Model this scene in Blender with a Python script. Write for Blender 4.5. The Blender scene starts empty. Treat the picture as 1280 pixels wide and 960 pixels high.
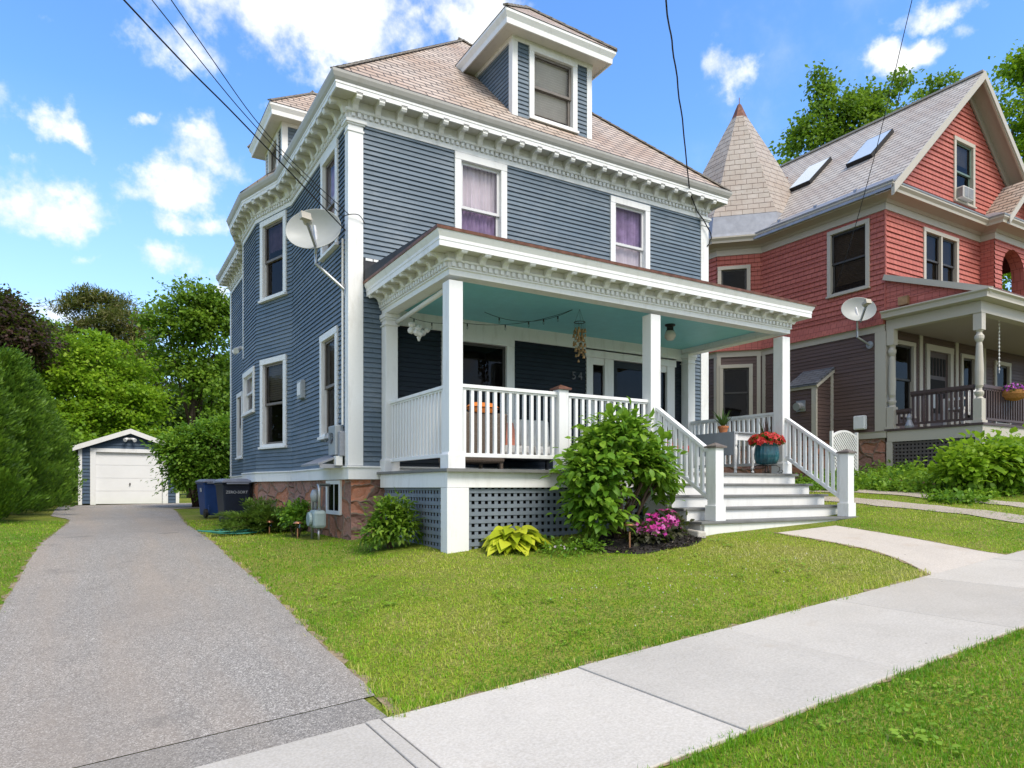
import bpy, math, random
import numpy as np
from mathutils import Vector, Matrix
R = random.Random(7)
SC = bpy.context.scene
COL = SC.collection
WLOC = {}
PI = math.pi

# ------------------------------------------------------------------ helpers
def tag(o, label=None, cat=None, group=None, kind=None):
    if label: o['label'] = label
    if cat: o['category'] = cat
    if group: o['group'] = group
    if kind: o['kind'] = kind
    return o

def thing(name, loc, label, cat, group=None):
    o = bpy.data.objects.new(name, None)
    o.empty_display_size = .2
    COL.objects.link(o)
    o.location = loc
    WLOC[o.name] = Vector(loc)
    return tag(o, label, cat, group)

class Fr:
    """local frame on a wall: u along, n out of the wall, z up"""
    def __init__(s, p, d, n):
        s.p = Vector(p); s.d = Vector(d).normalized(); s.n = Vector(n).normalized()
    def __call__(s, u, n, z):
        return s.p + s.d*u + s.n*n + Vector((0, 0, z))

class MB:
    def __init__(s): s.v = []; s.f = []; s.m = []; s.cur = 0
    def poly(s, pts):
        b = len(s.v); s.v += [tuple(p) for p in pts]
        s.f.append(tuple(range(b, b+len(pts)))); s.m.append(s.cur); return s
    def hexa(s, c):
        b = len(s.v); s.v += [tuple(p) for p in c]
        for q in ((0,3,2,1),(4,5,6,7),(0,1,5,4),(1,2,6,5),(2,3,7,6),(3,0,4,7)):
            s.f.append(tuple(b+i for i in q)); s.m.append(s.cur)
        return s
    def box(s, x0, x1, y0, y1, z0, z1):
        return s.hexa([(x0,y0,z0),(x1,y0,z0),(x1,y1,z0),(x0,y1,z0),(x0,y0,z1),(x1,y0,z1),(x1,y1,z1),(x0,y1,z1)])
    def fbox(s, fr, u0, u1, n0, n1, z0, z1):
        return s.hexa([fr(u0,n1,z0),fr(u1,n1,z0),fr(u1,n0,z0),fr(u0,n0,z0),fr(u0,n1,z1),fr(u1,n1,z1),fr(u1,n0,z1),fr(u0,n0,z1)])
    def beam(s, p, q, w, h, up=(0,0,1)):
        p = Vector(p); q = Vector(q); d = (q-p).normalized(); up = Vector(up)
        a = d.cross(up)
        if a.length < 1e-5: a = d.cross(Vector((1,0,0)))
        a.normalize(); b = a.cross(d).normalized()
        a *= w/2; b *= h/2
        return s.hexa([p-a-b, p+a-b, q+a-b, q-a-b, p-a+b, p+a+b, q+a+b, q-a+b])
    def extr(s, pts, vec):
        vec = Vector(vec); n = len(pts); b = len(s.v)
        s.v += [tuple(p) for p in pts] + [tuple(Vector(p)+vec) for p in pts]
        s.f.append(tuple(range(b+n-1, b-1, -1))); s.m.append(s.cur)
        s.f.append(tuple(range(b+n, b+2*n))); s.m.append(s.cur)
        for i in range(n):
            j = (i+1) % n
            s.f.append((b+i, b+j, b+n+j, b+n+i)); s.m.append(s.cur)
        return s
    def tube(s, path, r, seg=8, cap=True):
        path = [Vector(p) for p in path]; n = len(path)
        if not hasattr(r, '__len__'): r = [r]*n
        b0 = len(s.v); ref = None
        for i, p in enumerate(path):
            d = (path[min(i+1,n-1)]-path[max(i-1,0)])
            d = d.normalized() if d.length > 1e-9 else Vector((0,0,1))
            if ref is None:
                ref = Vector((0,0,1)) if abs(d.z) < .9 else Vector((1,0,0))
            a = d.cross(ref)
            if a.length < 1e-6: a = d.cross(Vector((0,1,0)))
            a.normalize(); bb = a.cross(d).normalized(); ref = bb
            for k in range(seg):
                t = 2*PI*k/seg
                s.v.append(tuple(p + (a*math.cos(t)+bb*math.sin(t))*r[i]))
        for i in range(n-1):
            for k in range(seg):
                k2 = (k+1) % seg
                s.f.append((b0+i*seg+k, b0+i*seg+k2, b0+(i+1)*seg+k2, b0+(i+1)*seg+k)); s.m.append(s.cur)
        if cap:
            s.f.append(tuple(b0+k for k in range(seg-1,-1,-1))); s.m.append(s.cur)
            s.f.append(tuple(b0+(n-1)*seg+k for k in range(seg))); s.m.append(s.cur)
        return s
    def lathe(s, c, prof, seg=20, axis=None, flute=None):
        """prof: (r,z) list; axis: optional 3x3 (Matrix) orientation"""
        c = Vector(c); b0 = len(s.v); n = len(prof)
        for i, (r, z) in enumerate(prof):
            for k in range(seg):
                t = 2*PI*k/seg
                rr = r
                if flute: rr = r*(1 - flute[0]*(.5+.5*math.cos(t*flute[1]))*flute[2](i/(n-1)))
                p = Vector((rr*math.cos(t), rr*math.sin(t), z))
                if axis: p = axis @ p
                s.v.append(tuple(c+p))
        for i in range(n-1):
            for k in range(seg):
                k2 = (k+1) % seg
                s.f.append((b0+i*seg+k, b0+i*seg+k2, b0+(i+1)*seg+k2, b0+(i+1)*seg+k)); s.m.append(s.cur)
        if prof[0][0] > 1e-4:
            s.f.append(tuple(b0+k for k in range(seg-1,-1,-1))); s.m.append(s.cur)
        if prof[-1][0] > 1e-4:
            s.f.append(tuple(b0+(n-1)*seg+k for k in range(seg))); s.m.append(s.cur)
        return s
    def sweep(s, path, prof, closed=False):
        """path: 2D points, outward = left of travel; prof: (n,z) closed polygon; mitred"""
        P = [Vector((p[0], p[1])) for p in path]; n = len(P); M = []
        for i in range(n):
            ds = []
            if closed or i > 0: ds.append((P[i]-P[i-1]).normalized())
            if closed or i < n-1: ds.append((P[(i+1) % n]-P[i]).normalized())
            ns = [Vector((-d.y, d.x)) for d in ds]
            if len(ns) == 1: M.append(ns[0])
            else:
                m = (ns[0]+ns[1]); m.normalize(); M.append(m/max(.3, m.dot(ns[0])))
        b = len(s.v); k = len(prof)
        for i in range(n):
            for (o, z) in prof:
                q = P[i]+M[i]*o; s.v.append((q.x, q.y, z))
        for i in range(n if closed else n-1):
            i2 = (i+1) % n
            for j in range(k):
                j2 = (j+1) % k
                s.f.append((b+i*k+j, b+i2*k+j, b+i2*k+j2, b+i*k+j2)); s.m.append(s.cur)
        if not closed:
            s.f.append(tuple(b+j for j in range(k))); s.m.append(s.cur)
            s.f.append(tuple(b+(n-1)*k+j for j in range(k-1,-1,-1))); s.m.append(s.cur)
        return s
    def mesh(s, name, mat, off=(0,0,0), smooth=False):
        off = Vector(off)
        me = bpy.data.meshes.new(name)
        me.from_pydata([tuple(Vector(p)-off) for p in s.v], [], s.f)
        mats = mat if isinstance(mat, (list, tuple)) else [mat]
        for m in mats: me.materials.append(m)
        if len(mats) > 1: me.polygons.foreach_set('material_index', s.m)
        # planar uv: u horizontal along the face, v up the slope (metres)
        uvl = me.uv_layers.new(name='UVMap')
        uv = np.zeros(len(me.loops)*2, dtype=np.float32)
        V = s.v
        for p in me.polygons:
            nn = p.normal
            if abs(nn.z) > .985 or nn.length < .1: t = Vector((1,0,0)); bt = Vector((0,1,0))
            else:
                t = Vector((-nn.y, nn.x, 0)).normalized(); bt = nn.cross(t); 
                if bt.z < 0: bt = -bt
            for li in p.loop_indices:
                q = Vector(V[me.loops[li].vertex_index])
                uv[2*li] = q.dot(t); uv[2*li+1] = q.dot(bt)
        uvl.data.foreach_set('uv', uv)
        if smooth:
            me.polygons.foreach_set('use_smooth', [True]*len(me.polygons))
        me.update()
        return me
    def build(s, name, mat, parent=None, label=None, cat=None, group=None, kind=None, smooth=False, bevel=0):
        if parent is not None:
            off = WLOC[parent.name]
        else:
            A = np.array(s.v); lo = A.min(0); hi = A.max(0)
            off = Vector(((lo[0]+hi[0])/2, (lo[1]+hi[1])/2, lo[2]))
        o = bpy.data.objects.new(name, s.mesh(name, mat, off, smooth))
        COL.objects.link(o)
        if parent is not None:
            o.parent = parent
        else:
            o.location = off
        WLOC[o.name] = Vector(off)
        if bevel:
            b = o.modifiers.new('bevel', 'BEVEL'); b.width = bevel; b.segments = 2; b.limit_method = 'ANGLE'; b.angle_limit = .6
        return tag(o, label, cat, group, kind)

def place(mesh, name, parent, loc, rotz=0, scale=None, label=None, cat=None, group=None):
    """an object of its own that shares a mesh built round its own origin"""
    o = bpy.data.objects.new(name, mesh); COL.objects.link(o)
    loc = Vector(loc)
    if parent is not None:
        o.parent = parent; o.location = loc-WLOC[parent.name]
    else: o.location = loc
    o.rotation_euler = (0, 0, rotz)
    if scale: o.scale = scale
    WLOC[o.name] = loc
    return tag(o, label, cat, group)

def copy_tree(o, loc=None, rotz=None, parent=None, label=None):
    c = o.copy(); COL.objects.link(c)
    if parent is not None: c.parent = parent
    if loc is not None: c.location = loc
    if rotz is not None: c.rotation_euler = (0, 0, rotz)
    if label: c['label'] = label
    for ch in list(o.children): copy_tree(ch, parent=c)
    return c

def np_mesh(name, V, F, mat, tint=None, off=(0,0,0), smooth=False):
    """big mesh from arrays; F is (m,3) triangles; tint: per-face value"""
    me = bpy.data.meshes.new(name)
    V = np.asarray(V, np.float32)-np.asarray(off, np.float32); F = np.asarray(F, np.int32)
    me.vertices.add(len(V)); me.vertices.foreach_set('co', V.ravel())
    me.loops.add(F.size); me.loops.foreach_set('vertex_index', F.ravel())
    me.polygons.add(len(F)); me.polygons.foreach_set('loop_start', np.arange(len(F), dtype=np.int32)*3)
    me.materials.append(mat)
    if tint is not None:
        a = me.attributes.new('tint', 'FLOAT', 'FACE'); a.data.foreach_set('value', np.asarray(tint, np.float32))
    if smooth: me.polygons.foreach_set('use_smooth', np.ones(len(F), bool))
    me.update(); me.validate()
    return me

def np_obj(name, me, parent=None, loc=(0,0,0), **k):
    o = bpy.data.objects.new(name, me); COL.objects.link(o)
    if parent is not None: o.parent = parent; WLOC[o.name] = WLOC[parent.name]
    else: o.location = loc; WLOC[o.name] = Vector(loc)
    return tag(o, **k)

# ------------------------------------------------------------------ materials
class NT:
    def __init__(s, name):
        s.mat = bpy.data.materials.new(name); s.mat.use_nodes = True
        s.n = s.mat.node_tree.nodes; s.l = s.mat.node_tree.links
        s.b = s.n['Principled BSDF']; s.out = s.n['Material Output']
    def add(s, typ, **kw):
        n = s.n.new(typ)
        for k, v in kw.items(): setattr(n, k, v)
        return n
    def link(s, a, b): s.l.new(a, b)
    def coord(s, kind='Object', scale=(1,1,1)):
        t = s.add('ShaderNodeTexCoord'); m = s.add('ShaderNodeMapping')
        m.inputs['Scale'].default_value = scale
        s.link(t.outputs[kind], m.inputs['Vector']); return m.outputs[0]
    def noise(s, vec, scale=5, detail=4, rough=.55, dist=0):
        n = s.add('ShaderNodeTexNoise'); n.inputs['Scale'].default_value = scale
        n.inputs['Detail'].default_value = detail; n.inputs['Roughness'].default_value = rough
        n.inputs['Distortion'].default_value = dist
        s.link(vec, n.inputs['Vector']); return n.outputs['Fac']
    def ramp(s, fac, stops):
        r = s.add('ShaderNodeValToRGB'); e = r.color_ramp.elements
        while len(e) < len(stops): e.new(.5)
        for i, (p, c) in enumerate(stops):
            e[i].position = p; e[i].color = (c[0], c[1], c[2], 1) if hasattr(c, '__len__') else (c, c, c, 1)
        s.link(fac, r.inputs['Fac']); return r.outputs['Color']
    def mix(s, fac, a, b, mode='MIX'):
        m = s.add('ShaderNodeMix', data_type='RGBA', blend_type=mode)
        for k_, sock, v in ((0, m.inputs[0], fac), (1, m.inputs[6], a), (2, m.inputs[7], b)):
            if hasattr(v, 'is_output'): s.link(v, sock)
            elif hasattr(v, '__len__'): sock.default_value = (v[0], v[1], v[2], 1)
            else: sock.default_value = v if k_ == 0 else (v, v, v, 1)
        return m.outputs[2]
    def math(s, op, a, b=0.0, clamp=False):
        m = s.add('ShaderNodeMath', operation=op, use_clamp=clamp)
        for sock, v in ((m.inputs[0], a), (m.inputs[1], b)):
            if hasattr(v, 'is_output'): s.link(v, sock)
            else: sock.default_value = v
        return m.outputs[0]
    def bump(s, h, strength=.3, dist=.01):
        b = s.add('ShaderNodeBump'); b.inputs['Strength'].default_value = strength; b.inputs['Distance'].default_value = dist
        s.link(h, b.inputs['Height']); s.link(b.outputs[0], s.b.inputs['Normal'])
    def color(s, c): s.link(c, s.b.inputs['Base Color'])
    def set(s, rough=.6, metal=0, spec=.4):
        s.b.inputs['Roughness'].default_value = rough; s.b.inputs['Metallic'].default_value = metal
        s.b.inputs['Specular IOR Level'].default_value = spec

def C3(c, k): return tuple(min(1, x*k) for x in c)

def simple(name, c, rough=.6, var=.12, scale=6, metal=0, spec=.35, bump=0, bscale=60, emit=0):
    t = NT(name); t.set(rough, metal, spec)
    v = t.coord('Object')
    f = t.noise(v, scale, 5, .6)
    t.color(t.ramp(f, [(.3, C3(c, 1-var)), (.7, C3(c, 1+var))]))
    if bump: t.bump(t.noise(v, bscale, 4), bump, .01)
    if emit:
        t.b.inputs['Emission Color'].default_value = (*c, 1); t.b.inputs['Emission Strength'].default_value = emit
    return t.mat

def painted(name, c, dirt=(.40,.375,.32), amount=.5, rough=.5):
    """painted wood: faint streaks and a little real grime"""
    t = NT(name); t.set(rough, 0, .35)
    v = t.coord('Object')
    f = t.noise(t.coord('Object', (3, 3, .7)), 2.2, 7, .68)
    d = t.ramp(f, [(.52, 0.0), (.85, 1.0)])
    fine = t.noise(v, 40, 3)
    base = t.mix(fine, C3(c, .95), C3(c, 1.03))
    m = t.math('MULTIPLY', d, amount)
    t.color(t.mix(m, base, dirt))
    t.bump(t.noise(t.coord('Object', (1, 1, 1)), 55, 3), .12, .004)
    return t.mat

def siding(name, c, wear=(.2,.22,.25), amount=.45, rough=.55, row=.0745, z0=1.03):
    """painted clapboards: board to board shifts, butt joints, streaks along the grain, scuffed patches"""
    t = NT(name); t.set(rough, 0, .3)
    o = t.add('ShaderNodeTexCoord').outputs['Object']
    sp = t.add('ShaderNodeSeparateXYZ'); t.link(o, sp.inputs[0])
    al = t.math('ADD', sp.outputs['X'], sp.outputs['Y'])
    cb = t.add('ShaderNodeCombineXYZ'); t.link(al, cb.inputs[0]); t.link(t.math('SUBTRACT', sp.outputs['Z'], z0), cb.inputs[1])
    k = t.add('ShaderNodeTexBrick'); t.link(cb.outputs[0], k.inputs['Vector']); k.offset = .37; k.offset_frequency = 3; k.squash = .7; k.squash_frequency = 2
    k.inputs['Scale'].default_value = 1; k.inputs['Brick Width'].default_value = 2.9; k.inputs['Row Height'].default_value = row
    k.inputs['Mortar Size'].default_value = .0022; k.inputs['Mortar Smooth'].default_value = .2
    k.inputs['Color1'].default_value = (*C3(c, .86), 1); k.inputs['Color2'].default_value = (*C3(c, 1.10), 1); k.inputs['Mortar'].default_value = (*C3(c, .35), 1)
    def mp(sx, sy):
        m = t.add('ShaderNodeMapping'); m.inputs['Scale'].default_value = (sx, sy, 1); t.link(cb.outputs[0], m.inputs['Vector']); return m.outputs[0]
    streak = t.noise(mp(1.1, 30), 1.6, 5, .65); patch = t.noise(mp(1, 1.6), .8, 7, .7); fine = t.noise(mp(9, 40), 1.2, 4, .65); spots = t.noise(mp(14, 34), 1.0, 3, .6)
    base = t.mix(t.math('MULTIPLY', t.ramp(streak, [(.35, 0.), (.7, 1.)]), .4), k.outputs['Color'], C3(c, 1.22))
    w = t.math('MULTIPLY', t.ramp(t.math('ADD', patch, t.math('MULTIPLY', t.math('SUBTRACT', fine, .5), .5)), [(.46, 0.), (.72, 1.)]), amount)
    col = t.mix(w, base, wear)
    sm = t.math('MULTIPLY', t.ramp(spots, [(.70, 0.), (.77, 1.)]), .5)
    col = t.mix(sm, col, C3(c, .5))
    t.color(col)
    t.bump(t.noise(mp(6, 95), 1.5, 4), .25, .004)
    return t.mat

def slates(name, c1, c2, c3, mortar, bw=.26, rh=.17, rough=.6, msize=.012, patch=None, bump=.6, lip_shade=0):
    """coursed slates or shingles laid in the UV (metres up the slope)"""
    t = NT(name); t.set(rough, 0, .3)
    u = t.coord('UV')
    wob = t.noise(u, 3, 2)
    def brick(a, b, m):
        k = t.add('ShaderNodeTexBrick'); t.link(u, k.inputs['Vector'])
        k.inputs['Scale'].default_value = 1; k.inputs['Brick Width'].default_value = bw
        k.inputs['Row Height'].default_value = rh; k.inputs['Mortar Size'].default_value = msize
        k.inputs['Mortar Smooth'].default_value = .3; k.inputs['Bias'].default_value = 0
        k.inputs['Color1'].default_value = (*a, 1); k.inputs['Color2'].default_value = (*b, 1); k.inputs['Mortar'].default_value = (*m, 1)
        return k
    k = brick(c1, c2, mortar)
    big = t.noise(u, .8, 6, .7); small = t.noise(u, 9, 5, .65)
    col = t.mix(t.ramp(big, [(.42, 0.), (.62, .75)]), k.outputs['Color'], c3, 'MIX')
    # keep the gaps dark
    col = t.mix(k.outputs['Fac'], col, mortar)
    col = t.mix(t.math('MULTIPLY', t.ramp(small, [(.35, 0.), (.75, 1.)]), .35), col, C3(c1, .55))
    if lip_shade:                                   # shadow line of each course, painted dark along the slates' lower edge
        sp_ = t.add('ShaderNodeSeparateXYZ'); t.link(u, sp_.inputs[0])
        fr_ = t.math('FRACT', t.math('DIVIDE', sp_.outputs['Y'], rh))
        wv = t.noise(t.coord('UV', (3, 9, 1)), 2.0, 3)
        edge = t.ramp(t.math('SUBTRACT', fr_, t.math('MULTIPLY', t.math('SUBTRACT', wv, .5), .25)), [(lip_shade*.55, .85), (lip_shade*1.3, 0.)])
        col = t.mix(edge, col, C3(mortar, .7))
    t.color(col)
    # each course rises towards its lower edge
    sep = t.add('ShaderNodeSeparateXYZ'); t.link(u, sep.inputs[0])
    row = t.math('FRACT', t.math('DIVIDE', sep.outputs['Y'], rh))
    h = t.math('SUBTRACT', 1.0, row)
    h = t.math('ADD', t.math('MULTIPLY', h, .7), t.math('MULTIPLY', t.math('SUBTRACT', 1.0, k.outputs['Fac']), .4))
    h = t.math('ADD', h, t.math('MULTIPLY', small, .25))
    t.bump(h, bump, .02)
    return t.mat

def leafmat(name, stops, trans=.35, rough=.5):
    t = NT(name); t.set(rough, 0, .3)
    a = t.add('ShaderNodeAttribute', attribute_name='tint')
    c = t.ramp(a.outputs['Fac'], stops)
    t.color(c)
    tr = t.add('ShaderNodeBsdfTranslucent'); t.link(t.mix(.5, c, (.25,.4,.03), 'MIX'), tr.inputs['Color'])
    mx = t.add('ShaderNodeMixShader'); mx.inputs[0].default_value = trans
    t.link(t.b.outputs[0], mx.inputs[1]); t.link(tr.outputs[0], mx.inputs[2]); t.link(mx.outputs[0], t.out.inputs['Surface'])
    return t.mat

def glassmat(name, tint=(.55,.55,.55), boost=1.0):
    t = NT(name)
    tr = t.add('ShaderNodeBsdfTransparent'); tr.inputs['Color'].default_value = (*tint, 1)
    gl = t.add('ShaderNodeBsdfGlossy'); gl.inputs['Roughness'].default_value = .03
    gl.inputs['Color'].default_value = (.9,.92,.95,1)
    v = t.coord('Object'); b = t.add('ShaderNodeBump'); b.inputs['Strength'].default_value = .05; b.inputs['Distance'].default_value = .02
    t.link(t.noise(v, 1.5, 2), b.inputs['Height']); t.link(b.outputs[0], gl.inputs['Normal'])
    fr = t.add('ShaderNodeFresnel'); fr.inputs['IOR'].default_value = 1.5
    f = t.math('MULTIPLY', fr.outputs[0], boost, True)
    mx = t.add('ShaderNodeMixShader'); t.link(f, mx.inputs[0])
    t.link(tr.outputs[0], mx.inputs[1]); t.link(gl.outputs[0], mx.inputs[2]); t.link(mx.outputs[0], t.out.inputs['Surface'])
    return t.mat

M = {}
M['white'] = painted('white_paint', (.78,.78,.77))
M['door_white'] = simple('door_white', (.76,.76,.755), .45, .03, 2)
M['soil'] = simple('dry_soil_edge', (.24,.185,.11), .95, .45, 25, bump=.8, bscale=80)
M['white_trim'] = painted('white_trim_paint', (.74,.73,.70), amount=.45)
M['gutter_paint'] = painted('weathered_gutter_paint', (.44,.425,.40), (.30,.27,.23), .5)
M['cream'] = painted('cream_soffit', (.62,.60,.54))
M['tan'] = painted('tan_paint', (.47,.43,.36), amount=.3)
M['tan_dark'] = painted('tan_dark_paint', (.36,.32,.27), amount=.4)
M['blue'] = siding('blue_siding', (.108,.148,.190), wear=(.205,.24,.275), amount=.8)
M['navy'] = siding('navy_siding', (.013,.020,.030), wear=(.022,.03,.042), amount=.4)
M['garage_blue'] = siding('garage_siding', (.05,.085,.135), wear=(.08,.12,.17), amount=.4, row=.10)
M['brown'] = siding('brown_siding', (.108,.070,.060), wear=(.13,.09,.085), amount=.4, row=.09)
M['brown_paint'] = simple('brown_paint', (.075,.05,.047), .5)
M['red_shingle'] = slates('red_shingles', (.45,.130,.102), (.52,.162,.126), (.41,.114,.088), (.11,.02,.018), bw=.16, rh=.25, msize=.005, rough=.65, bump=.15)
M['slate'] = slates('pink_slates', (.41,.34,.285), (.60,.50,.425), (.44,.30,.215), (.07,.055,.045), bw=.3, rh=.17, msize=.012, lip_shade=.26)
M['slate_grey'] = slates('grey_slates', (.50,.46,.415), (.58,.53,.47), (.44,.35,.29), (.12,.095,.08), bw=.3, rh=.19, msize=.009, lip_shade=.22)
M['spire'] = slates('spire_slates', (.37,.33,.285), (.42,.37,.325), (.34,.27,.22), (.16,.12,.095), bw=.30, rh=.20, msize=.008, lip_shade=.10)
M['dark_shingle'] = slates('dark_shingles', (.13,.135,.15), (.19,.195,.21), (.11,.115,.13), (.05,.05,.05), bw=.3, rh=.13)
M['teal'] = simple('teal_ceiling_paint', (.24,.60,.65), .5, .05)
M['deck'] = simple('grey_deck_paint', (.16,.16,.155), .6, .2, 3)
M['lattice'] = simple('grey_lattice_paint', (.17,.20,.235), .6, .12)
M['lattice_tan'] = simple('brown_lattice_paint', (.10,.085,.08), .6, .15)
M['cap'] = simple('weathered_cap', (.15,.125,.11), .6, .3, 12)
M['copper'] = simple('weathered_copper', (.17,.075,.05), .5, .45, 9, .35)
M['rust'] = simple('rusty_flashing', (.30,.13,.07), .6, .35, 7, .2)
M['gutter'] = simple('dull_grey_metal', (.30,.31,.34), .42, .15, 5, .35)
M['grey_metal'] = simple('grey_painted_metal', (.33,.36,.38), .45, .1, 4, .1)
M['galv'] = simple('galvanised_metal', (.45,.46,.47), .38, .12, 8, .7)
M['dish'] = simple('dish_paint', (.36,.375,.365), .45, .05, 3)
M['black'] = simple('black_plastic', (.014,.014,.015), .45, .2)
M['iron'] = simple('black_iron', (.02,.02,.02), .5, .2)
M['membrane'] = simple('dark_membrane', (.035,.035,.042), .7, .3, 5)
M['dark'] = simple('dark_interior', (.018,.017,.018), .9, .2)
M['dim'] = simple('dim_interior', (.075,.068,.066), .9, .3, 2)
M['sash'] = simple('taupe_sash', (.17,.15,.135), .5, .1)
M['sash_dark'] = simple('dark_sash', (.05,.047,.045), .5, .1)
M['sash_white'] = painted('white_sash', (.66,.66,.66))
M['glass'] = glassmat('window_glass', (.36,.34,.33), .36)
M['glass_clear'] = glassmat('clear_glass', (.85,.84,.84), .45)
M['screen'] = simple('insect_screen', (.045,.042,.042), .8, .15)
M['purple'] = simple('purple_curtain', (.45,.33,.53), .8, .3, 6)
M['pale_curtain'] = simple('pale_curtain', (.85,.78,.84), .8, .1, 3)
M['blind'] = simple('grey_blind', (.80,.78,.75), .7, .06)
M['tan_blind'] = simple('tan_blind', (.34,.27,.19), .7, .1)
M['wicker'] = simple('brown_wicker', (.15,.115,.09), .7, .35, 60, bump=.5, bscale=90)
M['cushion'] = simple('pale_cushion', (.74,.71,.66), .9, .08)
M['orange'] = simple('orange_cushion', (.75,.22,.04), .85, .15, 10)
M['coral'] = simple('coral_cushion', (.85,.30,.20), .85, .15, 10)
M['bark'] = simple('bark', (.07,.052,.04), .9, .4, 12, bump=.6, bscale=30)
M['stem'] = simple('woody_stem', (.09,.06,.04), .85, .3, 14)
M['terracotta'] = simple('terracotta', (.46,.17,.07), .8, .12, 9)
M['grey_furn'] = simple('grey_furniture_paint', (.30,.32,.34), .55, .08, 5)
M['wood'] = simple('raw_wood', (.30,.18,.09), .7, .25, 7)
M['copper_bright'] = simple('bright_copper', (.55,.26,.15), .3, .1, 6, .8)
M['bin_blue'] = simple('blue_plastic', (.012,.042,.155), .45, .1)
M['bin_lid'] = simple('grey_blue_lid', (.17,.185,.23), .45, .15)
M['bin_navy'] = simple('navy_plastic', (.010,.015,.03), .45, .15)
M['hose'] = simple('green_hose', (.04,.22,.17), .4, .1)
M['letter'] = simple('white_lettering', (.36,.38,.42), .5, .05)
M['number'] = simple('dull_number_metal', (.10,.10,.10), .4, .1, 9, .6)
M['wire'] = simple('black_cable', (.012,.012,.013), .5, .1)
M['lamp_glass'] = simple('frosted_lamp_glass', (.55,.53,.45), .25, .05)
M['gold'] = simple('brass_bells', (.45,.28,.13), .35, .3, 20, .7)
M['ac'] = simple('ac_housing', (.62,.61,.58), .5, .06)
M['grille'] = simple('grey_grille', (.22,.22,.22), .5, .15)
M['paper'] = simple('pale_paper', (.5,.55,.55), .7, .05)
M['mulch'] = simple('dark_mulch', (.022,.018,.016), .95, .6, 40, bump=1, bscale=60)
M['skyglass'] = glassmat('skylight_glass', (.35,.4,.45), 5.0)
# ------------------------------------------------------------------ the ground
def lerp(x, tab): return np.interp(x, [a for a, b in tab], [b for a, b in tab])
HT = [(-30,-1.0),(-6,-.9),(0,-.85),(3,-.80),(5,-.64),(7,-.43),(9.5,-.36),(13,0.0),(16,.30),(20,.5),(30,.9)]
def g(X, Y):
    X = np.asarray(X, float); Y = np.asarray(Y, float)
    s = -1.55+.08*np.clip(X, -8, 24)
    h = lerp(X, HT)
    t = np.clip((Y-4.05)/lerp(X, [(1.7,9.0),(3.3,5.0)]), 0, 1); t = 1-(1-t)**lerp(X, [(1.6,1.12),(3.6,1.8)])
    r = np.clip((Y-16)/14, 0, 1); r = r*r*(3-2*r)*.2*np.clip((6-X)/3, 0, 1)
    z = s+(h-s)*t+r
    # the street lies lower than the verge
    k = np.clip((.55-Y)/.05, 0, 1)
    return z-.16*k
def gz(x, y): return float(g(x, y))

SW0, SW1 = 2.53, 4.05                      # the sidewalk
def drvR(Y): return np.interp(Y, [4.05,6,8.8,10.6,13.4,17,21.9,26,29], [1.58,1.585,1.59,1.55,1.55,1.66,1.92,2.1,2.6])
def drvL(Y): return np.interp(Y, [4.05,8.5,14,20.4,21.2,22.6,30], [-.90,-.85,-.74,-.62,-.75,-1.15,-1.25])
def walkL(Y): return np.interp(Y, [4.05, 4.5, 4.95, 5.6, 6.15], [7.62, 7.88, 8.0, 7.9, 7.75])
def walkR(Y): return np.interp(Y, [4.05, 4.3, 5.1, 6.15], [9.3, 9.2, 9.15, 9.05])
def rut(X, Y):
    c1 = 11.45+(7-Y)*.13; c2 = c1+1.25
    w = .26+.08*np.sin(Y*3.1)+.05*np.sin(Y*7.7)
    return (np.abs(X-c1) < w) | (np.abs(X-c2) < w*.8)
def mulch(X, Y): return ((X-5.98)/.88)**2+((Y-6.80)/.62)**2 < 1+.12*np.sin(X*9)+.1*np.sin(Y*11)

def axis(lims):
    out = []
    for a, b, st in lims: out += list(np.arange(a, b-1e-6, st))
    return np.array(out+[lims[-1][1]])
gx = axis([(-900,-100,100),(-100,-20,8),(-20,-4,1),(-4,18,.25),(18,30,1),(30,110,8),(110,910,100)])
gy = axis([(-300,-20,40),(-20,.4,1),(.4,.7,.05),(.7,12,.2),(12,34,.5),(34,60,2),(60,140,10),(140,1540,100)])
def grid_mesh(name, xs, ys, fz, mat):
    X, Y = np.meshgrid(xs, ys); Z = fz(X, Y)
    V = np.stack([X.ravel(), Y.ravel(), Z.ravel()], 1)
    nx, ny = len(xs), len(ys)
    i = (np.arange(ny-1)[:, None]*nx+np.arange(nx-1)[None, :]).ravel()
    F = np.concatenate([np.stack([i, i+1, i+nx+1], 1), np.stack([i, i+nx+1, i+nx], 1)])
    return np_mesh(name, V, F, mat, smooth=True)

# lawn soil/grass colour patches: same function in the blades and the soil
def lawn_material():
    t = NT('lawn_ground'); t.set(.95, 0, .1)
    v = t.coord('Object')
    big = t.noise(v, .55, 4, .6); med = t.noise(v, 3.2, 5, .65); fine = t.noise(v, 42, 4, .7)
    a = t.ramp(big, [(.32, (.19,.30,.02)), (.5, (.29,.38,.03)), (.68, (.42,.43,.07))])
    b = t.mix(t.ramp(med, [(.42, 0.), (.7, 1.)]), a, (.40,.39,.10))
    c = t.mix(t.ramp(fine, [(.3, 0.), (.75, 1.)]), C3((.05,.06,.015), .8), b)
    t.color(c); t.bump(fine, .6, .04)
    return t.mat
GR = np_obj('ground', grid_mesh('ground', gx, gy, g, lawn_material()), kind='structure')

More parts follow.
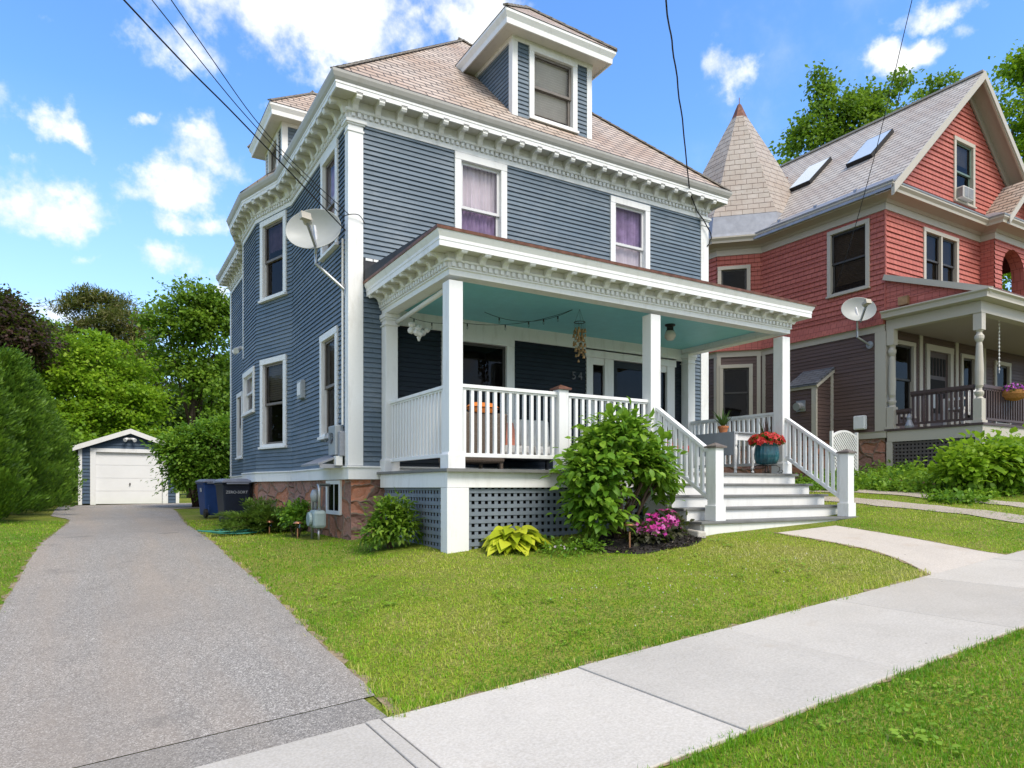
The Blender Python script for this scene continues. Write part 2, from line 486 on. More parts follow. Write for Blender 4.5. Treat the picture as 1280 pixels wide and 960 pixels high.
def strip(name, ys, fl, fr, lift, mat, nx=14):
    V = []; F = []
    for j, y in enumerate(ys):
        for i in range(nx+1):
            x = fl(y)+(fr(y)-fl(y))*i/nx
            V.append((x, y, gz(x, y)+lift))
    for j in range(len(ys)-1):
        for i in range(nx):
            a = j*(nx+1)+i; b = a+nx+1
            F += [(a, a+1, b+1), (a, b+1, b)]
    return np_mesh(name, V, F, mat, smooth=True)

def asphalt(name, base, speck, tone, cracks=0):
    t = NT(name); t.set(.9, 0, .25)
    v = t.coord('Object')
    def cells(sc):
        vo = t.add('ShaderNodeTexVoronoi'); vo.inputs['Scale'].default_value = sc; t.link(v, vo.inputs['Vector'])
        q = t.add('ShaderNodeSeparateXYZ'); t.link(vo.outputs['Color'], q.inputs[0]); return q.outputs['X']
    c1, c2 = cells(150), cells(62)
    grain = t.ramp(c1, [(0., C3(base, .50)), (.45, base), (.8, C3(base, 1.3)), (1., speck)])
    grain = t.mix(t.math('MULTIPLY', t.ramp(c2, [(.80, 0.), (.95, 1.)]), .22), grain, speck)
    big = t.noise(v, .45, 7, .72); mid = t.noise(v, 3.5, 6, .72); lanes = t.noise(t.coord('Object', (1.1, .10, 1)), 1.4, 4, .6)
    c = t.mix(t.math('MULTIPLY', t.ramp(lanes, [(.40, 0.), (.62, 1.)]), .75), grain, t.mix(.55, grain, tone))
    c = t.mix(t.math('MULTIPLY', t.ramp(big, [(.42, 0.), (.70, 1.)]), .5), c, C3(base, .80))
    c = t.mix(t.math('MULTIPLY', t.ramp(mid, [(.55, 0.), (.78, 1.)]), .14), c, C3(base, 1.2))
    st = t.noise(v, 1.3, 5, .62)
    c = t.mix(t.math('MULTIPLY', t.ramp(st, [(.60, 0.), (.72, 1.)]), .5), c, C3(base, .55))
    t.color(c)
    t.bump(t.math('ADD', t.math('MULTIPLY', c1, .5), mid), .45, .006)
    return t.mat
M['asphalt'] = asphalt('worn_asphalt', (.235,.217,.197), (.58,.55,.50), (.33,.265,.205))
M['asphalt_new'] = asphalt('darker_asphalt', (.21,.196,.18), (.46,.43,.39), (.27,.23,.185))
M['street'] = asphalt('street_asphalt', (.07,.07,.072), (.15,.15,.15), (.09,.085,.08))

ys = list(np.arange(4.434, 30.2, .25))
rr = lambda y: float(drvR(y))+.025*math.sin(y*4.1)*.12+.010*math.sin(y*1.7+1)+.008*math.sin(y*11)
ll = lambda y: float(drvL(y))+.025*math.sin(y*3.3)*.12+.010*math.sin(y*1.3+2)+.008*math.sin(y*9)
np_obj('driveway', strip('driveway', ys, ll, rr, .012, M['asphalt']), kind='structure')
np_obj('driveway_apron', strip('driveway_apron', [4.045, 4.15, 4.3, 4.428], lambda y: -1.05, lambda y: 1.52-.1*(y-4.2), .010, M['asphalt_new']), kind='structure')
# apron in front of the garage, to the right behind the lilac
np_obj('parking_pad', strip('parking_pad', list(np.arange(24.6, 30.2, .4)), lambda y: float(drvR(y))-.02, lambda y: 4.6, .014, M['asphalt']), kind='structure')
np_obj('road', strip('road', [-9, -6, -3, -1, .3], lambda y: -60, lambda y: 60, .006, M['street'], 40), kind='structure')

def concrete(name, c, scale=1.0):
    t = NT(name); t.set(.85, 0, .25)
    v = t.coord('Object')
    big = t.noise(v, .8*scale, 6, .68); fine = t.noise(v, 60, 5, .7); mid = t.noise(t.coord('Object', (1, 5, 1)), 4, 5, .7)
    a = t.ramp(big, [(.3, C3(c, .86)), (.7, C3(c, 1.07))])
    a = t.mix(t.math('MULTIPLY', t.ramp(mid, [(.55, 0.), (.8, 1.)]), .3), a, C3(c, .72))
    a = t.mix(.12, a, t.ramp(fine, [(.35, 0.), (.65, 1.)]))
    stain = t.noise(v, 2.1, 3, .5)
    a = t.mix(t.math('MULTIPLY', t.ramp(stain, [(.64, 0.), (.76, 1.)]), .4), a, (c[0]*.78, c[1]*.68, c[2]*.58))
    vo = t.add('ShaderNodeTexVoronoi'); vo.inputs['Scale'].default_value = 2.6; t.link(v, vo.inputs['Vector'])
    sp = t.ramp(vo.outputs['Distance'], [(.020, 1.), (.032, 0.)])
    a = t.mix(t.math('MULTIPLY', sp, .7), a, (.06,.05,.04))
    gi = t.add('ShaderNodeNewGeometry'); isl = t.ramp(gi.outputs['Random Per Island'], [(0., .90), (1., 1.06)])
    a = t.mix(1.0, a, isl, 'MULTIPLY')
    wide = t.noise(v, .35, 4, .6); a = t.mix(t.math('MULTIPLY', t.ramp(wide, [(.5, 0.), (.75, 1.)]), .35), a, (c[0]*.80, c[1]*.76, c[2]*.70))
    t.color(a); t.bump(t.math('ADD', fine, mid), .22, .006)
    return t.mat
M['concrete'] = concrete('pale_concrete', (.49,.45,.39))
M['concrete_walk'] = concrete('pinkish_concrete', (.50,.44,.37))
M['joint'] = simple('joint_dirt', (.10,.085,.06), .95, .3, 30)

sw = MB()
edges = [1.38-1.5*k for k in range(20, 0, -1)]+[1.38]+[1.48+1.485*k for k in range(0, 22)]
for a, b in zip(edges, edges[1:]):
    gap = .006 if b-a > .3 else .012
    if b-a < .2:                                    # narrow tooled strip at the drive
        a2, b2 = a+.002, b-.010
    else: a2, b2 = a+gap/2, b-gap/2
    o = R.uniform(-.003, .004)
    z = lambda x, y: gz(x, y)+.022+o
    t0, t1 = SW0, SW1
    sw.hexa([(a2,t0,z(a2,t0)-.12),(b2,t0,z(b2,t0)-.12),(b2,t1,z(b2,t1)-.12),(a2,t1,z(a2,t1)-.12),
             (a2,t0,z(a2,t0)),(b2,t0,z(b2,t0)),(b2,t1,z(b2,t1)),(a2,t1,z(a2,t1))])
sw.build('sidewalk', M['concrete'], kind='structure', bevel=.007)
np_obj('sidewalk_joint_bed', strip('sidewalk_joint_bed', [SW0, SW1], lambda y: -28, lambda y: 33, .008, M['joint'], 120), kind='structure')
wk = strip('entry_walk', [4.052, 4.2, 4.4, 4.7, 5.0, 5.4, 5.8, 6.13], lambda y: float(walkL(y)), lambda y: float(walkR(y)), .009, M['concrete_walk'])
np_obj('entry_walk', wk, kind='structure')
kb = MB()
for k in range(-14, 20):
    x0, x1 = k*2.0+.004, k*2.0+1.996
    zz = lambda x: -1.55+.08*max(-8, min(24, x))
    kb.hexa([(x0,.42,zz(x0)-.3),(x1,.42,zz(x1)-.3),(x1,.60,zz(x1)-.3),(x0,.60,zz(x0)-.3),(x0,.43,zz(x0)+.015),(x1,.43,zz(x1)+.015),(x1,.60,zz(x1)+.015),(x0,.60,zz(x0)+.015)])
kb.build('kerb', M['concrete'], kind='structure', bevel=.015)
# two gravel wheel tracks between the houses
grm = asphalt('gravel', (.36,.31,.25), (.6,.55,.48), (.30,.25,.19))
for nm, off, w in (('gravel_track', 0, .30), ('gravel_track', 1.25, .24)):
    c = lambda y: 11.45+(7-y)*.13+off
    np_obj(nm, strip(nm, list(np.arange(4.06, 22, .3)), lambda y: c(y)-w-.05*math.sin(y*3.1)-.04*math.sin(y*7.7), lambda y: c(y)+w+.05*math.sin(y*2.7)+.04*math.sin(y*8.3), .012, grm, 4), kind='structure')
# mulch bed round the bush
mv = [(5.98, 6.80, gz(5.98, 6.80)+.05)]; mf = []
NM = 48
for ring, (k, lift) in enumerate(((.55, .05), (.9, .025), (1.04, .004))):
    for i in range(NM):
        a = 2*PI*i/NM; q = k*(1+.05*math.sin(5*a)+.04*math.sin(9*a+1))
        x = 5.98+.88*q*math.cos(a); y = 6.80+.62*q*math.sin(a)
        mv.append((x, y, gz(x, y)+lift+R.uniform(-.008, .008)))
for i in range(NM):
    j = (i+1) % NM
    mf.append((0, 1+i, 1+j))
    for r_ in range(2):
        a = 1+r_*NM
        mf += [(a+i, a+NM+i, a+NM+j), (a+i, a+NM+j, a+j)]
np_obj('mulch_bed', np_mesh('mulch_bed', mv, mf, M['mulch'], smooth=True), kind='structure')

# bare, straw coloured soil where the lawn meets the paving
V = []; F = []
def edge_strip(pts, w):
    b = len(V)
    for i, (x, y, nx, ny) in enumerate(pts):
        a = w*(.6+.5*math.sin(i*.9)+.4*math.sin(i*2.3+1)); a = max(.008, a)
        V.append((x, y, gz(x, y)+.012)); V.append((x+nx*a, y+ny*a, gz(x+nx*a, y+ny*a)+.0065))
    for i in range(len(pts)-1):
        q = b+2*i; F.append((q, q+1, q+3)); F.append((q, q+3, q+2))
edge_strip([(x, SW1-.01, 0, 1) for x in np.arange(1.55, 7.6, .07)], .06)
edge_strip([(x, SW1-.01, 0, 1) for x in np.arange(9.3, 24, .12)], .05)
edge_strip([(x, SW0+.01, 0, -1) for x in np.arange(1.0, 14, .09)], .03)
edge_strip([(float(drvR(y))-.01, y, 1, 0) for y in np.arange(4.1, 24, .08)], .075)
edge_strip([(float(drvL(y))+.01, y, -1, 0) for y in np.arange(4.5, 20.4, .08)], .06)
edge_strip([(float(walkL(y))+.01, y, -1, 0) for y in np.arange(4.06, 6.2, .05)], .05)
edge_strip([(float(walkR(y))-.01, y, 1, 0) for y in np.arange(4.06, 6.2, .05)], .05)
np_obj('path_edge_soil', np_mesh('path_edge_soil', V, F, M['soil']), kind='structure')
# ------------------------------------------------------------------ building pieces
def clap(mb, fr, u0, u1, z0, z1, expo, dep, ops=(), clip=None, jit=.002):
    n = int(math.ceil((z1-z0)/expo-1e-6))
    for k in range(n):
        zb = z0+k*expo; zt = min(zb+expo, z1); d0 = dep+R.uniform(-jit, jit)
        segs = [(u0, u1, zb, zt)]
        for (a, b, c, d) in ops:
            out = []
            for (s0, s1, y0, y1) in segs:
                if y1 <= c or y0 >= d or s1 <= a or s0 >= b: out.append((s0, s1, y0, y1)); continue
                if s0 < a: out.append((s0, a, y0, y1))
                if s1 > b: out.append((b, s1, y0, y1))
                if y0 < c-1e-4: out.append((max(s0,a), min(s1,b), y0, c))
                if y1 > d+1e-4: out.append((max(s0,a), min(s1,b), d, y1))
            segs = out
        for (s0, s1, y0, y1) in segs:
            fd = lambda z: max(.001, d0*(1-(z-zb)/expo))
            a0, b0, a1, b1 = s0, s1, s0, s1
            if clip:
                ca, cb = clip(y0); da, db = clip(y1)
                a0, b0, a1, b1 = max(s0,ca), min(s1,cb), max(s0,da), min(s1,db)
                if b0-a0 < .005: continue
                if b1 < a1: a1 = b1 = (a1+b1)/2
            mb.poly([fr(a0,fd(y0),y0), fr(b0,fd(y0),y0), fr(b1,fd(y1),y1), fr(a1,fd(y1),y1)])
            mb.poly([fr(a0,fd(y0),y0), fr(b0,fd(y0),y0), fr(b0,-.002,y0), fr(a0,-.002,y0)])

def window(parent, fr, u0, u1, z0, z1, cas, sash, cw=.11, proud=.042, kind='blind', meet=.5, glass=None, sill=True, label=None, sw=.05, screen=False, bh=.4, lights=1):
    """double-hung window: casing, sill, sashes, panes, something dim behind"""
    mb = MB()
    mb.fbox(fr, u0, u0+cw, -.02, proud, z0, z1-cw)
    mb.fbox(fr, u1-cw, u1, -.02, proud, z0, z1-cw)
    mb.fbox(fr, u0, u1, -.02, proud+.004, z1-cw, z1)
    mb.fbox(fr, u0+cw, u1-cw, -.02, proud-.012, z0, z0+.05)
    # jamb linings
    for a, b in ((u0+cw-.018, u0+cw-.001), (u1-cw+.001, u1-cw+.018)): mb.fbox(fr, a, b, -.13, -.021, z0+.05, z1-cw)
    mb.fbox(fr, u0+cw, u1-cw, -.13, -.021, z1-cw+.001, z1-cw+.018)
    w = mb.build('window', cas, parent, label=label, bevel=.004)
    if sill:
        sb = MB(); sb.fbox(fr, u0-.015, u1+.015, -.01, proud+.035, z0-.045, z0-.001)
        sb.build('sill', cas, w, bevel=.004)
    a, b = u0+cw, u1-cw; c, d = z0+.05, z1-cw; zm = c+(d-c)*meet
    sm = MB(); gm = MB()
    for k in range(lights):
        a2 = a+(b-a)*k/lights+(.03 if k else 0); b2 = a+(b-a)*(k+1)/lights-(.03 if k < lights-1 else 0)
        for (lo, hi, n0) in ((zm-.02, d, -.045), (c, zm+.02, -.080)):
            sm.fbox(fr, a2, a2+sw, n0, n0+.03, lo, hi); sm.fbox(fr, b2-sw, b2, n0, n0+.03, lo, hi)
            sm.fbox(fr, a2+sw, b2-sw, n0, n0+.028, hi-sw*.9, hi); sm.fbox(fr, a2+sw, b2-sw, n0, n0+.028, lo, lo+sw*.9)
            pn = [fr(a2+sw-.004,n0+.014,lo+.02), fr(b2-sw+.004,n0+.014,lo+.02), fr(b2-sw+.004,n0+.014,hi-.02), fr(a2+sw-.004,n0+.014,hi-.02)]
            gm.poly(pn if (pn[1]-pn[0]).cross(pn[3]-pn[0]).dot(fr.n) > 0 else pn[::-1])
        if k:
            sm2 = MB(); sm2.fbox(fr, a2-.062, a2+.002, -.03, proud-.004, c, d); sm2.build('mullion', cas, w)
    sm.build('sash', sash, w)
    gm.build('glass', glass or M['glass'], w)
    dk = MB(); e = -.7
    dk.poly([fr(a,e,c), fr(b,e,c), fr(b,e,d), fr(a,e,d)])
    for (p, q) in (((a,c),(b,c)), ((b,c),(b,d)), ((b,d),(a,d)), ((a,d),(a,c))):
        dk.poly([fr(p[0],-.125,p[1]), fr(q[0],-.125,q[1]), fr(q[0],e,q[1]), fr(p[0],e,p[1])])
    dk.build('dim_room', M['dim'], w)
    if kind in ('blind', 'tan_blind'):
        bm_ = MB(); zz = d-bh*(d-c); n = int((d-zz)/.045)
        for i in range(n):
            z = d-(i+.5)*.045
            bm_.hexa([fr(a+.02,-.125,z-.02), fr(b-.02,-.125,z-.02), fr(b-.02,-.10,z+.012), fr(a+.02,-.10,z+.012),
                      fr(a+.02,-.127,z-.017), fr(b-.02,-.127,z-.017), fr(b-.02,-.102,z+.015), fr(a+.02,-.102,z+.015)])
        bm_.build('blind', M[kind], w)
    elif kind:
        cm = MB(); mats = kind if isinstance(kind, (list, tuple)) else [kind]
        n = 30; zz = d-bh*(d-c)
        for i in range(n):
            ua = a+(b-a)*i/n; ub = a+(b-a)*(i+1)/n
            na = -.125+.022*math.sin(i*2.1)+.008*math.sin(i*.7); nb = -.125+.022*math.sin((i+1)*2.1)+.008*math.sin((i+1)*.7)
            if len(mats) == 2:
                zq = zz+(d-zz)*.55
                cm.cur = 0; cm.poly([fr(ua,na,zz), fr(ub,nb,zz), fr(ub,nb,zq), fr(ua,na,zq)])
                cm.cur = 1; cm.poly([fr(ua,na,zq), fr(ub,nb,zq), fr(ub,nb,d), fr(ua,na,d)])
            else: cm.poly([fr(ua,na,zz), fr(ub,nb,zz), fr(ub,nb,d), fr(ua,na,d)])
        cm.build('curtain', [M[m] for m in mats], w, smooth=False)
    if screen:
        s2 = MB(); s2.poly([fr(a+.02,-.03,c), fr(b-.02,-.03,c), fr(b-.02,-.03,zm), fr(a+.02,-.03,zm)])
        s2.build('insect_screen', M['screen'], w)
    return (u0+.05, u1-.05, z0+.02, z1-.05)

def bracket_mesh(L, H, W, mat, name='bracket'):
    """scrolled eave bracket; local: n along -Y (outwards), centred in x, top at z 0"""
    pr = [(0,0),(L,0),(L,-.055*H/.18),(L*.93,-.085*H/.18),(L*.78,-.075*H/.18),(L*.62,-.055*H/.18),(L*.45,-.065*H/.18),(L*.33,-.10*H/.18),(L*.28,-.145*H/.18),(L*.2,-H),(0,-H)]
    b = MB(); b.extr([(-W/2, -n, z) for n, z in pr], (W, 0, 0))
    b.box(-W/2-.008, W/2+.008, -L-.006, -L*.72, -.022, -.001)
    return b.mesh(name, mat)

def run_along(p, q, n_out, spacing, inset):
    """evenly spaced points on a wall segment and the z rotation that turns -Y to the outward normal"""
    p = Vector(p); q = Vector(q); L = (q-p).length; k = max(1, round((L-2*inset)/spacing))
    rz = math.atan2(n_out[1], n_out[0])+PI/2
    return [(p+(q-p)*((inset+(L-2*inset)*i/k)/L), rz) for i in range(k+1)]

def dentils(mb, p, q, n_out, z0, z1, spacing=.09, w=.05, dep=.035, n0=.02):
    p = Vector((p[0], p[1], 0)); q = Vector((q[0], q[1], 0)); fr = Fr(p, q-p, (n_out[0], n_out[1], 0)); L = (q-p).length
    k = int(L/spacing)
    for i in range(k):
        u = (i+.5)*L/k
        mb.fbox(fr, u-w/2, u+w/2, n0, n0+dep, z0, z1)

def out_normal(p, q):
    d = (Vector((q[0], q[1]))-Vector((p[0], p[1]))).normalized(); return (-d.y, d.x)

def lattice(mb, fr, u0, u1, z0, z1, step=.095, w=.05, t=.008):
    """flat square lattice: uprights behind, rails in front"""
    u = u0
    while u < u1:
        mb.fbox(fr, u, min(u+w, u1), -t, 0, z0, z1); u += step
    z = z0
    while z < z1:
        mb.fbox(fr, u0, u1, .001, t+.001, z, min(z+w, z1)); z += step

def stone_material(name):
    t = NT(name); t.set(.9, 0, .2)
    u = t.coord('UV'); nn = t.add('ShaderNodeTexNoise'); nn.inputs['Scale'].default_value = 2.6; nn.inputs['Detail'].default_value = 6
    t.link(u, nn.inputs['Vector']); sc = t.add('ShaderNodeVectorMath', operation='SCALE'); sc.inputs['Scale'].default_value = .34; t.link(nn.outputs['Color'], sc.inputs[0])
    ad = t.add('ShaderNodeVectorMath', operation='ADD'); t.link(u, ad.inputs[0]); t.link(sc.outputs[0], ad.inputs[1])
    vo = t.add('ShaderNodeTexVoronoi', feature='F1'); vo.inputs['Scale'].default_value = 1; ve = t.add('ShaderNodeTexVoronoi', feature='DISTANCE_TO_EDGE'); ve.inputs['Scale'].default_value = 1
    mp = t.add('ShaderNodeMapping'); mp.inputs['Scale'].default_value = (2.7, 4.0, 1); t.link(ad.outputs[0], mp.inputs['Vector'])
    for x in (vo, ve): t.link(mp.outputs[0], x.inputs['Vector']); x.inputs['Randomness'].default_value = .8
    s = t.add('ShaderNodeSeparateXYZ'); t.link(vo.outputs['Color'], s.inputs[0])
    stone = t.ramp(s.outputs['X'], [(0., (.20,.10,.085)), (.3, (.34,.165,.12)), (.5, (.52,.18,.085)), (.72, (.26,.13,.115)), (1., (.46,.25,.18))])
    rough = t.noise(u, 16, 6, .75)
    stone = t.mix(t.ramp(rough, [(.35, 0.), (.75, .6)]), stone, (.52,.36,.28))
    m = t.ramp(ve.outputs['Distance'], [(.012, .9), (.05, 0.)])
    t.color(t.mix(m, stone, (.27,.22,.175)))
    h = t.math('ADD', t.ramp(ve.outputs['Distance'], [(.02, 0.), (.16, 1.)]), t.math('MULTIPLY', rough, .8))
    t.bump(h, 1.0, .05)
    return t.mat
M['stone'] = stone_material('red_sandstone')
# ------------------------------------------------------------------ the blue house
BH = thing('blue_house', (6.9, 15.4, -.7), 'slate blue clapboard house with white bracketed cornice, hipped roof and wide front porch', 'house')
YW, XL, XR, YB = 10.068, 3.192, 10.606, 20.8
PATH = [(XR,YW),(XL,YW),(XL,13.6),(2.786,14.95),(2.786,16.45),(XL,17.8),(XL,YB),(XR,YB)]
fF = Fr((0,YW,0),(1,0,0),(0,-1,0))            # front wall, u = X
fL = Fr((XL,0,0),(0,1,0),(-1,0,0))            # left wall, u = Y
ZT = 5.46
W, SASH = M['white'], M['sash']
# --- windows first (they return the openings)
of = []
of.append(window(BH, fF, 4.912, 5.884, 3.78, 5.425, W, M['sash_white'], cw=.115, kind=['purple','pale_curtain'], bh=1.0, glass=M['glass_clear']))
of.append(window(BH, fF, 8.10, 9.06, 3.78, 5.40, W, M['sash_white'], cw=.115, kind=['pale_curtain','purple'], bh=1.0, glass=M['glass_clear']))
op = []
op.append(window(BH, fF, 4.68, 6.03, .72, 2.53, W, M['sash_dark'], cw=.15, kind=None, meet=.02))
ol = []
ol.append(window(BH, fL, 10.59, 11.56, .84, 2.52, W, SASH, kind='blind', bh=.45))
ol.append(window(BH, fL, 10.58, 11.50, 3.80, 5.41, W, SASH, kind=['pale_curtain','purple'], bh=.75, glass=M['glass_clear']))
pb, qb = Vector((XL,13.6,0)), Vector((2.786,14.95,0))
nb = out_normal(pb, qb)
fB = Fr(pb, qb-pb, (nb[0],nb[1],0)); LB = (qb-pb).length
obw = [window(BH, fB, .19, 1.21, .83, 2.60, W, SASH, kind='blind', bh=.45),
       window(BH, fB, .19, 1.21, 3.80, 5.40, W, SASH, kind='purple', bh=.35, glass=M['glass'])]
fO = Fr((2.786,0,0),(0,1,0),(-1,0,0))
oo = [window(BH, fO, 15.10, 16.36, 1.62, 2.54, W, M['sash_white'], kind='pale_curtain', bh=.5, glass=M['glass_clear'])]
oR = [window(BH, fL, 18.9, 19.7, .8, 2.5, W, SASH, kind=None)]
# --- clapboards
def cwall(fr, u0, u1, z0, z1, mat, ops=(), clip=None, expo=.0745, dep=.021, parent=BH, name='clapboard_wall'):
    m = MB(); clap(m, fr, u0, u1, z0, z1, expo, dep, ops, clip); return m.build(name, mat, parent)
cwall(fF, XL+.02, XR-.02, 3.012, ZT, M['blue'], of)
cwall(fF, XL+.02, 3.86, .33, 3.012, M['blue'])
door_op = [(7.60, 9.66, .2, 2.52)]
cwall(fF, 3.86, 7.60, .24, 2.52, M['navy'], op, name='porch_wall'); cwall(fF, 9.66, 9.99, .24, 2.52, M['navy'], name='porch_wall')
cwall(fF, 9.99, XR-.02, .33, 3.012, M['blue'])
cwall(fL, YW+.02, 13.6, .33, ZT, M['blue'], ol)
cwall(fB, 0, LB, .33, ZT, M['blue'], obw)
cwall(fO, 14.95, 16.45, .33, ZT, M['blue'], oo)
p5, q5 = Vector((2.786,16.45,0)), Vector((XL,17.8,0)); n5 = out_normal(p5, q5)
cwall(Fr(p5, q5-p5, (*n5,0)), 0, (q5-p5).length, .33, ZT, M['blue'])
cwall(fL, 17.8, YB, .33, ZT, M['blue'], oR)
plain = MB()
plain.poly([(XR-.02,YW+.02,-.8),(XR-.02,YB,-.8),(XR-.02,YB,ZT),(XR-.02,YW+.02,ZT)])
plain.poly([(XR-.02,YB,-.8),(XL,YB,-.8),(XL,YB,ZT),(XR-.02,YB,ZT)])
plain.build('rear_wall', M['blue'], BH)
# --- stone foundation, water table
fo = MB(); inset = [(-.02,-1.1),(.0,-1.1),(.0,.14),(-.02,.14)]
fo.sweep(PATH, [(-.30,-1.1),(-.03,-1.1),(-.03,.135),(-.30,.135)], closed=True)
fo.build('stone_foundation', M['stone'], BH)
wt = MB(); wt.sweep(PATH, [(-.05,.13),(.028,.13),(.028,.30),(.055,.305),(.055,.33),(-.05,.335)], closed=True)
wt.build('water_table', W, BH, bevel=.003)
# --- corner pilasters
def pilaster(x0, x1, y0, y1, z0=.335, z1=5.40):
    m = MB(); m.box(x0, x1, y0, y1, z0, z1)
    m.build('corner_board', W, BH, bevel=.004)
    c = MB()
    for k, (e, a, b) in enumerate(((.012,5.30,5.33),(.02,5.402,5.425),(.04,5.425,5.47))): c.box(x0-e, x1+e, y0-e, y1+e, a, b)
    c.build('pilaster_capital', W, BH, bevel=.003)
pilaster(XL-.032, XL+.20, YW-.032, YW+.13)
pilaster(XR-.18, XR+.03, YW-.032, YW+.1)
cb = MB(); cb.box(XL-.03, XL+.1, YB-.12, YB+.03, .335, 5.44); cb.build('corner_board', W, BH)
cb = MB(); cb.box(2.786-.022, 2.786+.03, 16.40, 16.47, 2.9, 5.44); cb.build('corner_board', W, BH)
# --- cornice: frieze, dentils, soffit, fascia and crown
co = MB()
co.sweep(PATH, [(-.04,5.44),(.024,5.44),(.024,5.515),(-.04,5.515)], closed=True)
co.sweep(PATH, [(-.04,5.518),(.018,5.518),(.018,5.585),(.06,5.59),(.07,5.625),(-.04,5.625)], closed=True)
co.sweep(PATH, [(-.04,5.628),(.03,5.628),(.03,5.76),(-.04,5.76)], closed=True)
for a, b in list(zip(PATH, PATH[1:]))[:6]: dentils(co, a, b, out_normal(a, b), 5.525, 5.584)
CORN = co.build('cornice', W, BH)
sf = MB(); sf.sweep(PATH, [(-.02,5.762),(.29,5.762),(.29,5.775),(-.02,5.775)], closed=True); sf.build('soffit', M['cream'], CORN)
fa = MB(); fa.sweep(PATH, [(.27,5.735),(.292,5.735),(.292,5.80),(.300,5.805),(.300,5.84),(.27,5.84)], closed=True)
fa.build('fascia', W, CORN)
gu = MB(); gu.sweep(PATH, [(.26,5.842),(.305,5.842),(.33,5.875),(.355,5.93),(.36,5.965),(.20,5.985),(.20,5.842)], closed=True)
gu.build('eave_gutter', M['gutter_paint'], CORN)
bme = bracket_mesh(.255, .18, .085, M['white_trim'])
for (a, b), sp in zip(list(zip(PATH, PATH[1:]))[:6], (.35,.35,.33,.33,.34,.35)):
    nn = out_normal(a, b)
    for pt, rz in run_along(a, b, nn, sp, .06):
        p = pt+Vector(nn)*.031
        place(bme, 'bracket', CORN, (p.x, p.y, 5.760), rz)
# --- main hipped roof (45 degrees) and its hip caps
ex0, ex1, ey0, ey1, ez = XL-.325, XR+.325, YW-.325, YB+.325, 5.968
hw = (ex1-ex0)/2; cx_ = (ex0+ex1)/2; rzz = ez+hw*.985
r0, r1 = (cx_, ey0+hw, rzz), (cx_, ey1-hw, rzz)
rf = MB(); A_, B_, C_, D_ = (ex0,ey0,ez),(ex1,ey0,ez),(ex1,ey1,ez),(ex0,ey1,ez)
rf.poly([A_,B_,r0]); rf.poly([B_,C_,r1,r0]); rf.poly([C_,D_,r1]); rf.poly([D_,A_,r0,r1])
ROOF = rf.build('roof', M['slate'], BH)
ed = MB(); ed.sweep([(XR,YW),(XL,YW),(XL,YB),(XR,YB)], [(.30,5.972),(.345,5.966),(.345,5.985),(.30,5.995)], closed=True); ed.build('roof_edge', M['membrane'], ROOF)
bayc = MB(); bo = [(XL,13.3),(2.43,14.82),(2.43,16.58),(XL,18.1)]
bayc.poly([(XL+.02,13.2,6.02+.28),(2.436,14.80,5.972),(2.436,16.6,5.972),(XL+.02,18.2,6.30)]); 
bayc.poly([(2.436,14.80,5.972),(XL+.02,13.2,6.30),(XL+.02,13.2,5.97)])
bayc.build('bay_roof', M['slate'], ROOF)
hp = MB()
for q, e in ((A_, r0), (B_, r0), (C_, r1), (D_, r1)):
    q = Vector(q); e = Vector(e); n = int((e-q).length/.22)
    for i in range(n):
        a = q+(e-q)*(i/n); b = q+(e-q)*((i+1.25)/n)
        hp.beam(a+Vector((0,0,.016)), b+Vector((0,0,.004)), .13, .022)
hp.beam(r0, r1, .14, .05)
hp.build('hip_cap', simple('lichen_hip_cap', (.27,.245,.215), .85, .35, 20), ROOF)

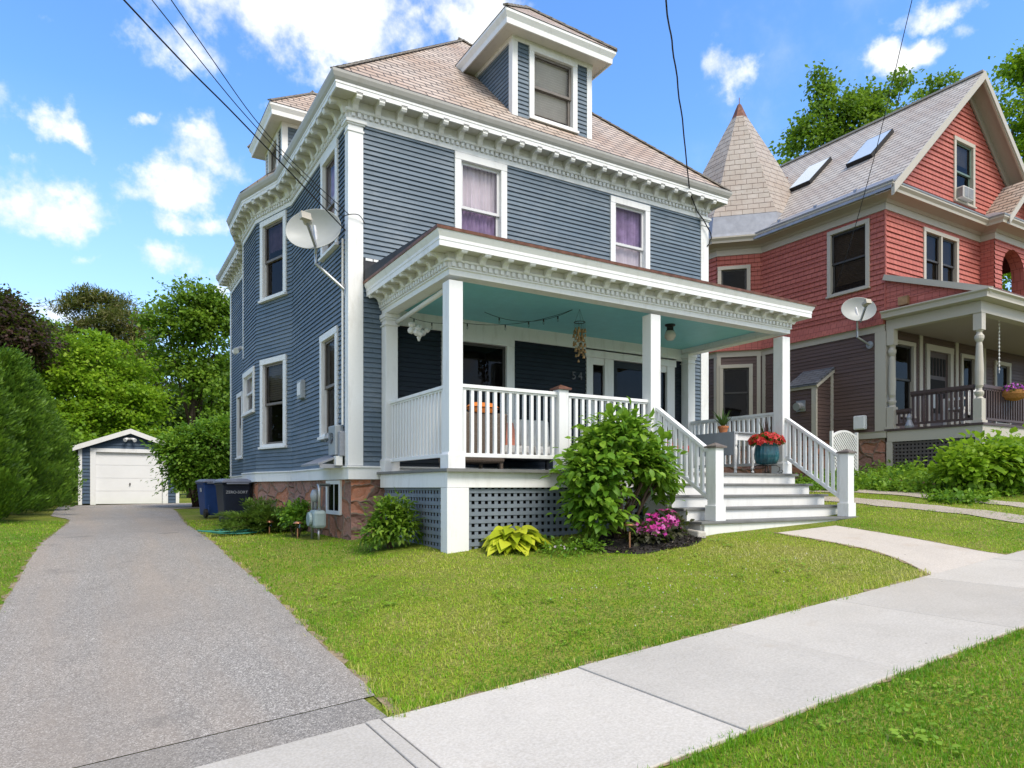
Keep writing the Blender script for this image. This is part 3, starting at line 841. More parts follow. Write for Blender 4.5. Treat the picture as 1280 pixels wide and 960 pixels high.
# --- dormers
def dormer(fr, uc, nface, w=1.67, zb=6.38, zt=7.74, label=None):
    """hipped dormer: fr has n pointing out of the roof slope (horizontal); front wall at n=nface"""
    D = MB(); u0, u1 = uc-w/2, uc+w/2
    ff = Fr(fr(0,nface,0), fr.d, fr.n)
    back = lambda z: -(z-6.40)/.985          # how far behind the front wall the roof slope is met at height z
    op_ = window(BH, ff, uc-.515, uc+.515, zb+.09, zt-.01, W, SASH, cw=.10, kind='blind', bh=.92, meet=.48, glass=M['glass_clear'])
    ops_ = [op_]
    clap(D, ff, u0+.02, u1-.02, zb-.25, zt, .0745, .019, ops_)
    wl = D.build('dormer', M['blue'], BH, label=label)
    for sgn, uu in ((-1,u0),(1,u1)):
        S = MB(); sf_ = Fr(ff(uu,0,0), -fr.n, fr.d*sgn)
        z = 6.3
        n = int((zt-z)/.0745)+1
        for k in range(n):
            zb_ = z+k*.0745; zt_ = min(zt, zb_+.0745)
            e0 = max(.02, (zb_-6.40)/.985+.05); e1 = max(.02, (zt_-6.40)/.985+.05)
            S.poly([sf_(0,.013,zb_), sf_(e0,.013,zb_), sf_(e1,.001,zt_), sf_(0,.001,zt_)])
            S.poly([sf_(0,.013,zb_), sf_(e0,.013,zb_), sf_(e0,0,zb_), sf_(0,0,zb_)])
        S.build('dormer_cheek', M['blue'], wl)
        T = MB(); T.hexa([ff(uu-(.02 if sgn<0 else .09),.022,zb-.08), ff(uu+(.09 if sgn<0 else .02),.022,zb-.08), ff(uu+(.09 if sgn<0 else .02),-.10,zb-.08), ff(uu-(.02 if sgn<0 else .09),-.10,zb-.08),
                          ff(uu-(.02 if sgn<0 else .09),.022,zt), ff(uu+(.09 if sgn<0 else .02),.022,zt), ff(uu+(.09 if sgn<0 else .02),-.10,zt), ff(uu-(.02 if sgn<0 else .09),-.10,zt)])
        T.build('corner_board', W, wl)
    # eave: frieze, soffit, fascia round three sides
    p = [ff(u1,-2.0,0), ff(u1,0,0), ff(u0,0,0), ff(u0,-2.0,0)]
    path = [(q.x,q.y) for q in p]
    if out_normal(path[1], path[2])[0]*fr.n.x + out_normal(path[1], path[2])[1]*fr.n.y < 0: path = path[::-1]
    T = MB(); T.sweep(path, [(-.03,zt-.03),(.03,zt-.03),(.03,zt+.045),(-.03,zt+.045)])
    T.sweep(path, [(.26,zt+.02),(.285,zt+.02),(.290,zt+.11),(.335,zt+.19),(.335,zt+.235),(.26,zt+.235)])
    T.build('dormer_fascia', W, wl)
    T = MB(); T.sweep(path, [(-.02,zt+.046),(.27,zt+.046),(.27,zt+.06),(-.02,zt+.06)]); T.build('dormer_soffit', M['cream'], wl)
    # hipped roof running back into the slope
    ze = zt+.24; o = .345; h = w/2+o; zr = ze+h*.9
    a = ff(u0-o,o,ze); b = ff(u1+o,o,ze); apex = ff(uc,o-h,zr)
    bl = ff(u0-o,-2.2,ze); br = ff(u1+o,-2.2,ze); bk = ff(uc,-3.2,zr)
    T = MB(); T.poly([a,b,apex]); T.poly([b,br,bk,apex]); T.poly([bl,a,apex,bk])
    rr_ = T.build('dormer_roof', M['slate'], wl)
    T = MB()
    for q in (a, b):
        for i in range(7):
            s0 = q+(apex-q)*(i/7); s1 = q+(apex-q)*((i+1.2)/7); T.beam(s0+Vector((0,0,.022)), s1+Vector((0,0,.012)), .09, .028)
    T.beam(apex, bk, .10, .04)
    T.build('hip_cap', bpy.data.materials['lichen_hip_cap'], wl)
    T = MB(); T.fbox(ff, u0-.02, u1+.02, .02, .05, zb-.11, zb-.075); T.build('flashing', M['rust'], wl)
dormer(Fr((0,YW,0),(1,0,0),(0,-1,0)), 6.945, YW-10.227)
dormer(Fr((XL,0,0),(0,1,0),(-1,0,0)), 15.98, XL-3.351)

# --- front porch
CXS = (3.776, 7.047, 9.982); CY = 7.775; CW = .19; DZ = .24
dk = MB()
x = 3.60
while x < 10.16:
    dk.box(x, min(x+.076, 10.16), 7.60, YW-.02, .205, DZ); x += .08
dk.box(3.60, 10.16, 7.575, 7.598, .200, DZ-.002)
dk.build('porch_floor', M['deck'], BH)
bd = MB()
bd.box(3.645, 10.10, 7.655, 7.69, .005, .204); bd.box(3.645, 3.68, 7.69, YW-.06, .005, .204); bd.box(10.065, 10.10, 7.69, YW-.06, .005, .204)
bd.build('porch_skirt_board', W, BH, bevel=.004)
lat = MB()
fp = Fr((0,7.70,0),(1,0,0),(0,-1,0)); lattice(lat, fp, 3.95, 6.95, -.92, .003)
fpl = Fr((3.70,0,0),(0,1,0),(-1,0,0)); lattice(lat, fpl, 7.80, YW-.10, -.98, .003)
lat.build('porch_lattice', M['lattice'], BH)
vo_ = MB(); vo_.poly([(3.76,8.2,-1),(10,8.2,-1),(10,8.2,.2),(3.76,8.2,.2)]); vo_.build('underfloor_shade_sheet', M['dark'], BH)  # near-black sheet behind the lattice stands in for the shade under the floor
pp = MB(); pp.box(3.640, 3.94, 7.650, 7.72, -.95, .002); pp.box(3.641, 3.69, 7.721, 7.84, -.95, .002); pp.build('skirt_post', W, BH, bevel=.004)
# columns
def column(cx, cy, half=False):
    m = MB(); h = CW/2
    y1 = cy+h
    m.box(cx-h, cx+h, cy-h, y1, DZ+.20, 2.56)
    c = m.build('porch_column', W, BH, bevel=.006)
    b = MB(); b.box(cx-h-.022, cx+h+.022, cy-h-.022, y1+.022, DZ+.001, DZ+.165)
    b.hexa([(cx-h-.022,cy-h-.022,DZ+.166),(cx+h+.022,cy-h-.022,DZ+.166),(cx+h+.022,y1+.022,DZ+.166),(cx-h-.022,y1+.022,DZ+.166),
            (cx-h-.004,cy-h-.004,DZ+.205),(cx+h+.004,cy-h-.004,DZ+.205),(cx+h+.004,y1+.004,DZ+.205),(cx-h-.004,y1+.004,DZ+.205)])
    b.build('plinth', W, c, bevel=.004)
    k = MB(); k.box(cx-h-.015, cx+h+.015, cy-h-.015, y1+.015, 2.52, 2.555); k.box(cx-h-.03, cx+h+.03, cy-h-.03, y1+.03, 2.556, 2.618)
    if half: k.box(cx-h-.02, cx+h+.02, cy-h-.02, y1+.02, 2.44, 2.46); k.build('capital', W, c, bevel=.003)
    return c
for cx in CXS: column(cx, CY)
for cx in (CXS[0], CXS[2]): column(cx, YW-.115, True)
# beam, dentils, brackets, crown
PP = [(10.08,YW-.03),(10.08,7.68),(3.68,7.68),(3.68,YW-.03)]
pc = MB()
pc.sweep(PP, [(-.19,2.62),(.0,2.62),(.0,2.69),(.022,2.695),(.022,2.712),(-.19,2.712)])
pc.sweep(PP, [(-.19,2.714),(.018,2.714),(.018,2.772),(.05,2.777),(.06,2.80),(-.19,2.80)])
pc.sweep(PP, [(-.19,2.802),(.024,2.802),(.024,2.885),(-.19,2.885)])
for a, b in zip(PP, PP[1:]): dentils(pc, a, b, out_normal(a, b), 2.718, 2.771, .085, .045, .03, .02)
PCO = pc.build('porch_cornice', W, BH)
q = MB(); q.sweep(PP, [(-.02,2.887),(.235,2.887),(.235,2.90),(-.02,2.90)]); q.build('soffit', M['cream'], PCO)
q = MB(); q.sweep(PP, [(.22,2.868),(.240,2.868),(.240,2.935),(.246,2.937),(.246,2.975),(.275,3.03),(.28,3.052),(.22,3.052)]); q.build('crown', W, PCO)
q = MB(); q.sweep(PP, [(.18,3.054),(.292,3.050),(.296,3.085),(.18,3.10)]); q.build('rusty_drip_edge', M['copper'], PCO)
pbm = bracket_mesh(.205, .105, .08, M['white'])
for a, b in zip(PP, PP[1:]):
    nn = out_normal(a, b)
    for pt, rz in run_along(a, b, nn, .325, .10):
        p = pt+Vector(nn)*.025; place(pbm, 'bracket', PCO, (p.x, p.y, 2.886), rz)
pr = MB(); pr.poly([(3.40,7.40,3.09),(10.36,7.40,3.09),(10.36,YW-.02,3.26),(3.40,YW-.02,3.26)])
pr.poly([(3.40,7.40,3.09),(3.40,YW-.02,3.09),(3.40,YW-.02,3.26)]); pr.poly([(10.36,7.40,3.09),(10.36,YW-.02,3.09),(10.36,YW-.02,3.26)])
pr.build('porch_roof', M['membrane'], BH)
fl = MB(); fl.hexa([(3.40,YW-.05,3.03),(4.6,YW-.05,3.03),(4.6,YW-.018,3.03),(3.40,YW-.018,3.03),(3.40,YW-.05,3.44),(4.6,YW-.05,3.44),(4.6,YW-.018,3.44),(3.40,YW-.018,3.44)])
fl = fl.build('wall_flashing', M['membrane'], BH)
tb = MB()
for a, b in ((3.42,3.53),(3.545,3.62),(3.64,3.75),(3.76,3.80),(3.82,3.95)): tb.box(a, b, YW-.056, YW-.051, 3.405, 3.442)
tb.build('torn_caulk', W, fl)
ce = MB(); ce.poly([(3.87,7.87,2.73),(9.89,7.87,2.73),(9.89,YW-.03,2.73),(3.87,YW-.03,2.73)])
ce.build('porch_ceiling', M['teal'], BH)
cf = MB(); cf.box(3.87, 9.89, YW-.05, YW-.016, 2.50, 2.729); cf.box(3.872, 3.90, 7.88, YW-.06, 2.66, 2.729); cf.box(9.86, 9.888, 7.88, YW-.06, 2.66, 2.729); cf.box(3.91, 9.85, 7.872, 7.90, 2.66, 2.729)
cf.build('porch_ceiling_trim', W, BH)
ro = MB(); ro.tube([(3.86,7.95,2.58),(3.86,9.85,2.50)], .035, 10); ro.build('rolled_shade', M['white_trim'], BH, smooth=True)
# front door with sidelights
d = MB(); z0, z1 = .25, 2.53
for a, b in ((7.55,7.69),(7.96,8.17),(9.13,9.34),(9.50,9.70)): d.fbox(fF, a, b, -.03, .04, z0, z1-.16)
d.fbox(fF, 7.52, 9.73, -.03, .05, z1-.159, z1); d.fbox(fF, 7.69, 7.96, -.03, .02, z0, .85); d.fbox(fF, 9.34, 9.50, -.03, .02, z0, .85)
d.fbox(fF, 7.69, 7.96, -.03, .02, 2.25, z1-.16); d.fbox(fF, 9.34, 9.50, -.03, .02, 2.25, z1-.16)
DR = d.build('door_surround', W, BH, bevel=.004)
for a, b in ((7.69,7.96),(9.34,9.50)):
    s = MB(); s.poly([fF(a,-.02,.85), fF(b,-.02,.85), fF(b,-.02,2.25), fF(a,-.02,2.25)]); s.build('sidelight', M['glass'], DR)
s = MB(); s.fbox(fF, 7.5, 9.75, -.8, -.75, .2, 2.5)
for xx in (7.5, 9.72): s.fbox(fF, xx, xx+.03, -.75, -.05, .2, 2.5)
s.build('dim_hall', M['dim'], DR)
s = MB(); s.fbox(fF, 8.171, 8.30, -.06, -.02, z0, 2.37); s.fbox(fF, 9.0, 9.129, -.06, -.02, z0, 2.37); s.fbox(fF, 8.30, 9.0, -.06, -.02, 2.24, 2.37); s.fbox(fF, 8.30, 9.0, -.06, -.02, z0, .55)
DO = s.build('front_door', M['navy'], BH)
s = MB(); s.poly([fF(8.30,-.04,.55), fF(9.0,-.04,.55), fF(9.0,-.04,2.24), fF(8.30,-.04,2.24)]); s.build('door_glass', M['glass'], DO)
s = MB(); s.tube([fF(9.06,-.01,1.25), fF(9.06,.05,1.25), fF(8.96,.06,1.25)], .011, 8); s.build('handle', M['iron'], DO)
# railings
bal = MB(); bal.box(-.021, .021, -.021, .021, 0, 1); bal = bal.mesh('baluster', W)
def railing(p, q, zt0, zt1, zb0, zb1, n, e=.0, name='railing'):
    p = Vector((*p, 0)); q = Vector((*q, 0)); d_ = (q-p).normalized()
    a, b = p+d_*e, q-d_*e
    m = MB()
    m.beam(a+Vector((0,0,zt0-.022)), b+Vector((0,0,zt1-.022)), .085, .044)
    m.beam(a+Vector((0,0,zt0-.056)), b+Vector((0,0,zt1-.056)), .05, .022)
    rl = m.build(name, W, BH, bevel=.004)
    m = MB(); m.beam(a+Vector((0,0,zb0)), b+Vector((0,0,zb1)), .055, .05); m.build('bottom_rail', W, rl, bevel=.004)
    for i in range(n):
        t = (i+.55)/(n+.1); c = p+(q-p)*t
        lo = zb0+(zb1-zb0)*t+.01; hi = zt0+(zt1-zt0)*t-.05
        place(bal, 'baluster', rl, (c.x, c.y, lo), 0, (1, 1, hi-lo))
    return rl
h = CW/2
railing((CXS[0]+h, CY), (5.33, CY), 1.302, 1.302, .415, .415, 13)
railing((5.49, CY), (CXS[1]-h, CY), 1.302, 1.302, .415, .415, 13)
railing((CXS[0], CY+h), (CXS[0], YW-.21), 1.302, 1.302, .415, .415, 18)
railing((CXS[2], CY+h), (CXS[2], YW-.21), 1.302, 1.302, .415, .415, 18)
def newel(cx, cy, z0, zt, w=.15, base=True, capm=None):
    m = MB(); h_ = w/2; m.box(cx-h_, cx+h_, cy-h_, cy+h_, z0, zt)
    n_ = m.build('newel_post', W, BH, bevel=.005)
    if base:
        b = MB(); b.box(cx-h_-.02, cx+h_+.02, cy-h_-.02, cy+h_+.02, z0+.001, z0+.21); b.build('plinth', W, n_, bevel=.006)
    c = MB(); e = h_+.03
    c.box(cx-e, cx+e, cy-e, cy+e, zt+.001, zt+.026)
    top = (cx, cy, zt+.075); r_ = [(cx-e+.01,cy-e+.01,zt+.027),(cx+e-.01,cy-e+.01,zt+.027),(cx+e-.01,cy+e-.01,zt+.027),(cx-e+.01,cy+e-.01,zt+.027)]
    for i in range(4): c.poly([r_[i], r_[(i+1) % 4], top])
    c.build('post_cap', capm or M['cap'], n_)
newel(5.41, CY, DZ, 1.335, .155, False, M['copper'])
NY = 6.56
newel(7.08, NY, -.44, .535); newel(9.95, NY, -.44, .535)
railing((CXS[1]+.03, CY-h), (7.08, NY+.075), 1.20, .50, .52, -.16, 10, name='stair_railing')
railing((CXS[2], CY-h), (9.95, NY+.075), 1.20, .50, .52, -.16, 10, name='stair_railing')
# steps
for k, (yf, zt, yb) in enumerate(((7.30,.07,7.60),(7.02,-.10,7.32),(6.74,-.27,7.04),(6.42,-.44,6.76))):
    zlo = zt-.17 if k < 3 else -.75
    t = MB(); t.box(6.76, 10.10, yf+.03, yb, zlo, zt-.036)
    st = t.build('porch_step', M['white_trim'], BH)
    t = MB(); t.box(6.68, 10.17, yf, yb-.001, zt-.035, zt); t.build('tread', M['deck'], st, bevel=.006)
t = MB(); t.box(6.76, 10.10, 7.602, 7.64, .02, .198); t.build('porch_step', M['white_trim'], BH)
for x in (6.74, 10.10):
    sk = MB()
    for i in range(9):
        y = 6.50+i*.122; zt = (-.48, -.48, -.31, -.31, -.31, -.14, -.14, .03, .03)[i]
        sk.box(x, x+.022, y, y+.117, -.9, zt)
    sk.build('stair_skirt', M['white_trim'], BH)
cb = MB(); cb.hexa([(6.55,6.36,-.8),(6.72,6.36,-.8),(6.72,6.62,-.8),(6.55,6.62,-.8),(6.58,6.38,-.55),(6.72,6.38,-.56),(6.72,6.60,-.55),(6.59,6.60,-.53)]); cb.build('stone_block', M['concrete'], BH, bevel=.02)
# --- small fittings on the walls
def text_mesh(s, size, ext, mat, name):
    cu = bpy.data.curves.new(name, 'FONT'); cu.body = s; cu.size = size; cu.extrude = ext; cu.align_x = 'CENTER'; cu.align_y = 'CENTER'
    o = bpy.data.objects.new('tmp', cu); COL.objects.link(o)
    bpy.context.view_layer.update()
    me = bpy.data.meshes.new_from_object(o.evaluated_get(bpy.context.evaluated_depsgraph_get()))
    bpy.data.objects.remove(o); me.materials.clear(); me.materials.append(mat); me.name = name
    return me
for ch, x in (('5', 7.27), ('4', 7.41)):
    o = place(text_mesh(ch, .20, .008, M['number'], 'house_number'), 'house_number', BH, (x, YW-.026, 2.0)); o.rotation_euler = (PI/2, 0, 0)
vt = MB(); vt.fbox(fL, 12.60, 12.90, .0, .09, 1.62, 1.95); vt = vt.build('wall_vent', M['grey_metal'], BH, bevel=.01)
v2 = MB(); v2.fbox(fL, 12.64, 12.86, .091, .097, 1.68, 1.90); v2.build('vent_grille', M['white'], vt)
flt = MB(); flt.tube([fL(18.6,.0,3.55), fL(18.6,.14,3.55)], .05, 10); flt.tube([fL(18.6,.14,3.55), fL(18.5,.24,3.45)], [.04,.08], 10); flt.tube([fL(18.6,.14,3.55), fL(18.75,.24,3.45)], [.04,.08], 10)
flt.build('floodlight', M['white'], BH)
# meter boxes, conduit and hood by the corner
mb_ = MB(); mb_.fbox(fL, 10.30, 10.66, .015, .15, .50, .95); m1 = mb_.build('meter_box', M['grey_metal'], BH, bevel=.012)
g_ = MB(); g_.lathe(fL(10.48,.15,.76), [(.085,0),(.085,.05),(.07,.09),(0,.10)], 18, Matrix.Rotation(-PI/2, 3, 'Y')); g_.build('meter_dial', M['glass_clear'], m1)
mb_ = MB(); mb_.fbox(fL, 10.20, 10.30, .015, .11, .48, .85); mb_.build('disconnect_box', M['gutter'], BH, bevel=.008)
mb_ = MB(); mb_.fbox(fL, 10.70, 10.92, .015, .05, .40, .92); mb_.build('meter_backboard', M['blue'], BH)
pi_ = MB(); pi_.tube([fL(10.25,.05,.95), fL(10.25,.05,2.2), fL(10.25,.05,3.75)], .018, 8); pi_.tube([fL(10.45,.07,.5), fL(10.45,.07,.36)], .02, 8); pi_.build('conduit', M['white_trim'], BH)
ho = MB(); a = [fL(10.30,.0,.50), fL(11.35,.0,.50), fL(11.35,.40,.34), fL(10.30,.40,.34)]
ho.extr(a, (0,0,.03)); ho.fbox(fL, 10.30, 10.33, .0, .38, .30, .36); ho.build('hood', M['gutter'], BH)
wj = MB(); wj.fbox(fL, 10.22, 10.34, .06, .16, .34, .48); wj.build('junction_box', M['white'], BH)
bw = MB(); fs = Fr((XL+.03,0,0),(0,1,0),(-1,0,0))
for u0,u1,zz0,zz1 in ((10.55,10.63,-.42,.12),(11.25,11.33,-.42,.12),(10.63,11.25,.06,.12),(10.63,11.25,-.42,-.36)): bw.fbox(fs, u0, u1, -.02, .03, zz0, zz1)
bw = bw.build('basement_window', W, BH)
b2 = MB(); b2.fbox(fs, 10.925, 10.955, -.015, .012, -.36, .06); b2.build('muntin', W, bw)
b2 = MB(); b2.poly([fs(11.25,.006,-.36), fs(10.63,.006,-.36), fs(10.63,.006,.06), fs(11.25,.006,.06)]); b2.build('glass', M['glass'], bw)
b2 = MB(); b2.poly([fs(10.63,.002,-.36), fs(11.25,.002,-.36), fs(11.25,.002,.06), fs(10.63,.002,.06)]); b2.build('dim_cellar', M['dark'], bw)
# ------------------------------------------------------------------ the red house next door
RH = thing('red_house', (19.6, 15, .3), 'salmon red shingled house over brown clapboards, with steep gable, corner turret spire and tan trim', 'house')
RX, RY = 16.0, 9.56
TC = Vector((16.9, 14.7)); AP = 1.75
def octo(ap, k): 
    r = ap/math.cos(PI/8); a = PI/8+k*PI/4
    return Vector((TC.x+r*math.cos(a), TC.y+r*math.sin(a)))
# corners: k=2 (+Y side) ... going: left face between k=3 and k=4 ; front-left face between k=4 and k=5
c3, c4, c5 = octo(AP,3), octo(AP,4), octo(AP,5)
t0 = (RX-c4.x)/(c5.x-c4.x); J = c4+(c5-c4)*t0                      # where the turret meets the side wall
t1 = (RX-c3.x)/(octo(AP,2).x-c3.x); J2 = c3+(octo(AP,2)-c3)*t1
RP = [(23.4,RY),(20.35,RY),(20.35,9.2)]
SIDE = [(23.4,9.2),(20.35,9.2),(20.35,RY),(RX,RY),(J.x,J.y),(c4.x,c4.y),(c3.x,c3.y),(J2.x,J2.y),(RX,20.5)]
TAN, RS, BR = M['tan'], M['red_shingle'], M['brown']
gF = Fr((0,RY,0),(1,0,0),(0,-1,0)); gL = Fr((RX,0,0),(0,1,0),(-1,0,0))
nT = out_normal(J, c4); gT = Fr((J.x,J.y,0),(c4.x-J.x,c4.y-J.y,0),(*nT,0)); LT = (c4-J).length
gT2 = Fr((c4.x,c4.y,0),(0,1,0),(-1,0,0))
gP = Fr((0,9.2,0),(1,0,0),(0,-1,0))
ZB, ZM, ZE = 1.35, 3.74, 6.62
kw = dict(proud=.05, cw=.10)
# windows
wl_ = [window(RH, gL, 9.93, 11.06, 4.87, 6.52, TAN, M['sash_dark'], kind='tan_blind', bh=.9, **kw)]
wf_ = [window(RH, gF, 17.58, 19.22, 5.02, 6.49, TAN, M['sash_dark'], kind='tan_blind', bh=1.0, lights=2, **kw)]
wt_ = [window(RH, gT, .30, 1.19, 4.75, 6.30, TAN, M['sash_dark'], kind=None, **kw)]
wt2_ = [window(RH, gT, .24, 1.14, 1.95, 3.50, TAN, M['sash_dark'], kind=None, **kw)]
wg_ = [window(RH, gF, 19.0, 20.04, 7.47, 9.13, TAN, simple('green_sash', (.13,.19,.16), .5), kind='blind', bh=.35, **kw)]
wp_ = [window(RH, gF, 16.25, 17.22, 1.75, 3.56, TAN, M['sash_dark'], kind=None, **kw),
       window(RH, gF, 19.35, 20.1, 1.75, 3.52, TAN, M['sash_dark'], kind=None, **kw),
       window(RH, gF, 21.1, 22.0, 1.75, 3.5, TAN, M['sash_dark'], kind=None, **kw)]
def rwall(fr, u0, u1, z0, z1, mat, ops=(), clip=None, expo=.125, dep=.030, name='shingle_wall'):
    m = MB(); clap(m, fr, u0, u1, z0, z1, expo, dep, ops, clip, .005); return m.build(name, mat, RH)
rwall(gL, RY, J.y, ZM+.12, ZE, RS, wl_); rwall(gT, 0, LT, ZM+.12, ZE, RS, wt_); rwall(gT2, 0, c3.y-c4.y, ZM+.12, ZE, RS)
rwall(gF, RX, 20.35, ZM+.12, ZE, RS, wf_)
# small flare where the shingles meet the belt board
fl = MB(); fl.sweep(SIDE[3:8], [(.0,ZM+.14),(.10,ZM+.14),(.085,ZM+.20),(.018,ZM+.42),(0,ZM+.42)]); fl.build('shingle_flare', RS, RH)
# gable
GS = .938; GX, GZ = 19.62, 10.36
clipg = lambda z: (GX-(GZ-z)/GS, GX+(GZ-z)/GS)
rwall(gF, 15, 24, 7.15, GZ, RS, wg_, clipg)
# bay with the arched loggia
ax, az, ar = 21.35, 5.85, .62
arch = MB(); 
def clap_arch(mb, fr, u0, u1, z0, z1):
    k = 0; z = z0
    while z < z1-1e-6:
        zt = min(z+.025, z1); zm = (z+zt)/2; ph = ((z-z0) % .125)/.125; ph2 = ph+.2
        if zm < az: hw_ = ar
        elif zm < az+ar: hw_ = math.sqrt(max(0, ar*ar-(zm-az)**2))
        else: hw_ = 0
        for a, b in (((u0, ax-hw_), (ax+hw_, u1)) if hw_ > .02 and zm > 4.75 else ((u0, u1),)):
            mb.poly([fr(a,.024*(1-ph),z), fr(b,.024*(1-ph),z), fr(b,.024*max(0,1-ph2),zt), fr(a,.024*max(0,1-ph2),zt)])
            if ph < .05 or ph > .95: mb.poly([fr(a,.024,z), fr(b,.024,z), fr(b,-.002,z), fr(a,-.002,z)])
        z = zt
clap_arch(arch, gP, 20.35, 23.4, 4.2, ZE)
n = 14
for i in range(n):
    a0 = PI*i/n; a1 = PI*(i+1)/n
    p0 = (ax+ar*math.cos(a0), az+ar*math.sin(a0)); p1 = (ax+ar*math.cos(a1), az+ar*math.sin(a1))
    arch.poly([gP(p0[0],.017,p0[1]), gP(p1[0],.017,p1[1]), gP(p1[0],-.3,p1[1]), gP(p0[0],-.3,p0[1])])
for xx in (ax-ar, ax+ar): arch.poly([gP(xx,.017,4.75), gP(xx,-.3,4.75), gP(xx,-.3,az), gP(xx,.017,az)])
gQ = Fr((20.35,0,0),(0,1,0),(-1,0,0)); clap(arch, gQ, 9.2, RY, 4.2, ZE, .115, .016)
arch.build('arched_loggia', RS, RH)
# brown lower storey
rwall(gL, RY, J.y, ZB, ZM, BR, (), expo=.09, dep=.014, name='clapboard_wall')
rwall(gT, 0, LT, ZB, ZM, BR, wt2_, expo=.09, dep=.014, name='clapboard_wall'); rwall(gT2, 0, c3.y-c4.y, ZB, ZM, BR, (), expo=.09, dep=.014, name='clapboard_wall')
rwall(gF, RX, 20.6, ZB, ZM+.1, BR, wp_+[(17.7,18.98,1.3,3.6)], expo=.09, dep=.014, name='clapboard_wall')
rwall(gF, 20.6, 23.4, ZB, ZM+.1, BR, wp_, expo=.09, dep=.014, name='clapboard_wall')
# foundation, belt, corner boards
SB = [(23.4,RY)]+SIDE[3:]
m = MB(); m.sweep(SB, [(-.3,-.5),(-.02,-.5),(-.02,1.20),(-.3,1.20)]); m.build('stone_foundation', M['stone'], RH)
m = MB(); m.sweep(SB, [(-.04,1.19),(.035,1.19),(.035,1.32),(.055,1.345),(-.04,1.36)]); m.build('water_table', TAN, RH)
m = MB(); m.sweep(SIDE[3:], [(-.04,ZM-.02),(.03,ZM-.02),(.03,ZM+.12),(.055,ZM+.138),(-.04,ZM+.138)]); m.build('belt_board', TAN, RH)
m = MB(); m.box(RX-.03, RX+.16, RY-.03, RY+.24, 1.361, ZM-.021); m.build('corner_board', TAN, RH)
for fr, u in ((gL, J.y-.14), (gT, .03), (gT, LT-.10), (gT2, .0)):
    m = MB(); m.fbox(fr, u, u+.10, -.01, .028, 1.361, ZM-.021); m.build('corner_board', TAN, RH)
m = MB(); m.hexa([(RX-.022,RY-.022,ZM+.4),(RX+.02,RY-.022,ZM+.4),(RX+.02,RY+.02,ZM+.4),(RX-.022,RY+.02,ZM+.4),(RX-.022,RY-.022,ZE),(RX+.02,RY-.022,ZE),(RX+.02,RY+.02,ZE),(RX-.022,RY+.02,ZE)]); m.build('shingle_corner', RS, RH)
# eaves
m = MB(); m.sweep(SIDE, [(-.03,ZE-.02),(.035,ZE-.02),(.035,ZE+.20),(-.03,ZE+.20)]); RC = m.build('eave_frieze', TAN, RH)
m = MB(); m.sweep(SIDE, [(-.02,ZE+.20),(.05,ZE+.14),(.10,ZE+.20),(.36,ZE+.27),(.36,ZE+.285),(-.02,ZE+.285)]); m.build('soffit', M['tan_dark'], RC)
m = MB(); m.sweep(SIDE, [(.34,ZE+.24),(.372,ZE+.24),(.38,ZE+.30),(.43,ZE+.36),(.43,ZE+.40),(.30,ZE+.40)]); m.build('fascia', TAN, RC)
m = MB(); m.sweep(SIDE[:5], [(.0,ZE+.68),(.0,ZE+.402),(.44,ZE+.402),(.45,ZE+.435)]); m.build('metal_pent', M['gutter'], RC)
# main gable roof
ap = (GX, GZ+.39); slope = lambda x: ap[1]-abs(x-ap[0])*GS
fy, by = 9.1, 20.5
xl, xr = 15.55, 2*GX-15.55
def roofpatch(mb, xa, xb, ya, yb, th=.06):
    mb.hexa([(xa,ya,slope(xa)-th),(xb,ya,slope(xb)-th),(xb,yb,slope(xb)-th),(xa,yb,slope(xa)-th),(xa,ya,slope(xa)),(xb,ya,slope(xb)),(xb,yb,slope(xb)),(xa,yb,slope(xa))])
m = MB(); roofpatch(m, 15.95, GX, fy, by); roofpatch(m, GX, xr, fy, by); RR = m.build('gable_roof', M['slate_grey'], RH)
m = MB(); roofpatch(m, xl, 15.95, fy+.05, 14.0, .055); 
m.build('eave_flashing', M['gutter'], RR)
m = MB(); m.beam((GX,fy,ap[1]+.01),(GX,by,ap[1]+.01), .16, .05); m.build('ridge_cap', M['tan_dark'], RR)
for y in (10.2, 11.3, 12.4, 13.2):
    m = MB(); m.hexa([(15.80,y-.02,slope(15.8)),(15.84,y-.02,slope(15.84)),(15.84,y+.02,slope(15.84)),(15.8,y+.02,slope(15.8)),(15.80,y-.05,slope(15.8)+.09),(15.84,y-.05,slope(15.84)+.09),(15.84,y+.05,slope(15.84)+.09),(15.8,y+.05,slope(15.8)+.09)]); m.build('snow_guard', M['gutter'], RR)
# rakes
m = MB()
for s_ in (-1, 1):
    e = GX+s_*(GX-xl); f = lambda x, dz: (x, 0, slope(x)+dz)
    for y0_, y1_, d0, d1 in ((fy-.03, fy+.001, -.20, .012), (fy+.002, fy+.05, -.24, -.07)):
        m.hexa([(e,y0_,slope(e)+d0),(GX,y0_,slope(GX)+d0),(GX,y1_,slope(GX)+d0),(e,y1_,slope(e)+d0),(e,y0_,slope(e)+d1),(GX,y0_,slope(GX)+d1),(GX,y1_,slope(GX)+d1),(e,y1_,slope(e)+d1)])
m.build('rake_board', TAN, RR)
m = MB()
for s_ in (-1, 1):
    e = GX+s_*(GX-xl)
    m.poly([(e,fy+.05,slope(e)-.10),(GX,fy+.05,slope(GX)-.10),(GX,RY-.02,slope(GX)-.10),(e,RY-.02,slope(e)-.10)])
    e = GX+s_*(GX-16.05)
    m.hexa([(e,RY-.06,slope(e)-.36),(GX,RY-.06,slope(GX)-.36),(GX,RY-.02,slope(GX)-.36),(e,RY-.02,slope(e)-.36),(e,RY-.06,slope(e)-.101),(GX,RY-.06,slope(GX)-.101),(GX,RY-.02,slope(GX)-.101),(e,RY-.02,slope(e)-.101)])
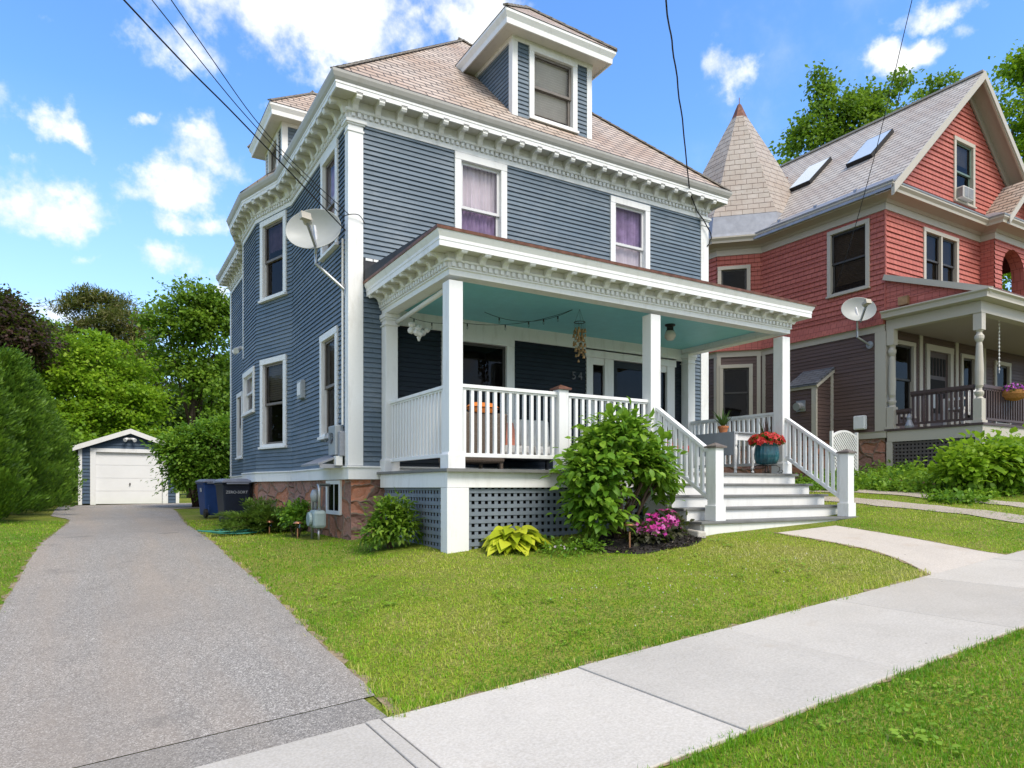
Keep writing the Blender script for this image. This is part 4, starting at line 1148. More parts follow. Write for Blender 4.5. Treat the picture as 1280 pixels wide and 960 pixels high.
m.build('rake_soffit', M['tan_dark'], RR)
# skylights
def skylight(y0, y1, xa, xb):
    m = MB(); t = .11
    P = lambda x, y, h: (x-h*.68, y, slope(x)+h*.73)
    for (a,b,c,d) in ((xa,xb,y0,y0+.07),(xa,xb,y1-.07,y1),(xa,xa+.07,y0+.07,y1-.07),(xb-.07,xb,y0+.07,y1-.07)):
        m.hexa([P(a,c,.001),P(b,c,.001),P(b,d,.001),P(a,d,.001),P(a,c,t),P(b,c,t),P(b,d,t),P(a,d,t)])
    o = m.build('skylight', M['black'], RR)
    m = MB(); m.poly([P(xa+.02,y0+.02,t+.004),P(xb-.02,y0+.02,t+.004),P(xb-.02,y1-.02,t+.004),P(xa+.02,y1-.02,t+.004)])
    return m
for ys_ in ((10.72, 11.44), (12.55, 13.27)):
    q = skylight(*ys_, 17.38, 18.36); q.build('skylight_pane', simple('sky_reflection_pane', (.55,.62,.68), .08, .03, 1, 0, .8), RR)  # pale blue-white pane colour stands in for the reflected sky
# small gable dormer over the bay
m = MB(); bx, bz = 21.6, 8.35; s2 = lambda x: bz-abs(x-bx)*.95; fy2 = 8.78
m.hexa([(20.2,fy2,s2(20.2)-.05),(bx,fy2,s2(bx)-.05),(bx,10.9,s2(bx)-.05),(20.2,10.9,s2(20.2)-.05),(20.2,fy2,s2(20.2)),(bx,fy2,s2(bx)),(bx,10.9,s2(bx)),(20.2,10.9,s2(20.2))])
m.hexa([(bx,fy2,s2(bx)-.05),(23,fy2,s2(23)-.05),(23,10.9,s2(23)-.05),(bx,10.9,s2(bx)-.05),(bx,fy2,s2(bx)),(23,fy2,s2(23)),(23,10.9,s2(23)),(bx,10.9,s2(bx))])
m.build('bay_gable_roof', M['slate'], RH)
m = MB(); clap(m, gP, 20, 23.2, 7.02, bz-.1, .115, .016, (), lambda z: (bx-(bz-.12-z)/.95, bx+(bz-.12-z)/.95)); m.build('bay_gable_wall', RS, RH)
m = MB()
for s_ in (-1,1):
    e = bx+s_*1.42
    m.hexa([(e,fy2-.03,s2(e)-.17),(bx,fy2-.03,s2(bx)-.17),(bx,fy2-.001,s2(bx)-.17),(e,fy2-.001,s2(e)-.17),(e,fy2-.03,s2(e)+.01),(bx,fy2-.03,s2(bx)+.01),(bx,fy2-.001,s2(bx)+.01),(e,fy2-.001,s2(e)+.01)])
m.build('bay_rake_board', TAN, RH)
# turret spire with metal skirt and copper tip
def ring(ap_, z): return [(*octo(ap_, k), z) for k in range(8)]
def loft(mb, rings):
    for a, b in zip(rings, rings[1:]):
        for k in range(8):
            j = (k+1) % 8; mb.poly([a[k], a[j], b[j], b[k]])
m = MB(); loft(m, [ring(2.17, 7.02), ring(2.14, 7.10), ring(2.02, 7.66)]); m.build('spire_skirt', M['gutter'], RH)
m = MB(); loft(m, [ring(2.03, 7.64), ring(1.62, 8.42), ring(1.07, 9.66), ring(.18, 11.42)]); m.build('turret_spire', M['spire'], RH)
m = MB(); loft(m, [ring(.23, 11.32), ring(.06, 11.76), ring(.03, 11.80)]); m.tube([(TC.x,TC.y,11.78),(TC.x,TC.y,12.0)], .012, 6); m.build('spire_tip', M['copper'], RH)
m = MB(); vl_ = [(18.71,14.75),(17.62,14.15),(16.7,13.72),(16.05,13.2)]; vr_ = [(18.52,14.19),(17.36,13.52),(16.42,13.07),(15.80,12.82)]
for i in range(3):
    P4 = [vl_[i], vl_[i+1], vr_[i+1], vr_[i]]; m.poly([(x, y, slope(x)+.03) for x, y in P4])
m.build('valley_flashing', M['rust'], RH)
# bulkhead on the side wall
m = MB(); by0, by1, bxw = 10.93, 11.78, 15.35
gK = Fr((bxw,0,0),(0,1,0),(-1,0,0)); clap(m, gK, by0, by1, 1.2, 2.60, .09, .014)
gK2 = Fr((bxw,by0,0),(1,0,0),(0,-1,0)); clap(m, gK2, 0, RX-bxw, 1.2, 3.0, .09, .014, (), lambda z: (max(0, (z-2.60)/.7), RX-bxw))
m.build('bulkhead_wall', BR, RH)
m = MB(); m.hexa([(bxw-.08,by0-.06,2.56),(RX,by0-.06,3.02),(RX,by1,3.02),(bxw-.08,by1,2.56),(bxw-.08,by0-.06,2.62),(RX,by0-.06,3.08),(RX,by1,3.08),(bxw-.08,by1,2.62)]); m.build('bulkhead_roof', M['dark_shingle'], RH)
m = MB(); m.fbox(gK, by0-.015, by0+.12, -.02, .03, 1.2, 2.5); m.fbox(gK, by0-.04, by1, -.02, .04, 2.501, 2.585); m.fbox(gK, by1-.03, by1+.02, -.6, .02, 1.2, 2.5); m.fbox(gK2, RX-bxw-.10, RX-bxw, -.02, .03, 1.2, 2.98)
m.beam((bxw-.06,by0-.045,2.53),(RX,by0-.045,2.97), .03, .07); m.build('bulkhead_trim', TAN, RH)
m = MB(); m.box(bxw, RX, by0+.02, by1, .0, 1.2); m.build('bulkhead_base', M['stone'], RH)
m = MB(); m.fbox(gK, 11.22, 11.48, .015, .05, 1.94, 2.22); vh = m.build('wall_vent', M['galv'], RH)
m = MB(); m.tube([gK(11.35,.05,2.08), gK(11.35,.22,2.05)], [.10,.10], 16); m.build('vent_hood', M['galv'], vh, smooth=False)
m = MB(); m.fbox(gL, 9.98, 10.28, .03, .16, 1.42, 1.76); m.build('utility_box', M['white'], RH, bevel=.03)
# ---- porch of the red house
PX0, PX1, PY = 16.0, 23.6, 7.48; FZ = 1.385
m = MB(); m.box(PX0-.04, PX1, PY-.06, RY, FZ-.05, FZ); m.build('porch_floor', M['brown_paint'], RH)
m = MB(); m.box(PX0-.01, PX1, PY-.03, PY+.02, FZ-.30, FZ-.051); m.box(PX0-.01, PX0+.03, PY+.02, RY-.05, FZ-.30, FZ-.051); m.build('porch_skirt_board', TAN, RH)
m = MB(); lf = Fr((PX0+.03,0,0),(0,1,0),(-1,0,0)); lattice(m, lf, PY+.15, RY-.16, -.0, FZ-.302, .085, .045); lf2 = Fr((0,PY+.03,0),(1,0,0),(0,-1,0)); lattice(m, lf2, PX0+.2, PX0+3.4, 0, FZ-.302, .085, .045); m.build('porch_lattice', M['lattice_tan'], RH)
m = MB(); m.box(PX0-.005, PX0+.16, PY-.02, PY+.12, .0, FZ-.302); m.build('skirt_post', TAN, RH)
m = MB(); m.box(PX0-.005, PX0+.06, RY-.17, RY-.03, .0, FZ-.302); m.build('skirt_post', TAN, RH)
m = MB(); m.poly([(PX0+.5,PY+.5,0),(PX1,PY+.5,0),(PX1,PY+.5,1.3),(PX0+.5,PY+.5,1.3)]); m.poly([(PX0+.5,PY+.5,0),(PX0+.5,RY,0),(PX0+.5,RY,1.3),(PX0+.5,PY+.5,1.3)]); m.build('underfloor_shade_sheet', M['dark'], RH)  # dark sheets in place of the shade beneath this porch
def turned(x, y, half=False):
    prof = [(.075,.50),(.085,.52),(.06,.56),(.085,.62),(.09,.66),(.055,.70),(.05,.74),(.075,.80),(.082,1.1),(.062,1.65),(.05,1.72),(.07,1.75),(.09,1.80),(.09,1.86),(.06,1.90),(.05,1.93),(.075,1.97),(.08,2.0)]
    m = MB(); m.box(x-.085,x+.085,y-.085,y+.085,FZ,FZ+.52); m.lathe((x,y,FZ), prof, 16); m.box(x-.085,x+.085,y-.085,y+.085,FZ+1.98,FZ+2.36)
    m.box(x-.11,x+.11,y-.11,y+.11,FZ+.001,FZ+.06)
    return m.build('turned_post', TAN, RH)
turned(PX0+.11, PY+.09); turned(PX0+.06, RY-.13); turned(PX0+3.4, PY+.09); turned(PX0+6.9, PY+.09)
RPP = [(PX1,PY),(PX0,PY),(PX0,RY-.02)]
m = MB(); m.sweep(RPP, [(-.2,FZ+2.34),(.0,FZ+2.34),(.0,FZ+2.58),(-.2,FZ+2.58)]); m.build('porch_beam', TAN, RH)
m = MB(); m.sweep(RPP, [(-.05,FZ+2.582),(.20,FZ+2.60),(.20,FZ+2.64),(.215,FZ+2.70),(.26,FZ+2.735),(.26,FZ+2.76),(-.05,FZ+2.76)]); m.build('porch_crown', TAN, RH)
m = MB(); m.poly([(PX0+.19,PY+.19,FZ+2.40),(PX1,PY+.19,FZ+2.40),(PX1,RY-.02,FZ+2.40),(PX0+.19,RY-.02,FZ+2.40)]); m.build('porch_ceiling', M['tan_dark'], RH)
m = MB(); zr0, zr1 = FZ+2.765, FZ+3.62
m.hexa([(PX0-.1,PY-.25,zr0),(PX1,PY-.25,zr0),(PX1,RY-.02,zr1),(PX0-.1,RY-.02,zr1),(PX0-.1,PY-.25,zr0+.03),(PX1,PY-.25,zr0+.03),(PX1,RY-.02,zr1+.03),(PX0-.1,RY-.02,zr1+.03)]); m.build('porch_roof', M['copper'], RH)
m = MB(); fr_ = Fr((PX0-.0,0,0),(0,1,0),(-1,0,0)); clap(m, fr_, PY-.2, RY-.02, zr0-.0, zr1, .115, .014, (), lambda z: (PY-.25+(z-zr0)/(zr1-zr0)*(RY-.02-PY+.25), RY-.02)); m.build('porch_roof_cheek', RS, RH)
m = MB(); m.beam((PX0-.09,PY-.24,zr0-.03),(PX0-.09,RY-.02,zr1-.03), .06, .13); m.build('porch_rake', TAN, RH)
m = MB(); m.fbox(fr_, RY-.58, RY-.36, .016, .10, zr0+.08, zr0+.27); m.build('wooden_block', M['wood'], RH)
# brown railings
bb = MB(); bb.box(-.02,.02,-.02,.02,0,1); bb = bb.mesh('baluster', M['brown_paint'])
def rrail(p, q, n_, z0=FZ+.10, z1=FZ+.80):
    p = Vector((*p,0)); q = Vector((*q,0)); m = MB()
    m.beam(p+Vector((0,0,z1)), q+Vector((0,0,z1)), .07, .07); m.beam(p+Vector((0,0,z1-.059)), q+Vector((0,0,z1-.059)), .04, .05)
    o = m.build('porch_railing', M['brown_paint'], RH)
    m = MB(); m.beam(p+Vector((0,0,z0)), q+Vector((0,0,z0)), .06, .05); m.build('bottom_rail', M['brown_paint'], o)
    for i in range(n_):
        c = p+(q-p)*((i+.5)/n_); place(bb, 'baluster', o, (c.x,c.y,z0), 0, (1,1,z1-z0-.05))
rrail((PX0+.10,PY+.18), (PX0+.10,RY-.55), 13); rrail((PX0+.10,RY-.55), (PX0+.10,RY-.22), 3, z1=FZ+.42); rrail((PX0+.2,PY+.09), (PX0+3.3,PY+.09), 28)
# porch wall: posts and front door
for x in (17.42, 19.1, 20.5):
    m = MB(); m.fbox(gF, x, x+.13, -.01, .035, 1.36, 3.78); m.build('wall_post', TAN, RH)
m = MB()
for a, b, c, d_ in ((17.72,17.86,FZ,3.45),(18.82,18.96,FZ,3.45),(17.70,18.98,3.451,3.60)): m.fbox(gF, a, b, -.03, .045, c, d_)
ds = m.build('door_surround', TAN, RH)
m = MB(); m.fbox(gF, 17.861, 18.819, -.07, -.03, FZ, 3.449); dd = m.build('front_door', M['brown_paint'], RH)
m = MB()
for k in range(5): m.fbox(gF, 18.0+k*.15, 18.1+k*.15, -.029, -.02, 2.85, 3.3)
m.fbox(gF, 18.0, 18.68, -.029, -.02, 1.9, 2.75); m.build('door_panes', M['dark'], dd)
m = MB(); m.fbox(gF, 18.03, 18.33, -.018, -.012, 2.02, 2.42); m.build('paper_notice', M['paper'], dd)
plain = MB(); XR2 = 23.4
plain.poly([(XR2,9.2,0),(XR2,20.5,0),(XR2,20.5,4.6),(XR2,9.2,4.6)]); plain.poly([(XR2,12,4.6),(XR2,20.5,4.6),(XR2,20.5,7),(XR2,12,7)]); plain.poly([(XR2,9.2,6.45),(XR2,12,6.45),(XR2,12,7),(XR2,9.2,7)]); plain.poly([(XR2,20.5,0),(RX,20.5,0),(RX,20.5,7),(XR2,20.5,7)]); plain.poly([(RX,16.2,1.3),(RX,20.5,1.3),(RX,20.5,6.7),(RX,16.2,6.7)])
plain.poly([(RX+.1,20.45,7),(XR2,20.45,7),(GX,20.45,10.4)]); plain.build('rear_wall', RS, RH)
# ------------------------------------------------------------------ garage
GY = 30.4; GA0, GA1 = -.66, 2.70; gg = gz(1, 30.3)
GA = thing('garage', ((GA0+GA1)/2, GY+3, gg), 'small dark blue one-car garage with white overhead door at the end of the driveway', 'garage')
fg = Fr((0,GY,0),(1,0,0),(0,-1,0)); gap = ((GA0+GA1)/2, 2.14)
ev = 1.50
m = MB(); clipga = lambda z: (GA0+max(0,(z-ev)/(gap[1]-ev)*(gap[0]-GA0)), GA1-max(0,(z-ev)/(gap[1]-ev)*(GA1-gap[0])))
clap(m, fg, GA0, GA1, gg+.05, gap[1], .13, .028, [(-.22,2.24,-2,1.46)], clipga)
m.box(GA0, GA0+.05, GY+.02, GY+6.5, gg, ev); m.box(GA1-.05, GA1, GY+.02, GY+6.5, gg, ev); m.build('wall', M['garage_blue'], GA)
m = MB()
for x in (GA0-.02, GA1-.10): m.fbox(fg, x, x+.12, -.05, .03, gg, ev+.04)
m.fbox(fg, -.30, -.12, -.05, .035, gg, 1.36); m.fbox(fg, 2.14, 2.32, -.05, .035, gg, 1.36); m.fbox(fg, -.30, 2.32, -.05, .04, 1.361, 1.50); m.build('trim', M['white'], GA)
m = MB()
for k in range(4):
    z0 = gg+.02+k*(1.36-gg-.02)/4; z1 = gg+.02+(k+1)*(1.36-gg-.02)/4
    m.fbox(fg, -.12, 2.14, -.10, -.06, z0+.006, z1-.006)
    m.fbox(fg, -.12, 2.14, -.10, -.07, z1-.006, z1+.006)
gd = m.build('overhead_door', M['door_white'], GA, bevel=.004)
m = MB(); m.tube([fg(1.01,-.055,.18), fg(1.01,-.03,.18), fg(1.01,-.03,.10)], .022, 8); m.build('handle', M['iron'], gd)
m = MB()
for s_ in (-1,1):
    e = gap[0]+s_*(gap[0]-GA0+.18); ez_ = ev-.18*(gap[1]-ev)/(gap[0]-GA0)
    m.hexa([(e,GY-.22,ez_+.06),(gap[0],GY-.22,gap[1]+.06),(gap[0],GY+6.7,gap[1]+.06),(e,GY+6.7,ez_+.06),(e,GY-.22,ez_+.12),(gap[0],GY-.22,gap[1]+.12),(gap[0],GY+6.7,gap[1]+.12),(e,GY+6.7,ez_+.12)])
m.build('roof', M['dark_shingle'], GA)
m = MB()
for s_ in (-1,1):
    e = gap[0]+s_*(gap[0]-GA0+.19); ez_ = ev-.19*(gap[1]-ev)/(gap[0]-GA0)
    m.hexa([(e,GY-.25,ez_-.06),(gap[0],GY-.25,gap[1]-.06),(gap[0],GY-.221,gap[1]-.06),(e,GY-.221,ez_-.06),(e,GY-.25,ez_+.125),(gap[0],GY-.25,gap[1]+.125),(gap[0],GY-.221,gap[1]+.125),(e,GY-.221,ez_+.125)])
m.build('rake_board', M['white_trim'], GA)
m = MB(); lx = gap[0]-.02; m.box(lx-.05,lx+.05,GY-.06,GY-.03,1.84,1.94)
for s_ in (-1,1): m.tube([(lx,GY-.08,1.89),(lx+s_*.10,GY-.16,1.88),(lx+s_*.17,GY-.26,1.82)], [.03,.045,.075], 10)
m.build('floodlight', M['white'], GA)
# ------------------------------------------------------------------ things about the place
_F, _H, _Y = 865.0, 610.0, math.radians(30.8)
def pt(px, py, d):
    u = (px-640)/_F; v = (_H-py)/_F; c, s = math.cos(_Y), math.sin(_Y)
    return Vector(((s+u*c)*d, (c-u*s)*d, v*d))
def axis_to(n):
    n = Vector(n).normalized(); return n.to_track_quat('Z', 'Y').to_matrix()

def wheelie_bin(x, y, rz, body, label, text=None):
    z0 = gz(x, y)+.02
    T = thing('recycling_bin', (x, y, z0), label, 'bin', 'recycling bins beside the house')
    m = MB(); w0, d0, w1, d1, h0, h1 = .22, .24, .285, .32, .06, .90
    c = lambda w, d, z: [(-w,-d,z),(w,-d,z),(w,d,z),(-w,d,z)]
    m.hexa(c(w0,d0,h0)+c(w1,d1,h1)); m.hexa(c(w1+.02,d1+.02,h1-.045)+c(w1+.02,d1+.02,h1))
    for sx in (-1,1): m.box(sx*.15-.025, sx*.15+.025, -d0-.05, -d0+.05, .10, .32)
    me = m.mesh('body', body)
    b = place(me, 'body', T, (x,y,z0)); bv = b.modifiers.new('bevel','BEVEL'); bv.width = .02; bv.segments = 2
    m = MB(); m.hexa(c(w1+.035,d1+.05,h1+.002)+c(w1+.03,d1+.045,h1+.03)); m.hexa(c(w1+.03,d1+.045,h1+.031)+c(w1-.06,d1-.06,h1+.085))
    m.tube([(-.22,-d1-.06,h1-.02),(.22,-d1-.06,h1-.02)], .016, 8)
    l = place(m.mesh('lid', M['bin_lid']), 'lid', T, (x,y,z0)); bv = l.modifiers.new('bevel','BEVEL'); bv.width = .015; bv.segments = 2
    for sx in (-1,1):
        m = MB(); m.tube([(sx*.19,-.25,.115),(sx*.25,-.25,.115)], .115, 18); m.tube([(sx*.251,-.25,.115),(sx*.256,-.25,.115)], .05, 12)
        place(m.mesh('wheel', M['black']), 'wheel', T, (x,y,z0))
    if text:
        t = place(text_mesh(text, .082, .003, M['letter'], 'lettering'), 'lettering', T, (x,y,z0)); t.location = (0, -.312, .70); t.rotation_euler = (PI/2+.095, 0, 0)
    else:
        m = MB(); m.hexa([(-.29,-.12,.66),(-.275,-.12,.66),(-.275,.0,.66),(-.29,.0,.66),(-.297,-.12,.76),(-.28,-.12,.76),(-.28,.0,.76),(-.297,.0,.76)])
        place(m.mesh('sticker', M['letter']), 'sticker', T, (x,y,z0))
    T.rotation_euler = (0,0,rz); return T
wheelie_bin(2.50, 19.4, .16, M['bin_blue'], 'bright blue lidded recycling bin with a pale sticker, standing behind the darker bin')
wheelie_bin(2.44, 15.7, .10, M['bin_navy'], 'navy wheeled bin with white lettering under its lid, beside the yew', 'ZERO-SORT')

def dish(c, n, r, mount, knee, label, roll=0, squash=.76):
    c = Vector(c); n = Vector(n).normalized()
    side = Vector((-n.y, n.x, 0)).normalized()            # level axis across the dish, to its right seen from the front
    side = (Matrix.Rotation(roll, 3, n) @ side); up = n.cross(side).normalized()
    if up.z < 0: up = -up
    A = Matrix((side, up*squash, side.cross(up))).transposed()
    A.col[2] = n if A.col[2].dot(n) > 0 else n
    T = thing('satellite_dish', mount, label, 'satellite dish', 'satellite dishes on the house walls')
    m = MB(); pr = [(r*k/8, .30*r*(k/8)**2-.26*r) for k in range(9)]
    pr2 = pr+[(r*1.02, .30*r-.26*r+.004), (r*1.02, .30*r-.26*r-.012)]+[(r*k/8, .30*r*(k/8)**2-.26*r-.014) for k in range(8,-1,-1)]
    pr2[0] = (.0005, pr2[0][1]); pr2[-1] = (.0005, pr2[-1][1])
    m.lathe(c, pr2, 40, A); m.build('reflector', M['dish'], T, smooth=True)
    lo = c-up*r*squash*.98; fo = c+n*r*.95+up*(-.10*r)
    m = MB(); m.beam(lo-n*.05, fo-up*.06, .035, .05); m.build('feed_arm', M['gutter'], T)
    m = MB(); d_ = (c-fo).normalized(); m.tube([fo-up*.02-d_*.08, fo-up*.02+d_*.05], [.055,.075], 14); m.beam(fo-d_*.09-up*.07+A@Vector((.0,0,0)), fo-d_*.09+up*.03, .15, .07); m.build('feed_horn', M['tan'], T)
    m = MB(); back = c-n*.26*r-n*.02
    m.tube([Vector(mount), Vector(knee), Vector(knee)+Vector((0,0,.14)), back-up*.10], .024, 10); m.lathe(mount, [(.001,-.01),(.09,-.01),(.09,.02),(.001,.02)], 14, axis_to((1,0,0)) if True else None)
    m.tube([back-up*.2, back+up*.12], .04, 10); m.build('mast', M['galv'], T)
    return T
dish((2.70,10.22,3.80), (-.46,-.80,.14), .40, (3.165,10.22,2.98), (2.78,10.40,3.36), 'round off-white satellite dish bracketed to the blue house corner', .16)
dish((15.48,9.90,4.24), (-.52,-.76,.25), .40, (15.96,9.92,3.45), (15.62,10.02,3.62), 'grey satellite dish bracketed to the corner of the red house', .10)

# gas meter
GMX, GMY = 2.90, 10.75; gzz = gz(GMX, GMY)
T = thing('gas_meter', (GMX, GMY, gzz), 'grey-green gas meter with pipes against the red stone foundation', 'gas meter')
m = MB(); m.box(GMX-.10, GMX+.10, GMY-.17, GMY+.17, gzz+.18, gzz+.46); m.build('meter_body', simple('meter_paint', (.24,.31,.32), .45, .1), T, bevel=.05)
m = MB(); m.tube([(GMX-.10,GMY,gzz+.32),(GMX-.15,GMY,gzz+.32)], .11, 18); m.build('meter_face', bpy.data.materials['meter_paint'], T, bevel=.015)
m = MB(); m.tube([(GMX,GMY-.11,gzz+.46),(GMX,GMY-.11,gzz+.78),(GMX,GMY-.08,gzz+.84),(GMX,GMY+.0,gzz+.85),(GMX+.2,GMY,gzz+.85)], .022, 10)
m.tube([(GMX,GMY+.11,gzz+.46),(GMX,GMY+.11,gzz+.62),(GMX,GMY+.11,gzz+.70),(GMX,GMY+.16,gzz+.74),(GMX,GMY+.28,gzz+.74),(GMX,GMY+.30,gzz+.70),(GMX,GMY+.30,gzz)], .022, 10)
m.tube([(GMX,GMY-.08,gzz+.18),(GMX,GMY-.08,gzz)], .018, 8); m.build('pipe', M['galv'], T, smooth=True)
m = MB(); m.lathe((GMX-.03,GMY+.06,gzz+.68), [(.03,-.05),(.095,-.04),(.10,0),(.095,.03),(.03,.06)], 18, axis_to((-1,0,0))); m.build('regulator', M['grey_metal'], T, smooth=True)

def solar(x, y, h, label):
    z = gz(x, y); T = thing('solar_light', (x,y,z), label, 'garden light', 'copper stake lights in the beds')
    m = MB(); m.tube([(x,y,z-.05),(x,y,z+h-.11)], .011, 8); m.build('stake', M['copper_bright'], T)
    m = MB(); m.lathe((x,y,z+h-.11), [(.012,0),(.03,.006),(.042,.07),(.040,.075)], 14); m.build('lens', M['glass_clear'], T)
    m = MB(); m.lathe((x,y,z+h-.034), [(.072,0),(.070,.012),(.05,.026),(.045,.034),(.001,.036)], 18); m.build('cap', M['copper_bright'], T, smooth=True)
solar(5.50, 6.45, .33, 'copper stake light in the mulch under the big bush')
solar(2.55, 12.55, .24, 'small copper stake light at the foot of the yew')
solar(2.72, 11.25, .27, 'copper stake light beside the small plant by the stone foundation')

# hose
T = MB(); P = []
for i in range(150):
    t = i/149; a = t*2*PI*4.2; r = .26+.14*math.sin(t*9)+.05*math.sin(a*1.7)
    x = 2.02+r*1.25*math.cos(a)+.10*math.sin(t*5); y = 13.0+r*.9*math.sin(a); P.append((x, y, gz(x,y)+.045+.02*math.sin(a*2.3)+.05*t))
p0 = P[0]; tail = []
for i in range(1, 24):
    t = i/23; x = p0[0]-.55*t+.05*math.sin(t*7); y = p0[1]-.1*t-.18*math.sin(t*4); tail.insert(0, (x,y,gz(x,y)+.045-.02*t))
P = tail+P
T.tube(P, .013, 6); tag(T.build('garden_hose', M['hose'], smooth=True), 'teal green garden hose lying in loose loops on the grass', 'hose')

# ---- on the blue porch
DZ_ = .24
T = thing('ceiling_lamp', (8.19,8.58,2.73), 'globe ceiling lamp with dark fitting under the teal porch ceiling', 'lamp')
m = MB(); m.lathe((8.19,8.58,2.73), [(.001,0),(.085,0),(.085,-.02),(.055,-.035),(.055,-.09),(.068,-.10)][::-1], 18); m.build('fitting', M['iron'], T)
m = MB(); m.lathe((8.19,8.58,2.63), [(.001,-.17),(.05,-.16),(.09,-.11),(.095,-.07),(.07,-.01),(.05,0)], 20); m.build('globe', M['lamp_glass'], T, smooth=True)
# wind chime
cx, cy, zt = 6.30, 8.55, 2.55
T = thing('wind_chime', (cx,cy,2.73), 'cluster of small brass bells hanging on strings from the porch ceiling', 'wind chime')
m = MB()
for k in range(12):
    a0, a1 = 2*PI*k/12, 2*PI*(k+1)/12; m.tube([(cx+.085*math.cos(a0),cy+.085*math.sin(a0),zt-.02),(cx+.085*math.cos(a1),cy+.085*math.sin(a1),zt-.02)], .006, 6)
for k in range(3):
    a0 = 2*PI*k/3; m.tube([(cx+.085*math.cos(a0),cy+.085*math.sin(a0),zt-.02),(cx,cy,2.73)], .002, 4)
m.build('hoop', M['iron'], T)
q = random.Random(3); bell = MB(); strs = MB()
for k in range(13):
    a = 2*PI*k/13; r = .085 if k % 3 else .03; x, y = cx+r*math.cos(a), cy+r*math.sin(a); n = q.randint(3,6); ln = q.uniform(.3,.62)
    strs.tube([(x,y,zt-.02),(x+.01,y,zt-ln)], .0015, 4)
    for i in range(n):
        z = zt-.10-(ln-.10)*(i+q.random()*.6)/n; xx = x+q.uniform(-.02,.02); s = q.uniform(.7,1.2)
        bell.lathe((xx,y,z), [(.022*s,-.055*s),(.018*s,-.04*s),(.014*s,-.01*s),(.004,0)], 8)
    bell.build('bell_string', M['gold'], T, smooth=True); bell = MB()
strs.build('strings', M['iron'], T)
# string lights
T = thing('string_lights', (5.2,9,2.6), 'strand of small unlit bulbs looped under the porch ceiling', 'string lights')
m = MB(); bl = MB()
def strand(pts, sag):
    out = []
    for (p, s_) in zip(zip(pts, pts[1:]), sag):
        a, b = Vector(p[0]), Vector(p[1])
        for i in range(13):
            t = i/12; c = a+(b-a)*t; c.z -= s_*4*t*(1-t); out.append(c)
    m.tube(out, .004, 5)
    for c in out[2::4]:
        m.tube([c, c-Vector((0,0,.045))], .011, 8); bl.lathe(c-Vector((0,0,.045)), [(.001,-.05),(.014,-.035),(.016,-.015),(.010,0)], 8)
strand([(3.92,9.7,2.58),(4.75,9.6,2.56),(6.2,8.6,2.72)], (.06,.12)); strand([(6.2,8.6,2.72),(5.0,9.2,2.66)], (.16,))
m.build('cord', M['wire'], T); bl.build('bulbs', M['glass_clear'], T)
# white hanging ornament
q = random.Random(5); m = MB(); c0 = pt(522, 412, 10.35)
for k in range(9):
    o = Vector((q.uniform(-.10,.10), q.uniform(-.04,.04), q.uniform(-.07,.07)))
    m.lathe(c0+o, [(.001,-.05),(.045,-.035),(.055,0),(.035,.04),(.001,.05)], 7, axis_to((q.uniform(-1,1),q.uniform(-1,1),q.uniform(-1,1))))
m.lathe(c0+Vector((.15,0,.01)), [(.02,-.04),(.05,0),(.02,.05)], 6, axis_to((1,.2,.2))); m.lathe(c0+Vector((.02,0,-.12)), [(.015,-.05),(.035,0),(.03,.05)], 6)
m.tube([c0+Vector((0,0,.05)), Vector((c0.x,c0.y,2.70))], .003, 4)
tag(m.build('hanging_ornament', M['white_trim']), 'crumpled white ornament hanging near the left end of the porch', 'ornament')
# wicker armchair, loveseat, pillows
def cush(mb, c, s, rx=0):
    Rm = Matrix.Rotation(rx, 3, 'X')
    n = 6
    for a in range(n):
        for b in range(n):
            for sg in (-1,1):
                qd = []
                for (i,j) in ((a,b),(a+1,b),(a+1,b+1),(a,b+1)):
                    u, v = i/n*2-1, j/n*2-1; h_ = (1-abs(u)**4)*(1-abs(v)**4)
                    qd.append(Vector(c)+Rm@Vector((u*s[0], v*s[1], sg*s[2]*max(.12, h_**.4))))
                mb.poly(qd)
wx0, wx1, wy0, wy1 = 4.28, 5.02, 8.62, 9.32
T = thing('wicker_armchair', ((wx0+wx1)/2,(wy0+wy1)/2,DZ_), 'dark brown wicker armchair seen from the back through the white balusters', 'armchair')
m = MB(); m.hexa([(wx0,wy0,DZ_+.12),(wx1,wy0,DZ_+.12),(wx1,wy0+.10,DZ_+.12),(wx0,wy0+.10,DZ_+.12),(wx0,wy0-.10,DZ_+.82),(wx1,wy0-.10,DZ_+.82),(wx1,wy0,DZ_+.82),(wx0,wy0,DZ_+.82)]); m.build('backrest', M['wicker'], T, bevel=.03)
m = MB(); m.box(wx0+.08, wx1-.08, wy0+.11, wy1, DZ_+.12, DZ_+.38); m.build('seat', M['wicker'], T, bevel=.03)
for x in (wx0, wx1-.09): m = MB(); m.box(x, x+.085, wy0+.11, wy1, DZ_+.12, DZ_+.60); m.build('armrest', M['wicker'], T, bevel=.03)
for x in (wx0+.02, wx1-.06):
    for y in (wy0+.02, wy1-.06): m = MB(); m.box(x, x+.04, y, y+.04, DZ_, DZ_+.12); m.build('leg', M['wicker'], T)
m = MB(); cush(m, (4.62,8.56,DZ_+.885), (.235,.085,.075), 0); tag(m.build('pillow', M['orange'], smooth=True), 'plump orange pillow lying along the top of the wicker chair back', 'pillow', 'warm coloured porch pillows')
lx0, lx1, ly0, ly1 = 5.28, 6.62, 9.25, 9.92
T = thing('porch_loveseat', ((lx0+lx1)/2,(ly0+ly1)/2,DZ_), 'dark framed loveseat with pale cushions against the porch wall', 'sofa')
m = MB()
m.box(lx0, lx1, ly0, ly1, DZ_+.22, DZ_+.28); m.box(lx0, lx1, ly1-.04, ly1, DZ_+.281, DZ_+.80); m.build('frame', M['iron'], T)
